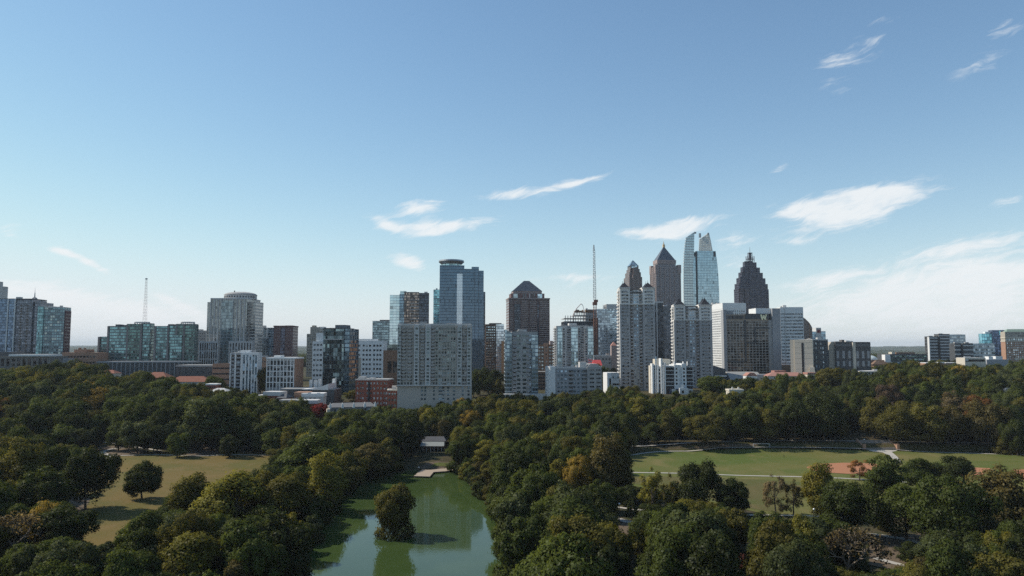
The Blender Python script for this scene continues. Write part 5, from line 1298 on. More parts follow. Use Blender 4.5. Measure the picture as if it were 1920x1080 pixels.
b.bands('F', x1 + .5, b.w - .5, [b.zt(647)], 2.2, mat_plain('ledge_concrete', (0.17, 0.165, 0.16), .9, .1, .2), name='ledge'); b.roof(x1, b.w, 0, 34, H, M_ROOFG, M_DCON, 4); b.box('stair_head', b.sx(1582), b.sx(1586), 2, 8, H, b.zt(637), M_DCON); b.done()

# ---- right: low roofs and far offices
b = Bld('domed_hall', 'low hall under a pale round dome, right of the dark concrete hall', 1633, 1662, 900, 26, py=670)
wall_box(b, 0, b.w, 0, 26, b.zt(675), M_BROWN); n = 24; cx = b.sx(1641); r = b.sx(1654) - b.sx(1641)
m_ = MB()
for k in range(6):
    f0, f1, q0, q1 = math.cos(k / 6 * 1.5), math.cos((k + 1) / 6 * 1.5), math.sin(k / 6 * 1.5), math.sin((k + 1) / 6 * 1.5)
    for i in range(n):
        a0, a1 = 6.2832 * i / n, 6.2832 * (i + 1) / n; Z = lambda q: b.zt(675) + (b.zt(666.5) - b.zt(675)) * q
        m_.face([(cx + r * f0 * math.cos(a0), 13 + r * f0 * math.sin(a0), Z(q0)), (cx + r * f0 * math.cos(a1), 13 + r * f0 * math.sin(a1), Z(q0)), (cx + r * f1 * math.cos(a1), 13 + r * f1 * math.sin(a1), Z(q1)), (cx + r * f1 * math.cos(a0), 13 + r * f1 * math.sin(a0), Z(q1))])
m_.build('dome', mat_plain('pale_green_dome', (0.50, 0.56, 0.55), .6, .05, .2), b.e)
m_ = MB(); m_.frustum(-2, b.w, -8, -.1, b.zt(683), 4, b.w - 6, -5, -1, b.zt(676)); m_.build('hip_roof', M_BROWN, b.e); b.box('front_wall', 0, b.w - 2, -7, -.2, BASE, b.zt(683), M_TAN); b.box('white_block', b.sx(1658), b.sx(1668), -2, 6, BASE, b.zt(665), M_WHITE); b.done()
b = Bld('office_block', 'long low dark office with green window bands, left of the banded white office', 1668, 1738, 960, 30, a=3, py=665)
H = b.zt(664); wall_box(b, 0, b.w, 0, 30, H, M_DGREY); b.bands('F', .6, b.w - .6, [b.zt(668), b.zt(674), b.zt(680)], 1.9, mat_window('green_band', (0.10, .17, .15), metal=.5), name='window_band'); b.box('penthouse', b.sx(1684), b.sx(1719), 4, 22, H, b.zt(660.5), M_BROWN); b.box('white_box', b.sx(1674), b.sx(1680), 2, 10, H, b.zt(660), M_CREAM); b.roof(0, b.w, 0, 30, H, M_ROOFD, None, 1); b.done()
def banded(label, cols, D, side, a, xl, xr):
    b = Bld('office_block', label, xl, xr, D, 10, a=a, py=650)
    for p0, p1, py, y0, zn in cols:
        x0, x1 = b.sx(p0), b.sx(p1); H = b.zt(py); wall_box(b, x0, x1, y0, 10, H, M_DGREY)
        zs = lin(0, H - .5, zn)
        for z in zs: b.box('floor_band', x0, x1 + .15, y0 - .35, 10.1, z + .5, z + 2.0, M_LCONC)
        b.roof(x0, x1, y0, 10, H, M_ROOFG, M_DGREY, 1)
    if side:
        p0, p1, py = side; wall_box(b, b.sx(p0), b.sx(p1), 1, 10, b.zt(py), mat_curtain('pale_office_glass', (0.34, 0.42, 0.46), (0.48, .52, .53), 2.4, 4.2, .05, .4, .7, var=.2), 'glass_facade')
        b.roof(b.sx(p0), b.sx(p1), 1, 10, b.zt(py), M_ROOFG, None, 0)
    b.box('core', b.sx(cols[0][1]) - 1.4, b.sx(cols[0][1]) + 1.2, -.9, .4, BASE, b.zt(cols[0][2]) - .5, M_BLACK)
    return b
b = banded('white banded office block with dark ribbon windows and a glazed right end', [(1743, 1760.5, 632, 0, 13), (1761, 1782, 627.5, .6, 14)], 1010, (1782, 1812, 627), 5, 1743, 1812); b.box('corner_pier', -.8, .3, -.8, 3, BASE, b.zt(632), M_WHITE); b.done()
b = banded('lower banded office in front of the glazed end of the taller one', [(1790, 1803, 645, 0, 8), (1806, 1825, 645, .4, 8)], 940, (1825, 1866, 644), 5, 1790, 1866); b.done()
b = Bld('glass_tower', 'cyan and navy glass tower behind the brick tower at the right', 1842, 1888, 1150, 14, a=-12, py=650)
x1 = b.sx(1861); wall_box(b, 0, x1, 0, 13, b.zt(625.5), mat_curtain('bright_cyan_glass', (0.26, 0.62, 0.72), (0.16, .36, .42), 3.4, 5.0, .14, .2, .75, var=.25), 'glass_facade'); wall_box(b, x1, b.w, -2, 13, b.zt(619), mat_curtain('navy_glass', (0.07, 0.11, 0.19), (0.05, .07, .11), 2.0, 4.0, .1, .2, .8, var=.4), 'glass_facade')
b.box('roof_deck', b.sx(1850), b.sx(1858), 3, 11, b.zt(625.5), b.zt(622), M_WHITE); b.box('cyan_wedge', b.sx(1873), b.sx(1876.5), -2.4, -2, b.zt(628), b.zt(619.5), MATS['bright_cyan_glass']); b.done()
b = Bld('brick_tower', 'tall pinkish brick apartment tower with cream arches and a green roof, right edge', 1885.5, 1932, 980, 11, a=-6, py=650)
H = b.zt(622); wall_box(b, 0, b.w, 0, 11, b.zt(640), M_TAN); wall_box(b, 0, b.w, 0, 11, H, M_BEIGE, 'upper_wall', b.zt(640)); m_ = MB(); m_.frustum(b.sx(1889), b.w + 2, 1, 10, H, b.sx(1894), b.w - 3, 4, 7, b.zt(617)); m_.build('roof', M_GREENR, b.e)
b.win('F', lin(1, b.w - 1, 11), lin(b.zt(684), b.zt(641.5), 10), 1.3, 1.7, W_PALE); b.win('F', lin(1, b.w - 1, 10), [b.zt(636.5)], 1.7, 2.4, W_PALE, name='arched_window'); b.win('F', lin(1, b.w - 1, 10), [b.zt(630), b.zt(625)], 1.5, 1.6, W_DARK)
for py in (633.5, 640): b.box('cornice', -.5, b.w + .5, -.6, 11, b.zt(py) - .4, b.zt(py) + .5, M_CREAM)
b.multi('base_panels', [(b.sx(1901) + i * 3.2, b.sx(1901) + i * 3.2 + 2.2, -.3, 0, b.zt(p + 2), b.zt(p - 2)) for i in range(6) for p in (673, 680)], M_CREAM); b.done()
b = Bld('low_block', 'low flat-roofed cream block before the lower banded office', 1809, 1848, 800, 16, py=670)
wall_box(b, 0, b.w, 0, 16, b.zt(671), M_CREAM); b.roof(0, b.w, 0, 16, b.zt(671), M_ROOFW, None, 2); b.bands('F', 1, b.w - 1, [b.zt(676)], 2.4, W_BLACK); b.done()
b = Bld('low_block', 'low dark block with two white boxes on its roof, left of the pink brick tower', 1850, 1890, 820, 18, py=670)
wall_box(b, 0, b.w, 0, 18, b.zt(674), M_BLUEGREY); b.box('roof_box', b.sx(1855), b.sx(1863), 1, 8, b.zt(674), b.zt(668.5), M_WHITE); b.box('roof_box', b.sx(1868), b.sx(1881), 1, 8, b.zt(674), b.zt(668), M_WHITE); b.done()
b = Bld('low_block', 'row of low white roofs at the foot of the banded white office', 1735, 1800, 860, 16, py=675)
wall_box(b, 0, b.w, 0, 16, b.zt(681), M_TAN); b.multi('roof', [(0, b.sx(1755), -1, 16, b.zt(681), b.zt(680)), (b.sx(1757), b.sx(1770), -1, 16, b.zt(681), b.zt(679)), (b.sx(1772), b.w, -1, 16, b.zt(681), b.zt(680))], M_ROOFW); b.done()
b = Bld('low_block', 'low pale flat roofs right of the dark concrete hall', 1612, 1660, 700, 18, py=690)
wall_box(b, 0, b.w, 0, 18, b.zt(696), M_CREAM); b.roof(0, b.w, 0, 18, b.zt(696), M_ROOFW, None, 2); b.win('F', lin(1, b.w - 1, 7), [b.zt(700)], 1.4, 2.0, W_BLACK); b.done()

# ---- white stepped block
b = Bld('apartment_block', 'white stepped apartment block with dark glazed bays, in front of the turreted towers', 1248, 1299, 640, 20, a=3, py=700)
x = b.sx; zs = [b.zt(p) for p in (691.5, 698.5, 705.5, 712.5, 719.5)]
wall_box(b, x(1264), x(1273.5), -.8, 18, b.zt(684), M_WHITE); wall_box(b, x(1278), x(1286.5), -.8, 18, b.zt(682), M_WHITE); wall_box(b, x(1273.5), x(1278), .4, 18, b.zt(684), M_WHITE)
b.win('F', [x(1268), x(1282)], zs, 1.5, 1.7, W_BLACK, y=-.8)
wall_box(b, 0, x(1264), .3, 18, b.zt(687), M_BLACK, 'glass_bay'); wall_box(b, x(1286.5), b.w, .8, 18, b.zt(687), M_BLACK, 'glass_bay')
for z in [b.zt(p) for p in (688, 695, 702, 709, 716, 723)]: b.multi('floor_band', [(0, x(1264) - .02, -.2, .3, z - .3, z + .3), (x(1286.5) + .02, b.w + 1, 0, .8, z - .3, z + .3)], M_LCONC)
b.box('roof_terrace', .5, x(1264) - .02, .8, 16, b.zt(687), b.zt(685.5), M_ROOFW)
wall_box(b, x(1240) , x(1268), 18.05, 30, b.zt(674), M_CREAM, 'rear_wall'); b.box('blue_column', x(1235), x(1236.5), 10, 12, 0, b.zt(668), W_BLUE)
for p0, p1, py, y0 in ((1225.5, 1229, 682, 5), (1231, 1233, 683, 4), (1234, 1236.8, 684, 3), (1240, 1243, 672, 1), (1243.5, 1245, 684, 0), (1245.8, 1248, 680, -.6)):
    b.box('lit_fin', x(p0), x(p1), y0, y0 + 7, BASE, b.zt(py), M_WHITE)
b.box('left_wall', x(1225.5), -.05, 9, 18, BASE, b.zt(686), M_CREAM); b.balc('F', [x(1238.5)], zs, 2.2, 2.4, M_WHITE, y=6); b.balc('F', [x(1230)], zs, 1.6, 2.0, M_WHITE, y=8)
b.box('lower_block', x(1270), x(1286), -6, -.9, BASE, b.zt(727), M_WHITE); b.box('lower_block', x(1286.2), x(1294.5), -6, -.1, BASE, b.zt(729), M_LCONC); b.box('lower_block', x(1274), x(1279), -5, -1, b.zt(727), b.zt(720), M_WHITE)
b.win('F', [x(1276), x(1290)], [b.zt(734)], 2.0, 2.2, W_BLACK, y=-6); b.box('lower_dark', x(1254), x(1270), -4, .25, BASE, b.zt(729), mat_window('deep_blue_pane', (.03, .05, .10), metal=.4))
for p in (1283, 1291, 1266): b.box('chimney', x(p), x(p + 1.3), 3, 5, b.zt(687), b.zt(678), M_WHITE)
b.done()

# ---- low houses
def house(label, xl, xr, py_eave, py_ridge, D, dep, wall, roofm, a=0, name='house', nwin=4, flat=False, chim=0, cat='house', group=None):
    b = Bld(name, label, xl, xr, D, dep, a=a, cat=cat, py=(py_eave + 10), group=group)
    H = b.zt(py_eave); wall_box(b, 0, b.w, 0, dep, H, wall)
    if flat:
        b.box('roof', -.4, b.w + .4, -.5, dep + .4, H, b.zt(py_ridge), roofm)
    else:
        Hr = b.zt(py_ridge - 0.0); ins = min(dep * .5, b.w * .3); m_ = MB(); m_.frustum(-.6, b.w + .6, -.7, dep + .6, H, ins, b.w - ins, dep * .48, dep * .52, Hr); m_.build('roof', roofm, b.e)
    b.win('F', lin(.8, b.w - .8, nwin), [H - 1.8] if H < 6 else [H - 1.8, H - 5.0], 1.1, 1.5, W_DARK)
    for i in range(chim): x = b.w * (i + .6) / (chim + .3); b.box('chimney', x, x + 1.0, dep * .3, dep * .3 + 1, H, b.zt(py_ridge) + 1.6, M_LCONC)
    return b
house('long house with a red tiled roof seen at the left, behind the meadow wood', 312, 392, 716, 706, 660, 16, M_LCONC, M_TILE, 2, nwin=8).done()
house('small red-roofed house left of the long red tiled house', 266, 312, 708, 698, 700, 14, M_BRICK, M_TILE, -4).done()
house('pale red-tiled roof among the trees before the teal glass complex', 186, 214, 700, 694, 680, 12, M_CREAM, M_TILE).done()
house('low yellowish-walled house with a white flat roof among the trees at the left', 294, 316, 730, 727.5, 600, 10, M_CREAM, M_ROOFW, flat=True).done()
house('low pale-roofed shed left of the white flat-roofed house', 272, 296, 728, 725, 610, 10, M_CREAM, M_LCONC, flat=True).done()
house('small house with a bright white flat roof above the sloping grey sheds', 386, 406, 722, 719.5, 625, 9, M_BRICK, M_ROOFW, flat=True).done()
house('sloping grey sheds below the small bright-roofed house', 392, 424, 734, 728, 610, 10, M_TAN, M_LCONC, -6).done()
house('small house with a pinkish hipped roof at the left end of the townhouse row', 416, 442, 754, 748.5, 560, 10, M_BRICK, M_PTILE, -3).done()
TH = [('red brick townhouse with a white bay and pale gable, left of the row', 456, 480, 750, 744, M_BRICK, M_ROOFG), ('red brick townhouse with a pale flat roof in the middle of the row', 478, 502, 748, 741, M_BRICK, M_LCONC), ('taller townhouse with a tan flat roof box in the row', 494, 524, 742, 734.5, M_BRICK, M_LCONC), ('dark red townhouse at the right end of the row, before the gridded office', 520, 536, 746, 739, M_DRED, M_ROOFD)]
for i, (lb, p0, p1, pe, pr_, wm_, rm_) in enumerate(TH):
    b = house(lb, p0, p1, pe, pr_, 575 - i * 4, 12, wm_, rm_, -8, 'townhouse', 3, flat=(i in (1, 2)), chim=1 if i == 0 else 0, group='red brick townhouses'); b.box('bay', 1, 3.4, -1.2, 0, BASE, b.zt(pe) - .5, M_WHITE if i == 0 else wm_); b.done()
b = Bld('market_hall', 'low hall with a long curved white roof at the foot of the gridded office', 526, 627, 600, 22, a=-2, cat='hall', py=730)
H = b.zt(731); wall_box(b, 0, b.w, 0, 22, H, M_DGREY); n = 16
sec = [(b.sx(567) + (b.sx(616) - b.sx(567)) * i / n, b.zt(729) + (b.zt(719.5) - b.zt(729)) * (i / n) ** 2.2) for i in range(n + 1)]
m_ = MB(); m_.slab([(b.sx(616), b.zt(731))] + [(b.sx(616), b.zt(719.5))] + list(reversed(sec))[1:] + [(b.sx(567), b.zt(731))], -1, 18); m_.build('curved_roof', M_ROOFW, b.e)
b.multi('roof', [(0, b.sx(567) - .02, -1, 21, H, H + 1.0), (b.sx(616) + .02, b.w, 0, 21, H, H + .6)], M_ROOFG)
for p0, p1, py in ((566, 572, 714), (575, 582, 714.5), (583, 588, 713)): b.box('roof_lantern', b.sx(p0), b.sx(p1), 19, 21.9, H, b.zt(py), M_LCONC)
b.box('end_tower', b.sx(611), b.sx(617), 18.5, 21.5, H, b.zt(712), M_WHITE); b.done()
house('brown corner house beside the white-fronted house', 552, 577, 742, 735.5, 575, 12, M_TAN, M_TAN, flat=True).done()
b = house('white-fronted house with a bright curved parapet, below the curved white roof', 566, 606, 744, 737.5, 570, 12, M_LCONC, M_ROOFW, 3, flat=True); b.multi('parapet', [(1 + i * 3.4, 3.4 + i * 3.4, -.6, 0, b.zt(741), b.zt(738) + (.6 if i % 2 else 0)) for i in range(4)], M_WHITE); b.done()
house('long low house with two pale flat roofs left of the red maple', 524, 562, 757, 750, 548, 12, M_BRICK, M_ROOFG, 4, flat=True).done()
house('low house with a pale flat roof touching the red maple', 558, 594, 757, 750.5, 545, 12, M_BRICK, M_LCONC, 3, flat=True).done()
house('low red brick shed with a white roof strip at the bottom of the townhouses', 517, 545, 765, 760.5, 535, 9, M_BRICK, M_ROOFW, 2, flat=True).done()
b = Bld('long_house', 'long grey-roofed house with five pale gables beside the red maple', 619, 706, 528, 16, a=20, cat='house', py=765)
H = b.zt(764); wall_box(b, 0, b.w, 0, 16, H, mat_plain('grey_fieldstone', (0.17, 0.17, 0.17), .9, .2, .4)); m_ = MB(); m_.frustum(-.4, b.w + .4, -.4, 16.4, H, 3, b.w - 3, 7.5, 8.5, H + 2.4); m_.build('roof', mat_plain('worn_grey_shingle', (0.15, 0.15, 0.15), .95, .2, .4), b.e)
for f in (0, .26, .5, .74, .97):
    g_ = MB(); xg = f * b.w; g_.slab([(xg - .8, H - .6), (xg + .8, H - .6), (xg + .8, H + 1.2), (xg, H + 3.4), (xg - .8, H + 1.2)], -1.0, -.45); g_.build('gable', M_WHITE, b.e)
b.win('F', lin(2, b.w - 2, 12), [H - 2.2, H - 5.5], 1.1, 1.7, W_DARK); b.box('end_bay', -2.2, -.05, -1, 3, BASE, H - 1, M_CREAM); b.done()
house('parking deck with a pale flat top left of the white office block', 330, 400, 688, 684.5, 720, 26, M_DGREY, M_ROOFG, -3, 'parking_deck', 6, flat=True, cat='parking deck').done()
b = Bld('parking_deck', 'tan parking deck with open levels touching the white office block', 398, 434, 690, 24, a=-3, cat='parking deck', py=700)
H = b.zt(684); wall_box(b, 0, b.w, 0, 24, H, M_TAN); b.bands('F', .4, b.w - .4, lin(-1, H - .6, 5), 1.4, M_BLACK, name='deck_opening'); b.roof(0, b.w, 0, 24, H, M_ROOFG, M_TAN, 1); b.done()
b = Bld('church', 'small white church front with a pink roof below the dark hotel', 1400, 1420, 690, 14, a=-4, cat='church', py=705)
H = b.zt(705); wall_box(b, 0, b.w, 0, 14, H, M_WHITE); m_ = MB(); m_.slab([(-.4, H), (b.w + .4, H), (b.w * .7, b.zt(699)), (b.w * .3, b.zt(699))], -.3, 14.3); m_.build('roof', M_PTILE, b.e); b.win('F', [b.w * .35, b.w * .65], [H - 2.5], 1.2, 2.2, W_BLACK); b.box('dark_wing', b.w, b.w + 12, 1, 13, BASE, b.zt(702), M_BLUEGREY); b.done()
house('low long pink-roofed building left of the beige museum', 1440, 1516, 705, 698.5, 680, 14, M_CREAM, M_PTILE, 3, nwin=10).done()
house('small cream block with a flat pink roof standing above the long pink roof', 1453, 1473, 699, 695, 690, 8, M_CREAM, M_PTILE, flat=True).done()
house('cream corner block at the right end of the long pink roof', 1515, 1531, 702, 698.5, 672, 10, M_CREAM, M_PTILE, flat=True).done()
house('grey-gabled house among the trees at the right edge, beside a utility pole', 1880, 1932, 740, 728, 555, 12, M_BLUEGREY, M_SLATE, -8).done()
house('low white-roofed house half hidden left of the rust orange tree', 1786, 1812, 752, 747, 540, 9, M_LCONC, M_ROOFW, -8).done()
house('low cream house peeping through trees right of the shorter turreted tower', 1368, 1394, 733, 730, 560, 9, M_CREAM, M_CREAM, flat=True, chim=2).done()

# ---- park buildings and street furniture
b = Bld('boathouse', 'open boathouse with a two-tier grey metal roof at the far end of the lake', 789, 832, 446, 12, a=-2, cat='pavilion', py=835)
H = b.zt(836); H2 = b.zt(829)
m_ = MB(); m_.frustum(-.5, b.w + .3, -1, 6, H, 0, b.w - .3, 5.4, 6.2, b.zt(829.5)); m_.build('lower_roof', mat_plain('pale_sheet_roof', (0.24, .255, .24), .6, .1, .4), b.e)
m_ = MB(); m_.frustum(-.5, b.w + .8, 5, 12.6, b.zt(829), 1, b.w - 1, 8.4, 9, b.zt(821.5)); m_.build('upper_roof', M_ROOFD, b.e)
b.box('back_wall', .4, b.w - .4, 8, 12, BASE, b.zt(829), M_BROWN); b.fins('F', lin(.2, b.w - .2, 6, .5), -1, H, .35, M_LCONC, name='post', proud=0, y=.2); b.done()
POLY = [flat(*p, .75) for p in [(776, 892.5), (806, 893.5), (813, 885), (836, 883.5), (862, 880), (855, 876.5), (826, 879), (806, 881), (792, 880.5), (786, 884)]]
if sum(POLY[i][0] * POLY[(i + 1) % 10][1] - POLY[(i + 1) % 10][0] * POLY[i][1] for i in range(10)) < 0: POLY.reverse()
e = empty('dock', (POLY[0][0], POLY[0][1], 0)); tag(e, 'pale wooden dock along the far shore with a square platform over the water', 'dock')
loc = [(p[0] - POLY[0][0], p[1] - POLY[0][1]) for p in POLY]
m_ = MB(); m_.prism(loc, .45, .8); m_.build('deck', mat_plain('weathered_planks', (0.36, 0.285, 0.215), .9, .15, .5), e)
for p in loc: q_ = MB(); q_.tube((p[0] * .97 + .1, p[1] * .97 + .1, -2), (p[0] * .97 + .1, p[1] * .97 + .1, .44), .16); q_.build('post', M_BROWN, e)
drape('lawn', [G(*p) for p in [(806, 877), (850, 875.5), (846, 869), (815, 869)]], M_FIELD, .35, 2.0)
e = empty('stone_steps', (*G(1652, 842), 0)); e.location.z = gz(e.location.x, e.location.y); e.rotation_euler.z = R(-1)
tag(e, 'broad flight of stone steps between two stone piers, climbing the grass bank', 'steps')
wS = proj_t(1681) * 455 - proj_t(1624) * 455; m_ = MB()
for k in range(20): m_.box(-wS / 2, wS / 2, k * .46 - .2, k * .46 + .27, -1.5, k * .21 + .3)
m_.build('flight', mat_plain('worn_stone', (0.26, .22, .19), .9, .15, .4), e)
for s_ in (-1, 1):
    m_ = MB(); m_.box(s_ * (wS / 2 + .8) - .75, s_ * (wS / 2 + .8) + .75, -.8, .9, -1, 2.6); m_.box(s_ * (wS / 2 + .8) - .9, s_ * (wS / 2 + .8) + .9, -.95, 1.05, 2.6, 2.95); m_.build('pier', M_TAN, e)
    m_ = MB(); m_.slab([(0, -1.5), (9.6, -1.5), (9.6, 5.2), (0, 1.4)], -.45, .45); o = m_.build('side_wall', M_TAN, e); o.rotation_euler.z = math.pi / 2; o.location = (s_ * (wS / 2 + .8), .9, 0)
M_POLE = mat_plain('dark_lamp_metal', (0.05, .05, .05), .6, .1, .5); M_GLOBE = mat_plain('white_globe', (0.8, 0.8, 0.78), .4, .02, .5)
def lamp(px, py, label, hgt=5.2):
    x, y = G(px, py); e = empty('street_lamp', (x, y, gz(x, y))); tag(e, label, 'street lamp', 'park lamps')
    m_ = MB(); m_.tube((0, 0, -.5), (0, 0, hgt), .14, .09, 8); m_.tube((0, 0, 0), (0, 0, .8), .26, .16, 8); m_.build('post', M_POLE, e)
    m_ = MB()
    for k in range(5):
        a0, a1 = -1.4 + k * .56, -1.4 + (k + 1) * .56; m_.tube((0, 0, hgt + .35 + .36 * math.sin(a0)), (0, 0, hgt + .35 + .36 * math.sin(a1)), .36 * math.cos(a0), .36 * math.cos(a1), 10)
    m_.build('globe', M_GLOBE, e); return e
lamp(1161.5, 979, 'park lamp standing on the pale path beside the pointed conifer', 6.0)
lamp(1527, 985, 'park lamp with a white globe below the upright yellow-green tree')
lamp(1621, 841, 'park lamp at the left top of the stone steps', 5.0)
lamp(785, 892, 'lamp on the left corner of the wooden dock', 3.4)
e = empty('utility_pole', (*G(1883, 752), 0)); e.location.z = gz(e.location.x, e.location.y); tag(e, 'tall wooden utility pole with crossarms beside the grey-gabled house at right', 'pole')
zt_ = CAM_Z + ray(1883, 709)[1] * e.location.y - e.location.z
m_ = MB(); m_.tube((0, 0, -1), (0, 0, zt_), .24, .16, 8); m_.build('post', M_LCONC, e)
for k in (2.2, 3.6): m_ = MB(); m_.box(-1.5, 1.5, -.1, .1, zt_ - k, zt_ - k + .2); m_.build('crossarm', M_LCONC, e)
m_ = MB(); m_.tube((-1.9, 0, zt_ - 8), (-1.9, 0, zt_ - 6.6), .5, n=8); m_.box(-1.9, 0, -.08, .08, zt_ - 7.2, zt_ - 7.0); m_.build('transformer', M_METAL, e)
x, y = G(1429, 841); e = empty('soccer_goal', (x, y + 1, gz(x, y + 1) + .1)); tag(e, 'low white soccer goal frame at the top left of the playing field', 'goal')
m_ = MB(); m_.tube((-5.0, 0, 0), (-5.0, 0, 1.9), .12); m_.tube((5.0, 0, 0), (5.0, 0, 1.9), .12); m_.tube((-5, 0, 1.9), (5, 0, 1.9), .12); m_.tube((-5.0, 0, 1.9), (-5.0, 1.6, 0), .08); m_.tube((5.0, 0, 1.9), (5.0, 1.6, 0), .08); m_.build('frame', M_WMET, e)

# people on the field: one skinned body each, with clothing colours by height
def mat_person(name, shirt, trousers):
    m_ = bpy.data.materials.new(name); m_.use_nodes = True; t = NT(m_.node_tree); bb = t.n['Principled BSDF']
    tc_ = t.new('ShaderNodeTexCoord'); X, Y, Z = t.sep(tc_.outputs['Object'])
    c = t.mix(t.m('GREATER_THAN', Z, .92), trousers, shirt); c = t.mix(t.m('GREATER_THAN', Z, 1.47), c, (0.42, 0.26, 0.19)); c = t.mix(t.m('GREATER_THAN', Z, 1.70), c, (.03, .02, .015)); t.put(bb.inputs['Base Color'], c); bb.inputs['Roughness'].default_value = .85
    return m_
def person(px, py, label, shirt, trousers, rz):
    x, y = G(px, py); V = [(0, 0, .95), (0, 0, 1.2), (0, 0, 1.42), (0, .01, 1.53), (0, -.02, 1.66), (0, -.01, 1.76), (.1, .02, .88), (.11, -.14, .48), (.12, -.06, .07), (.12, -.22, .03), (-.1, 0, .88), (-.11, .06, .48), (-.12, .22, .09), (-.12, .1, .03),
         (.19, 0, 1.39), (.27, .05, 1.12), (.28, -.1, .88), (.28, -.14, .80), (-.19, 0, 1.39), (-.27, -.03, 1.12), (-.29, -.14, .90), (-.29, -.18, .82)]
    E = [(0, 1), (1, 2), (2, 3), (3, 4), (4, 5), (0, 6), (6, 7), (7, 8), (8, 9), (0, 10), (10, 11), (11, 12), (12, 13), (2, 14), (14, 15), (15, 16), (16, 17), (2, 18), (18, 19), (19, 20), (20, 21)]
    rad = [.15, .14, .16, .06, .105, .08, .09, .065, .045, .04, .09, .065, .045, .04, .07, .05, .038, .035, .07, .05, .038, .035]
    me = bpy.data.meshes.new('body'); me.from_pydata(V, E, [])
    o = bpy.data.objects.new('person', me); COL.objects.link(o); o.location = (x, y, gz(x, y) + .15); o.rotation_euler.z = rz
    sk = o.modifiers.new('skin', 'SKIN'); 
    for v, r in zip(me.skin_vertices[0].data, rad): v.radius = (r, r * .85)
    me.skin_vertices[0].data[0].use_root = True
    sub = o.modifiers.new('sub', 'SUBSURF'); sub.levels = 1; sub.render_levels = 1
    me.materials.append(mat_person('clothes', shirt, trousers)); tag(o, label, 'person'); return o
person(1470, 858.5, 'person in dark clothes walking alone across the upper playing field', (.03, .03, .035), (.03, .035, .05), .6)
person(1594, 878, 'person in dark trousers standing on the near clay infield', (.10, .08, .07), (.03, .03, .035), -1.0)

# parked cars along the wooded road
def car_meshes(col):
    body = MB(); prof = [(-2.2, .35), (2.2, .35), (2.25, .75), (1.3, .92), (-1.75, .95), (-2.2, .8)]; body.slab(prof, -.88, .88)
    cab = MB(); cab.frustum(-1.5, 1.1, -.8, .8, .93, -1.0, .35, -.66, .66, 1.45)
    return body.mesh('body', col), cab.mesh('cabin', W_BLACK)
CARP = [mat_plain(n_, c_, .35, .02, .3, spec=.6) for n_, c_ in (('white_car_paint', (.75, .75, .74)), ('silver_car_paint', (.45, .46, .47)), ('red_car_paint', (.35, .03, .03)), ('black_car_paint', (.03, .03, .03)))]
wh = MB(); wh.tube((0, -.12, 0), (0, .12, 0), .33, n=12); whm = wh.mesh('wheel', M_BLACK)
def car(px, py, ci, label, rz):
    x, y = G(px, py); e = empty('parked_car', (x, y, gz(x, y) + .32), rz); tag(e, label, 'car', 'cars parked under the park trees')
    bm_, cm_ = car_meshes(CARP[ci])
    for m2, nm in ((bm_, 'body'), (cm_, 'cabin')): o = bpy.data.objects.new(nm, m2); COL.objects.link(o); o.parent = e
    for sx_ in (-1.35, 1.4):
        for sy in (-.82, .82): o = bpy.data.objects.new('wheel', whm); COL.objects.link(o); o.parent = e; o.location = (sx_, sy, .33)
for k, (px, ci, w) in enumerate(((455, 0, 'white car parked leftmost under the trees behind the upper meadow'), (463, 1, 'silver car parked between two white cars behind the upper meadow'), (472, 0, 'white car parked third along the wooded road behind the meadow'), (482, 3, 'black car parked between two white cars behind the meadow'), (491, 0, 'white car parked rightmost on the wooded road behind the meadow'))):
    car(px, 839.5, ci, w, R(3))

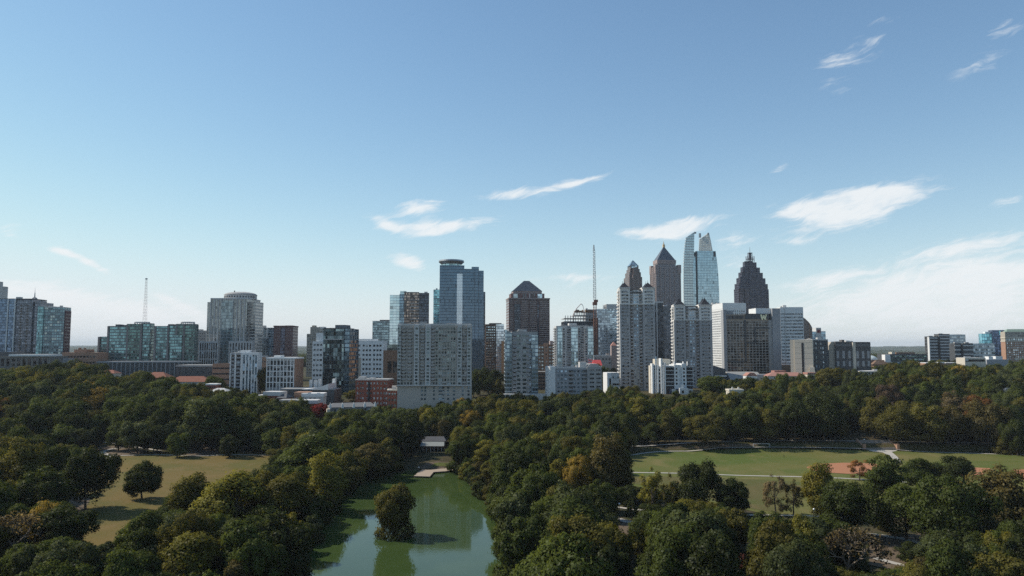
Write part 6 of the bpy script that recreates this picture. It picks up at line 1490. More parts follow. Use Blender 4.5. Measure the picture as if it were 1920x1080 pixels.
# ------------------------------------------------------------------ trees
def mat_leaves():
    m_ = bpy.data.materials.new("leaves"); m_.use_nodes = True
    t = NT(m_.node_tree)
    for n in list(t.n): t.n.remove(n)
    at = t.new('ShaderNodeAttribute', attribute_type='INSTANCER', attribute_name='tint')
    geo = t.new('ShaderNodeNewGeometry'); rnd = geo.outputs['Random Per Island']
    P = geo.outputs['Position']
    a, _ = t.noise(P, 0.16, 3.0)
    k = t.m('MULTIPLY', t.m('MULTIPLY_ADD', rnd, 0.36, 0.82), t.m('MULTIPLY_ADD', a, 0.8, 0.6))
    c = t.vm('SCALE', at.outputs['Color']); t.l.new(k, c.node.inputs['Scale'])
    b_, _ = t.noise(P, 0.07, 3.0)
    autumn = t.m('MULTIPLY', t.step(b_, .55, .75), t.m('MULTIPLY', rnd, .3))
    c = t.mix(autumn, c, t.vm('MULTIPLY', c, (1.9, 1.35, 0.7)))
    df = t.new('ShaderNodeBsdfDiffuse'); t.put(df.inputs[0], c)
    an = t.new('ShaderNodeAttribute', attribute_type='GEOMETRY', attribute_name='clump')   # which way the twig's clump of leaves faces
    vt = t.new('ShaderNodeVectorTransform', vector_type='NORMAL', convert_from='OBJECT', convert_to='WORLD'); t.l.new(an.outputs['Vector'], vt.inputs[0])
    t.put(df.inputs['Normal'], t.vm('NORMALIZE', t.vm('ADD', t.vm('SCALE', vt.outputs[0]), t.vm('MULTIPLY', geo.outputs['Normal'], (.5, .5, .5)))))
    tr = t.new('ShaderNodeBsdfTranslucent'); t.put(tr.inputs[0], t.vm('MULTIPLY', c, (1.25, 1.2, 0.55)))
    gl = t.new('ShaderNodeBsdfGlossy'); gl.inputs['Roughness'].default_value = 0.5; gl.inputs[0].default_value = (1, 1, 1, 1)
    mx = t.new('ShaderNodeMixShader'); mx.inputs[0].default_value = 0.30
    t.l.new(df.outputs[0], mx.inputs[1]); t.l.new(tr.outputs[0], mx.inputs[2])
    m2 = t.new('ShaderNodeMixShader'); m2.inputs[0].default_value = 0.008
    t.l.new(mx.outputs[0], m2.inputs[1]); t.l.new(gl.outputs[0], m2.inputs[2])
    o = t.new('ShaderNodeOutputMaterial'); t.l.new(m2.outputs[0], o.inputs[0])
    return m_
M_LEAF = mat_leaves()
M_BARK = mat_plain("bark", (0.075, 0.058, 0.042), 0.95, .3, .8)
M_PALEBARK = mat_plain("pale_bark", (0.26, 0.21, 0.16), 0.95, .2, .8)

def leaf_mesh(name, C, N, S, rng, mtl, LN=None):
    """one bent four-cornered leaf clump at every centre C facing N with half size S"""
    n = len(C)
    N = N / (np.linalg.norm(N, axis=1, keepdims=True) + 1e-9)
    A = rng.normal(size=(n, 3)); U = np.cross(N, A); U /= (np.linalg.norm(U, axis=1, keepdims=True) + 1e-9)
    V = np.cross(N, U)
    s = S[:, None]; k = rng.uniform(.55, 1.0, (n, 1))
    bend = N * s * rng.uniform(-.35, .35, (n, 1))
    v = np.stack([C + U * s, C + V * s * k + bend, C - U * s, C - V * s * k + bend], 1).reshape(-1, 3)
    me = bpy.data.meshes.new(name)
    me.vertices.add(4 * n); me.vertices.foreach_set('co', v.ravel())
    me.loops.add(4 * n); me.loops.foreach_set('vertex_index', np.arange(4 * n))
    me.polygons.add(n); me.polygons.foreach_set('loop_start', np.arange(0, 4 * n, 4)); me.polygons.foreach_set('loop_total', np.full(n, 4))
    ln = N if LN is None else LN / (np.linalg.norm(LN, axis=1, keepdims=True) + 1e-9)
    at = me.attributes.new('clump', 'FLOAT_VECTOR', 'POINT'); at.data.foreach_set('vector', np.repeat(ln, 4, 0).astype(np.float32).ravel())
    me.materials.append(mtl); me.update(calc_edges=True)
    return me

def crown_points(kind, rng, leaves):
    """leaf centres, normals and half sizes for a crown of nominal radius 1 and a tree height of 1 (trunk foot at 0)"""
    if kind == 'broad':   c0, ax, nl, lr, lo = .56, (1, 1, .43), 70, (.20, .36), -.75
    elif kind == 'bushy': c0, ax, nl, lr, lo = .47, (1, 1, .50), 56, (.20, .36), -.98
    elif kind == 'shaggy': c0, ax, nl, lr, lo = .5, (1, 1, .46), 96, (.20, .32), -1.0
    elif kind == 'oval':  c0, ax, nl, lr, lo = .55, (1, 1, .45), 64, (.22, .36), -.9
    elif kind == 'round': c0, ax, nl, lr, lo = .55, (1, 1, .44), 70, (.20, .30), -.85
    elif kind == 'lumpy': c0, ax, nl, lr, lo = .54, (1, 1, .44), 48, (.24, .42), -.8
    elif kind == 'loose': c0, ax, nl, lr, lo = .57, (1, 1, .40), 42, (.13, .25), -.8
    elif kind == 'shrub': c0, ax, nl, lr, lo = .48, (1, 1, .46), 30, (.26, .40), -.8
    else:                 c0, ax, nl, lr, lo = .52, (1, 1, .46), 60, (.14, .24), -.95   # cone
    H = {'broad': 2.1, 'bushy': 2.1, 'shaggy': 2.1, 'oval': 2.7, 'round': 2.15, 'lumpy': 2.2, 'loose': 2.8, 'shrub': 1.5, 'cone': 3.2}[kind]
    cs, rs = [], []
    subs = []
    if kind in ('broad', 'lumpy', 'oval', 'bushy'):     # a crown of several leaders, each with its own dome
        ns = {'broad': 5, 'lumpy': 4, 'oval': 3, 'bushy': 4}[kind]; a0 = rng.uniform(0, 6.28)
        for i in range(ns):
            an = a0 + i * 6.283 / ns + rng.uniform(-.4, .4); rr_ = rng.uniform(.30, .52) * (.6 if kind == 'oval' else 1)
            subs.append((np.array([math.cos(an) * rr_, math.sin(an) * rr_, rng.uniform(-.45, .30)]), rng.uniform(.46, .66)))
        subs.append((np.array([rng.uniform(-.15, .15), rng.uniform(-.15, .15), rng.uniform(.25, .42)]), rng.uniform(.5, .64)))
    while len(cs) < nl:
        d = rng.normal(size=3); d /= np.linalg.norm(d)
        if d[2] < lo: continue
        f = rng.uniform(.45, .92) ** .8
        p = d * f
        r = rng.uniform(*lr)
        if subs:
            sb, sr = subs[rng.integers(len(subs))]; p = sb + p * sr * np.array([1, 1, .95]); r *= .82
            if p[2] < lo: continue
        if kind == 'cone':
            z = rng.uniform(-.95, .95); w = (1 - (z + 1) / 2) ** .75 * .85 + .04
            an = rng.uniform(0, 6.283); p = np.array([math.cos(an) * w, math.sin(an) * w, z]); r = .10 + .2 * w * rng.uniform(.7, 1.1)
        p = p * (1 - r * .55)
        cs.append(np.array([p[0], p[1], c0 * H + p[2] * ax[2] * H])); rs.append(r)
    if kind in ('bushy', 'shaggy'):
        for i in range(9):
            cs.append(np.array([math.cos(i * .7) * .68, math.sin(i * .7) * .68, rng.uniform(.16, .3)])); rs.append(.3)
    C, N, LN = [], [], []
    tot = sum(r * r for r in rs)
    cen = np.array([0, 0, c0 * H * .9])
    for c, r in zip(cs, rs):
        k = max(20, int(leaves * r * r / tot))
        d = rng.normal(size=(k, 3)); d /= np.linalg.norm(d, axis=1, keepdims=True)
        out = c - cen; out = out / (np.linalg.norm(out) + 1e-6)
        d = d + out * .45 + np.array([0, 0, .18]); d /= np.linalg.norm(d, axis=1, keepdims=True)
        rad = r * (rng.uniform(.25, 1.0, (k, 1)) ** .35) * (1 + .18 * rng.normal(size=(k, 1)))
        pts = c + d * rad * np.array([1, 1, .85])
        C.append(pts); N.append(d + rng.normal(size=(k, 3)) * .40); LN.append(d * .8 + (pts - cen) / (np.linalg.norm(pts - cen, axis=1, keepdims=True) + 1e-6) * .55)
    cs = [np.array(c_, float) for c_ in cs]
    C = np.concatenate(C); N = np.concatenate(N); LN = np.concatenate(LN)
    if kind not in ('cone', 'shrub'):
        fx = 1.0 / np.percentile(np.hypot(C[:, 0], C[:, 1]), 96); C[:, :2] *= fx
        for c_ in cs: c_[:2] *= fx
        z0_, z1_ = np.percentile(C[:, 2], 1), np.percentile(C[:, 2], 99.5); zb_ = {'bushy': .03, 'shaggy': .0, 'broad': .20, 'lumpy': .14, 'oval': .13, 'round': .16, 'loose': .15}[kind] * H
        for arr in [C] + cs: arr[..., 2] = zb_ + (arr[..., 2] - z0_) * (H * .985 - zb_) / (z1_ - z0_)
    keep = C[:, 2] > (.02 if kind in ('bushy', 'shaggy') else .07) * H
    return C[keep], N[keep], LN[keep], cs, H

def trunk_mesh(name, R0, H, cs, sc, rng, mtl, limbs=9):
    mb_ = MB()
    ax = Vector((0, 0, -1.5)); r = R0
    top = Vector((rng.uniform(-.06, .06) * H, rng.uniform(-.06, .06) * H, .62 * H))
    prev, pr = Vector((0, 0, -1.0)), R0 * 1.35
    for q in (0.02, .18, .36, .62):
        p = Vector((top.x * q / .62, top.y * q / .62, q * H)); rr = R0 * (1.1 - q * 1.25)
        mb_.tube(prev, p, pr, rr, 7); prev, pr = p, rr
    order = sorted(range(len(cs)), key=lambda i: rng.uniform())
    for i in order[:limbs]:
        e = Vector([cs[i][0] * sc[0], cs[i][1] * sc[1], cs[i][2] * sc[2]])
        q = rng.uniform(.22, .5); s_ = Vector((top.x * q / .62, top.y * q / .62, q * H))
        m_ = s_ * .5 + e * .5 + Vector((0, 0, -.04 * H))
        mb_.tube(s_, m_, R0 * .42, R0 * .25, 5); mb_.tube(m_, e, R0 * .25, R0 * .08, 5)
    return mb_.mesh(name, mtl)

NOMINAL = {'broad': 8.5, 'bushy': 7.0, 'shaggy': 7.0, 'oval': 6.5, 'round': 7.0, 'lumpy': 8.0, 'loose': 5.5, 'shrub': 3.0, 'cone': 3.6}
LEAVES = {'broad': 17000, 'bushy': 15000, 'shaggy': 17000, 'oval': 13500, 'round': 14000, 'lumpy': 17000, 'loose': 4200, 'shrub': 2200, 'cone': 3000}
PROTO = {}
for kind, nvar in (('broad', 6), ('oval', 5), ('round', 3), ('lumpy', 6), ('bushy', 3), ('shaggy', 1), ('loose', 3), ('shrub', 1), ('cone', 1)):
    for v in range(nvar):
        rng = np.random.default_rng(100 + v * 17 + sum(map(ord, kind)))
        R0 = NOMINAL[kind]
        C, N, LN, cs, H = crown_points(kind, rng, LEAVES[kind])
        S = rng.uniform(.19, .40, len(C)) * (.8 if kind in ('loose', 'shrub', 'cone') else 1.0)
        cm = leaf_mesh("crown", C * R0, N, S, rng, M_LEAF, LN)
        tm = trunk_mesh("trunk", {'shrub': .15, 'cone': .22}.get(kind, .36), H * R0, cs, (R0, R0, R0), rng, M_BARK, 3 if kind in ('cone', 'shrub') else 9)
        PROTO.setdefault(kind, []).append((cm, tm, R0, H * R0))

def bare_tree_meshes(seed):
    rng = np.random.default_rng(seed); mb_ = MB(); tips = []
    def grow_(p, d, L, r, depth):
        e = p + d * L
        mb_.tube(p, e, r, r * .68, 5)
        if depth == 0: tips.append(e); return
        for _ in range(3 if depth > 1 else 4):
            nd = (d + Vector(rng.normal(size=3)) * .55 + Vector((0, 0, .12))).normalized()
            grow_(e, nd, L * rng.uniform(.6, .82), r * .62, depth - 1)
    grow_(Vector((0, 0, -1)), Vector((0, 0, 1)), 4.2, .34, 5)
    tr = mb_.mesh("trunk", M_PALEBARK)
    tp = np.array([list(t_) for t_ in tips]); sel = tp[rng.integers(0, len(tp), 1500)]
    C = sel + rng.normal(size=sel.shape) * .55
    cm = leaf_mesh("crown", C, rng.normal(size=C.shape), rng.uniform(.14, .32, len(C)), rng, M_LEAF)
    return cm, tr, float(np.percentile(np.hypot(tp[:, 0], tp[:, 1]), 92)), float(tp[:, 2].max())
PROTO['bare'] = [bare_tree_meshes(5), bare_tree_meshes(11)]

TINT = {  # real leaf colours
    'dark green': (0.034, 0.043, 0.010), 'deep green': (0.046, 0.059, 0.012), 'mid green': (0.064, 0.080, 0.015), 'grey-green': (0.060, 0.072, 0.025),
    'olive': (0.092, 0.083, 0.016), 'yellow-green': (0.125, 0.114, 0.018), 'golden': (0.20, 0.135, 0.022), 'rust orange': (0.19, 0.085, 0.024),
    'brownish': (0.090, 0.073, 0.022), 'red': (0.17, 0.022, 0.020), 'tan': (0.14, 0.105, 0.052), 'purplish brown': (0.072, 0.048, 0.032), 'dull red': (0.095, 0.032, 0.022),
}
KINDNAME = {'cone': 'conifer_tree', 'bare': 'bare_tree', 'shrub': 'shrub', 'loose': 'slender_tree'}
KINDWORD = {'broad': 'broad-crowned', 'oval': 'oval', 'round': 'round-crowned', 'lumpy': 'billowing', 'bushy': 'bushy', 'shaggy': 'shaggy', 'loose': 'thin-leaved', 'shrub': 'low', 'cone': 'pointed', 'bare': 'half-bare'}
TREES = []      # dict(x y z rad h kind tint label)
rt = random.Random(21)
def add_tree(x, y, rad, h, kind, tint, label=None, mark=None):
    TREES.append(dict(x=x, y=y, z=gz(x, y), rad=rad, h=h, kind=kind, tint=tint, label=label, mark=mark, var=rt.random(), rot=rt.uniform(0, 6.28)))

def photo_tree(px, top, base, wpx, kind, tint, label=None, mark=None, level=None):
    x, y = G(px, base) if level is None else flat(px, base, level)
    u = ray(px, top)[1]
    h = CAM_Z + u * y - gz(x, y)
    add_tree(x, y, wpx / FPX * y / 2, max(3.0, h), kind, tint, label, mark)

PT = [
    (266, 866, 936, 64, 'round', 'dark green', 'lone round dark tree standing by itself in the dry meadow', 'the lone round meadow tree'),
    (160, 843, 957, 104, 'broad', 'dark green', 'large dark tree casting a long shadow across the dry meadow', 'the large meadow tree'),
    (80, 878, 972, 96, 'round', 'deep green', 'round grey-dark tree at the left edge of the meadow, beside the large shadowing tree', None),
    (30, 822, 940, 120, 'broad', 'olive', 'olive-brown broad tree at the far left edge above the meadow', 'the olive-brown tree at the left edge'),
    (120, 950, 1035, 100, 'round', 'dark green', 'dark round tree at the lower end of the meadow, before the large shadowing tree', None),
    (22, 962, 1050, 95, 'bare', 'tan', 'half-bare tan tree in the lower left corner of the view', 'the half-bare tree in the lower left corner'),
    (122, 798, 850, 70, 'broad', 'mid green', 'mid green tree in the pair at the top left of the meadow', None),
    (158, 803, 848, 56, 'round', 'dark green', 'dark tree in the pair at the top left of the meadow', None),
    (80, 782, 826, 48, 'round', 'deep green', 'small round tree beside the path, left of the pair above the meadow', None),
    (258, 790, 850, 60, 'round', 'grey-green', 'grey-green round tree standing on the upper edge of the meadow path', 'the grey-green tree on the meadow path'),
    (288, 800, 851, 52, 'broad', 'dark green', 'dark tree touching the right side of the grey-green tree on the meadow path', None),
    (222, 792, 846, 46, 'oval', 'deep green', 'deep green oval tree beside the bend of the meadow path', None),
    (332, 812, 858, 40, 'oval', 'mid green', 'small mid green tree right of the bare soil at the top of the meadow', None),
    (376, 746, 846, 104, 'oval', 'grey-green', 'very tall feathery grey-green tree with a thick trunk above the meadow', 'the tall feathery tree above the meadow'),
    (430, 816, 858, 38, 'round', 'dark green', 'small dark round tree casting a flat shadow on the upper meadow', None),
    (515, 804, 857, 46, 'oval', 'mid green', 'mid green oval tree at the right end of the upper meadow', None),
    (175, 728, 790, 56, 'broad', 'golden', 'golden yellow tree in the wood beyond the meadow', 'the golden tree beyond the meadow'),
    (2, 748, 800, 30, 'broad', 'rust orange', 'rust orange tree cut by the left edge of the view', None),
    (365, 888, 985, 92, 'lumpy', 'olive', 'olive billowing tree at the lower right border of the meadow', None),
    (440, 890, 1000, 150, 'lumpy', 'yellow-green', 'wide yellow-green tree where the meadow meets the lakeside wood', 'the wide yellow-green tree by the meadow'),
    (275, 962, 1060, 95, 'lumpy', 'mid green', 'mid green billowing tree at the lower tip of the meadow', None),
    (345, 1000, 1110, 150, 'lumpy', 'yellow-green', 'yellowish billowing tree at the bottom left, below the meadow', None),
    (590, 815, 900, 130, 'lumpy', 'mid green', 'big mid green dome-shaped tree above the left lake bank', 'the big domed tree above the left bank'),
    (612, 850, 955, 80, 'oval', 'yellow-green', 'tall yellow-green tree rising from the left lake bank', 'the tall yellow-green tree on the left bank'),
    (655, 848, 930, 66, 'oval', 'olive', 'olive tree at the shore, right of the tall yellow-green tree', None),
    (700, 832, 900, 90, 'broad', 'brownish', 'brownish broad tree overhanging the far left shore of the lake', None),
    (520, 895, 985, 120, 'lumpy', 'olive', 'olive billowing tree in the lakeside wood right of the meadow', None),
    (740, 925, 1006, 72, 'shaggy', 'olive', 'island tree rising alone from the green lake water', 'the island tree'),
    (1080, 855, 938, 62, 'broad', 'golden', 'golden-topped tree at the left border of the playing field', 'the golden tree by the playing field'),
    (1135, 816, 935, 84, 'oval', 'brownish', 'tall brownish tree at the left corner of the playing field', 'the tall brownish tree by the playing field'),
    (1160, 838, 930, 56, 'oval', 'deep green', 'deep green tree overhanging the left corner of the playing field', None),
    (1128, 902, 978, 52, 'oval', 'deep green', 'deep green oval tree on a bare trunk beside the lamp post path', None),
    (1185, 931, 976, 30, 'cone', 'dark green', 'small pointed dark conifer beside the lamp post', 'the pointed conifer'),
    (1225, 878, 970, 54, 'loose', 'yellow-green', 'thin yellow-green tree in front of the lower field path', None),
    (1255, 888, 965, 36, 'loose', 'olive', 'slender olive tree between the thin yellow-green tree and the dark field tree', None),
    (1310, 866, 965, 90, 'broad', 'dark green', 'big dark tree standing in front of the playing field path', 'the big dark tree before the field'),
    (1376, 897, 970, 60, 'round', 'dark green', 'very dark round tree standing on the near edge of the field', 'the very dark round field tree'),
    (1455, 890, 966, 44, 'loose', 'tan', 'tan thin-leaved tree rising in front of the lower field', 'the tan tree before the lower field'),
    (1488, 900, 966, 40, 'loose', 'brownish', 'brown thin-leaved tree beside the tan tree before the lower field', None),
    (1541, 868, 974, 62, 'oval', 'yellow-green', 'upright yellow-green tree left of the near clay infield', 'the upright tree before the infield'),
    (1600, 905, 1010, 110, 'lumpy', 'deep green', 'deep green billowing tree below the near clay infield', None),
    (1662, 853, 950, 70, 'oval', 'deep green', 'tall dark tree between the clay infield and the pale path', 'the tall tree by the infield'),
    (1722, 860, 925, 74, 'broad', 'deep green', 'broad tree at the foot of the pale path, left of its twin', None),
    (1783, 856, 925, 80, 'broad', 'dark green', 'broad dark tree in front of the far clay infield', None),
    (1790, 893, 1045, 135, 'broad', 'deep green', 'huge deep green tree spreading over the lower right park', 'the huge tree in the lower right'),
    (1700, 908, 1012, 110, 'lumpy', 'mid green', 'wide mid green tree touching the left side of the huge lower right tree', None),
    (1880, 880, 1012, 112, 'oval', 'brownish', 'brownish tall tree on a dark trunk at the lower right edge', 'the brownish tree at the right edge'),
    (1590, 988, 1095, 120, 'bare', 'tan', 'half-bare pale-branched tree at the bottom right of the park', 'the half-bare pale tree'),
    (1405, 1035, 1075, 46, 'shrub', 'dull red', 'low reddish shrub beside the bottom path', None),
    (1712, 1018, 1062, 56, 'round', 'dark green', 'small ball-shaped dark tree on the bare ground below the huge tree', None),
    (1612, 862, 902, 40, 'loose', 'rust orange', 'thin rusty tree in front of the near clay infield', None),
    (1830, 742, 806, 62, 'broad', 'rust orange', 'rust orange round tree in the wood behind the road', 'the rust orange tree'),
    (1672, 722, 795, 66, 'broad', 'purplish brown', 'purplish brown tree in the wood behind the stone steps', 'the purplish brown tree'),
    (1790, 732, 800, 60, 'loose', 'tan', 'pale tan thin tree in the wood near the rust orange tree', None),
    (597, 757, 792, 36, 'broad', 'red', 'bright red maple beside the long grey-roofed house', 'the red maple'),
    (880, 770, 812, 40, 'broad', 'golden', 'small golden tree in the wood right of the boathouse', 'the small golden tree'),
    (915, 825, 880, 50, 'oval', 'yellow-green', 'yellow-green tree in the wood along the right shore', None),
    (1205, 745, 815, 56, 'oval', 'yellow-green', 'upright yellow-green tree in the wood below the white stepped block', 'the upright yellow-green tree in the wood'),
    (1325, 778, 834, 84, 'broad', 'olive', 'wide olive tree overlooking the left end of the bank path', None),
    (1395, 762, 829, 62, 'broad', 'deep green', 'leftmost of the roadside trees behind the grass bank', None),
    (1440, 766, 829, 56, 'oval', 'olive', 'olive roadside tree second along behind the grass bank', None),
    (1490, 748, 829, 70, 'broad', 'dark green', 'dark roadside tree directly behind the middle of the grass bank', None),
    (1545, 738, 826, 80, 'oval', 'dark green', 'tall dark roadside tree left of the stone steps', 'the tall dark tree left of the steps'),
    (1640, 745, 822, 64, 'oval', 'olive', 'olive tree rising behind the stone steps', None),
    (1683, 762, 833, 62, 'oval', 'olive', 'olive roadside tree just right of the stone steps', None),
    (1740, 758, 834, 66, 'oval', 'olive', 'second roadside tree right of the stone steps', None),
    (1790, 760, 835, 66, 'broad', 'brownish', 'brownish-topped roadside tree below the rust orange tree', None),
    (1852, 752, 836, 84, 'broad', 'brownish', 'wide brownish roadside tree near the right end of the road', None),
    (1908, 790, 855, 50, 'broad', 'deep green', 'deep green roadside tree at the right edge of the view', None),
    (497, 690, 738, 52, 'oval', 'olive', 'tall olive tree in front of the white gridded office block', None),
    (405, 705, 742, 44, 'broad', 'deep green', 'deep green tree beside the red tiled roof', None),
    (345, 705, 726, 26, 'broad', 'grey-green', 'small tree splitting the red tiled roof in two', None),
    (230, 680, 716, 46, 'broad', 'deep green', 'deep green tree standing before the teal glass complex', None),
    (312, 685, 712, 34, 'broad', 'olive', 'olive tree before the right end of the teal glass complex', None),
    (545, 736, 757, 20, 'oval', 'mid green', 'narrow green tree among the red brick townhouses', None),
    (712, 727, 752, 28, 'broad', 'olive', 'olive tree between the two red brick blocks', None),
    (790, 730, 762, 32, 'broad', 'dark green', 'dark tree right of the smaller red brick block', None),
    (662, 732, 752, 34, 'broad', 'yellow-green', 'bright yellow-green tree left of the red brick block', None),
    (900, 690, 742, 46, 'broad', 'deep green', 'deep green tree right of the big grey apartment block', None),
    (888, 704, 746, 34, 'broad', 'mid green', 'mid green tree at the right foot of the big grey apartment block', None),
    (916, 704, 744, 36, 'broad', 'deep green', 'dark broad tree between the big grey block and the glass-cornered block', None),
    (934, 712, 746, 26, 'broad', 'olive', 'small olive tree at the left foot of the glass-cornered block', None),
    (1150, 690, 730, 26, 'broad', 'deep green', 'dark tree behind the small white block by the taller turreted tower', None),
    (930, 694, 738, 34, 'oval', 'dark green', 'dark tree left of the glass-cornered apartment block', None),
    (1128, 684, 735, 34, 'broad', 'mid green', 'mid green tree left of the taller turreted tower', None),
    (1335, 705, 748, 58, 'broad', 'mid green', 'bright green tree right of the white stepped block', None),
    (1560, 690, 740, 60, 'broad', 'olive', 'olive tree in front of the dark museum building', None),
]
for q in PT:
    photo_tree(*q, level=0.0 if 'island' in q[6] else None)

# the lower outline of the town above the tree tops, in pixel rows: no filler tree may rise above it
CAN = [(-50, 673), (60, 675), (120, 680), (200, 688), (260, 695), (320, 709), (430, 723), (480, 738), (560, 751), (640, 764), (740, 766), (800, 757), (850, 747), (950, 737), (1030, 741), (1100, 727), (1150, 727), (1230, 735),
       (1300, 740), (1345, 717), (1400, 713), (1470, 706), (1530, 701), (1620, 696), (1660, 683), (1750, 673), (1850, 668), (1990, 668)]
def canopy(px):
    return float(np.interp(px, [c[0] for c in CAN], [c[1] for c in CAN]))
def project(x, y, z):
    dz_ = z - CAM_Z
    f = y * CP + dz_ * SP; u = -y * SP + dz_ * CP
    return 960 + FPX * x / f, 540 - FPX * u / f

NOGO = [np.array(p) for p in (MEADOW, FIELD, BANK, plaza)] + [np.array([G(*p) for p in q]) for q in DIRTS]
NOGO.append(np.array([G(*p) for p in [(770, 895), (865, 885), (862, 862), (845, 845), (780, 842), (770, 870)]]))
NOGO.append(np.array([G(*p) for p in [(1590, 832), (1720, 834), (1720, 815), (1590, 812)]]))
OPEN = [(LAKE, 4), (np.array(MEADOW), 4), (np.array(FIELD), 4), (np.array([G(*p) for p in DIRTS[3]]), 1.5), (np.array([G(*p) for p in DIRTS[4]]), 2), (np.array(plaza), 1),
        (np.array([G(*p) for p in [(1120, 962), (1200, 978), (1210, 990), (1130, 978)]]), 0)]
PT_PX = []
for t_ in TREES:
    a_, b_ = project(t_['x'], t_['y'], t_['z'] + t_['h']); c_ = project(t_['x'], t_['y'], t_['z'])
    PT_PX.append((a_, b_, c_[1], t_['y'], t_['rad'] * 2 / t_['y'] * FPX))
class_pick = [('broad', .34), ('lumpy', .30), ('oval', .24), ('round', .08), ('loose', .04)]
tint_pick = [('dark green', .19), ('deep green', .25), ('mid green', .22), ('grey-green', .08), ('olive', .16), ('yellow-green', .065), ('brownish', .014), ('golden', .004)]
def pick(tbl):
    r = rt.random() * sum(w for _, w in tbl)
    for k, w in tbl:
        r -= w
        if r <= 0: return k
    return tbl[0][0]
hand = np.array([(t['x'], t['y'], t['rad']) for t in TREES])
cand = []
y = 172.0
while y < 1500:
    sp = 11.2 if y < 420 else (11.4 if y < 640 else (15 if y < 1000 else 22))
    x = -(0.74 * y + 30)
    while x < 0.74 * y + 30:
        cand.append((x + rt.uniform(-.42, .42) * sp, y + rt.uniform(-.42, .42) * sp)); x += sp
    y += sp * .92
cand = np.array(cand)
okm = sdist(LAKE, cand[:, 0], cand[:, 1]) > 1.2
for poly in NOGO: okm &= sdist(poly, cand[:, 0], cand[:, 1]) > 1.5
for dn, hw in PATHS:
    near = np.ones(len(cand), bool)
    for p in dn[::2]: near &= np.hypot(cand[:, 0] - p[0], cand[:, 1] - p[1]) > hw + 2.6
    okm &= near
for poly in FOOTPRINTS: okm &= sdist(poly, cand[:, 0], cand[:, 1]) > 4.0
for hx, hy, hr in hand: okm &= np.hypot(cand[:, 0] - hx, cand[:, 1] - hy) > max(3.0, hr * .8)
# keep clear the lines of sight of single trees that the photograph shows down to the foot, and of the low houses
CLEAR = [(40, 330, 935, 1030, 18), (1560, 1740, 1062, 1079, 0)]
for x, y in cand[okm]:
    kind = pick(class_pick); tint = pick(tint_pick)
    h = {'broad': rt.uniform(14, 21), 'lumpy': rt.uniform(13, 20), 'oval': rt.uniform(16, 23), 'round': rt.uniform(10, 15), 'loose': rt.uniform(12, 17)}[kind]
    if y > 400 and x < -130: h *= 1.22
    elif y > 470 and x > 150: h *= 1.12
    asp = {'broad': .43, 'lumpy': .46, 'oval': .33, 'round': .46, 'loose': .30}[kind]
    z = gz(x, y)
    px, py = project(x, y, z + h)
    if px < -140 or px > 2060 or py > 1150: continue
    if y > 380:
        lim = canopy(px) + (0 if y < 640 else -6) + abs(rt.gauss(0, 9)) - (7 if rt.random() < .12 else 0)
        zmax = CAM_Z + ray(px, lim)[1] * y
        if z + h > zmax: h = zmax - z - rt.uniform(0, 1.0)
        if h < (4.2 if y > 470 else 6.0): continue
        if h < 11 and kind in ('oval', 'loose'): kind = 'broad'; asp = .45
        if h < 7: asp = .6
    # open water, lawns and the single trees of the photograph: a tree that would hide them grows smaller there
    asp0 = h * asp
    while h >= 4.2:
        bad = False
        for fr in (1.0, .85, .7, .55, .4):
            X_, Y_ = project(x, y, z + h * fr); r_, u_ = ray(X_, Y_)
            if u_ < -.02:
                d_ = (3.0 - CAM_Z) / u_
                if d_ > y and any(sdist(p_, np.array([r_ * d_]), np.array([d_]))[0] < -m_ for p_, m_ in OPEN): bad = True; break
        if not bad:
            X_, Y_ = project(x, y, z + h); hw_ = asp0 * .8 / y * FPX
            for q in PT_PX:
                if q[3] > y and abs(q[0] - X_) < q[4] * .4 + hw_ * .6 and Y_ < q[2] - .34 * (q[2] - q[1]): bad = True; break
        if not bad: break
        h *= .86
    if h < 4.2: continue
    if h * asp < asp0 * .7: asp = min(.62, asp0 / h); kind = 'bushy' if kind in ('oval', 'loose', 'round') else kind
    dl = sdist(LAKE, np.array([x]), np.array([y]))[0]
    if dl < 10: kind = 'bushy'; asp = .45
    add_tree(x, y, h * asp * rt.uniform(.88, 1.15), h, kind, tint)
# overhanging growth along the shores
for i in range(len(LAKE)):
    a_, b_ = LAKE[i], LAKE[(i + 1) % len(LAKE)]
    n_ = max(1, int(np.linalg.norm(b_ - a_) / 5.5))
    for q in range(n_):
        p_ = a_ + (b_ - a_) * (q + rt.random()) / n_
        if p_[1] < 190 or 768 < project(p_[0], p_[1], 0)[0] < 866 and p_[1] > 370: continue
        d_ = p_ - LAKE.mean(0); d_ /= np.linalg.norm(d_); p2_ = p_ + np.array([math.copysign(1, d_[0]), .2]) * rt.uniform(.5, 3.0)
        h = rt.uniform(4.5, 8.5)
        add_tree(p2_[0], p2_[1], h * rt.uniform(.42, .6), h, 'bushy', pick(tint_pick))
# woods far beyond the town
y = 1500.0
while y < 4200:
    sp = 20 + (y - 1500) * .008
    x = -(0.72 * y)
    while x < .72 * y:
        px = 960 + FPX * x / y
        if px < 190 or 545 < px < 600 or px > 1600 or rt.random() < .06:
            add_tree(x + rt.uniform(-.4, .4) * sp, y + rt.uniform(-.4, .4) * sp, sp * .62, rt.uniform(13, 21), 'broad', pick(tint_pick[:4]))
        x += sp
    y += sp

# which stand apart as objects: the photographed ones and the 300 that show largest
for t_ in TREES:
    px, py = project(t_['x'], t_['y'], t_['z'] + t_['h'] * .7)
    seen = -30 < px < 1950 and py < 1105
    t_['size'] = (t_['rad'] * t_['h'] / t_['y'] ** 2 if seen else 0) + (10 if t_['label'] else 0)
    t_['px'], t_['py'] = px, py
TREES.sort(key=lambda t_: -t_['size'])
N_IND = 300
ONES, REST = TREES[:N_IND], TREES[N_IND:]

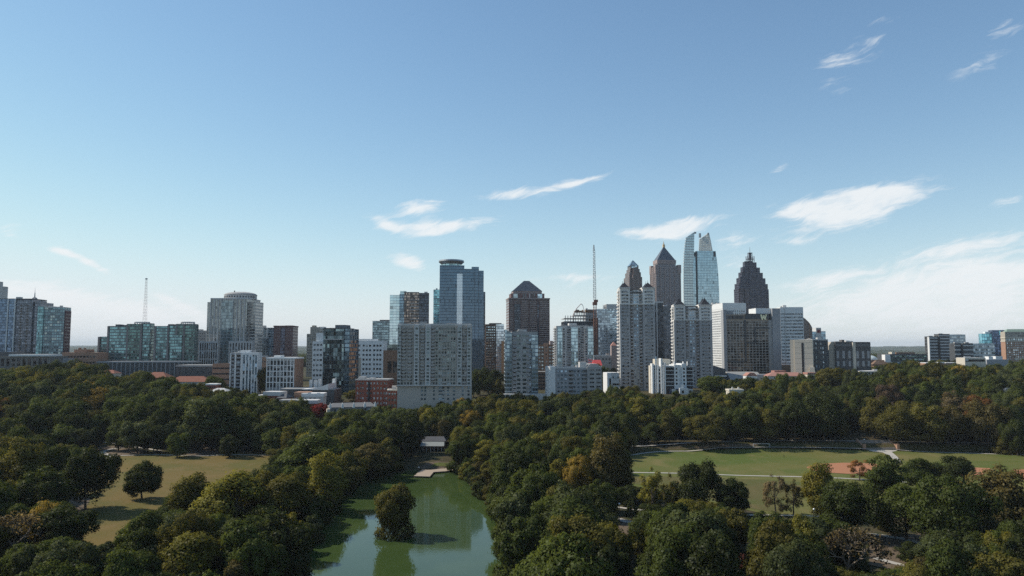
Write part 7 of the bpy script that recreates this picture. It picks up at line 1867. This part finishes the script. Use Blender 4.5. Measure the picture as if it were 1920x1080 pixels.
MARKS = [(t_['mark'], t_['x'], t_['y']) for t_ in ONES if t_['mark']]
MARKS += [('the wooden dock', *flat(800, 890, .7)), ('the boathouse', *G(810, 845)), ('the lamp post', *G(1161, 980)), ('the stone steps', *G(1652, 840)),
          ('the near clay infield', *G(1570, 880)), ('the pale plaza path', *G(1660, 856)), ('the lower field path', *G(1240, 888)), ('the bottom right path', *G(1660, 1004)),
          ('the meadow path bend', *G(190, 850)), ('the bottom of the lake', *flat(760, 1078, 0)), ('the right lake shore', *flat(958, 1000, 0)), ('the far right shore', *flat(885, 915, 0)),
          ('the left lake shore', *flat(620, 965, 0)), ('the far clay infield', *G(1830, 885))]
ORD = ['nearest', 'second nearest', 'third nearest', 'fourth nearest', 'fifth nearest', 'sixth nearest', 'seventh nearest', 'eighth nearest', 'ninth nearest', 'tenth nearest', 'eleventh nearest', 'twelfth nearest']
pend = {}
for t_ in ONES:
    if t_['label']: continue
    mk = min(MARKS, key=lambda q: math.hypot(q[1] - t_['x'], (q[2] - t_['y'])))
    ddx, ddy = t_['x'] - mk[1], t_['y'] - mk[2]
    rel = ('right of' if ddx > 0 else 'left of') if abs(ddx) > abs(ddy) else ('behind' if ddy > 0 else 'in front of')
    size = 'tall' if t_['h'] > 17.5 else ('small' if t_['h'] < 10.5 else '')
    base = f"{size} {t_['tint']} {KINDWORD[t_['kind']]} tree {rel} {mk[0]}".strip()
    if len(base.split()) > 12: base = f"{t_['tint']} {KINDWORD[t_['kind']]} tree {rel} {mk[0]}"
    if len(base.split()) > 12: base = f"{t_['tint']} tree {rel} {mk[0]}"
    pend.setdefault(base, []).append((math.hypot(ddx, ddy), t_))
for base, L in pend.items():
    L.sort(key=lambda q: q[0])
    for k, (_, t_) in enumerate(L):
        t_['label'] = base if len(L) == 1 else f"{base}, {ORD[min(k, 11)]}"
        if len(t_['label'].split()) > 16: t_['label'] = t_['label'].replace('second nearest', 'next nearest').replace(' by the meadow', '').replace(' tree in the lower', ' in the lower')
GROUPS = {'cone': 'park conifers', 'bare': 'half-bare trees', 'shrub': 'park shrubs'}
crown_src = {}
for t_ in ONES:
    P_ = PROTO[t_['kind']]; vi = int(t_['var'] * len(P_)) % len(P_)
    cm, tm, R0, H0 = P_[vi]
    e = empty(KINDNAME.get(t_['kind'], 'broadleaf_tree'), (t_['x'], t_['y'], t_['z'] if 'island' not in t_['label'] else 0.0), t_['rot'])
    e.scale = (t_['rad'] / R0, t_['rad'] / R0, t_['h'] / H0)
    tag(e, t_['label'], {'shrub': 'shrub'}.get(t_['kind'], 'tree'), GROUPS.get(t_['kind'], 'trees of the park woods'))
    c = bpy.data.objects.new('crown', cm); COL.objects.link(c); c.parent = e
    j = rt.uniform(.82, 1.2); tt = TINT[t_['tint']]
    c['tint'] = (tt[0] * j, tt[1] * j, tt[2] * j)
    k = bpy.data.objects.new('trunk', tm); COL.objects.link(k); k.parent = e
    crown_src.setdefault((t_['kind'], vi), (c, k))

# the rest of the wood: one scattered mass
SRC = [(kv, ck) for kv, ck in crown_src.items() if kv[0] in ('broad', 'lumpy', 'bushy', 'oval', 'round', 'loose')]
SI = {kv: i for i, (kv, _) in enumerate(SRC)}
pts, ids, scl, rot, tin = [], [], [], [], []
for t_ in REST:
    P_ = PROTO[t_['kind']]; vi = int(t_['var'] * len(P_)) % len(P_)
    if (t_['kind'], vi) not in SI: continue
    _, _, R0, H0 = P_[vi]
    pts.append((t_['x'], t_['y'], t_['z'])); ids.append(SI[(t_['kind'], vi)])
    scl.append((t_['rad'] / R0, t_['rad'] / R0, t_['h'] / H0)); rot.append((0, 0, t_['rot']))
    j = rt.uniform(.8, 1.22); tt = TINT[t_['tint']]; tin.append((tt[0] * j, tt[1] * j, tt[2] * j, 1.0))
wm = bpy.data.meshes.new("woods"); wm.from_pydata(pts, [], [])
def attr(nm, typ, key, vals):
    a = wm.attributes.new(nm, typ, 'POINT'); a.data.foreach_set(key, np.array(vals).ravel())
attr('pick', 'INT', 'value', ids); attr('size3', 'FLOAT_VECTOR', 'vector', scl); attr('turn', 'FLOAT_VECTOR', 'vector', rot); attr('tint', 'FLOAT_COLOR', 'color', tin)
woods = bpy.data.objects.new("woods", wm); COL.objects.link(woods)
tag(woods, "dense mixed woodland of green and olive crowns stretching back to the town", "woods", None, "stuff")
ng = bpy.data.node_groups.new("scatter_trees", 'GeometryNodeTree')
ng.interface.new_socket("Geometry", in_out='INPUT', socket_type='NodeSocketGeometry')
ng.interface.new_socket("Geometry", in_out='OUTPUT', socket_type='NodeSocketGeometry')
gi = ng.nodes.new('NodeGroupInput'); go = ng.nodes.new('NodeGroupOutput')
m2p = ng.nodes.new('GeometryNodeMeshToPoints')
iop = ng.nodes.new('GeometryNodeInstanceOnPoints')
jn = ng.nodes.new('GeometryNodeJoinGeometry')
for kv, (c, k) in reversed(SRC):
    j2 = ng.nodes.new('GeometryNodeJoinGeometry')
    for ob in (c, k):
        oi = ng.nodes.new('GeometryNodeObjectInfo'); oi.inputs['Object'].default_value = ob; oi.transform_space = 'ORIGINAL'
        ng.links.new(oi.outputs['Geometry'], j2.inputs[0])
    g2 = ng.nodes.new('GeometryNodeGeometryToInstance')
    ng.links.new(j2.outputs[0], g2.inputs[0]); ng.links.new(g2.outputs[0], jn.inputs[0])
def named(nm, dt):
    n = ng.nodes.new('GeometryNodeInputNamedAttribute'); n.data_type = dt; n.inputs['Name'].default_value = nm
    return n.outputs['Attribute']
ng.links.new(gi.outputs[0], m2p.inputs[0]); ng.links.new(m2p.outputs[0], iop.inputs['Points'])
ng.links.new(jn.outputs[0], iop.inputs['Instance']); iop.inputs['Pick Instance'].default_value = True
ng.links.new(named('pick', 'INT'), iop.inputs['Instance Index'])
ng.links.new(named('turn', 'FLOAT_VECTOR'), iop.inputs['Rotation'])
ng.links.new(named('size3', 'FLOAT_VECTOR'), iop.inputs['Scale'])
ng.links.new(iop.outputs[0], go.inputs[0])
md = woods.modifiers.new("scatter", 'NODES'); md.node_group = ng
print("TREES", len(ONES), len(REST), "objects", len(bpy.data.objects))

# ------------------------------------------------------------------ haze: the air itself
hm = bpy.data.materials.new("air"); hm.use_nodes = True
ht = NT(hm.node_tree)
for n in list(ht.n): ht.n.remove(n)
pv = ht.new('ShaderNodeVolumePrincipled'); pv.inputs['Color'].default_value = (0.86, 0.93, 1.0, 1); pv.inputs['Density'].default_value = HAZE; pv.inputs['Anisotropy'].default_value = 0.0
ho = ht.new('ShaderNodeOutputMaterial'); ht.l.new(pv.outputs[0], ho.inputs['Volume'])
mb_ = MB(); mb_.box(-27500, 27500, -7500, 31000, -4.0, 290.0)
hz = mb_.build("haze", hm); tag(hz, "thin pale blue haze over the whole town", "haze", None, "stuff")
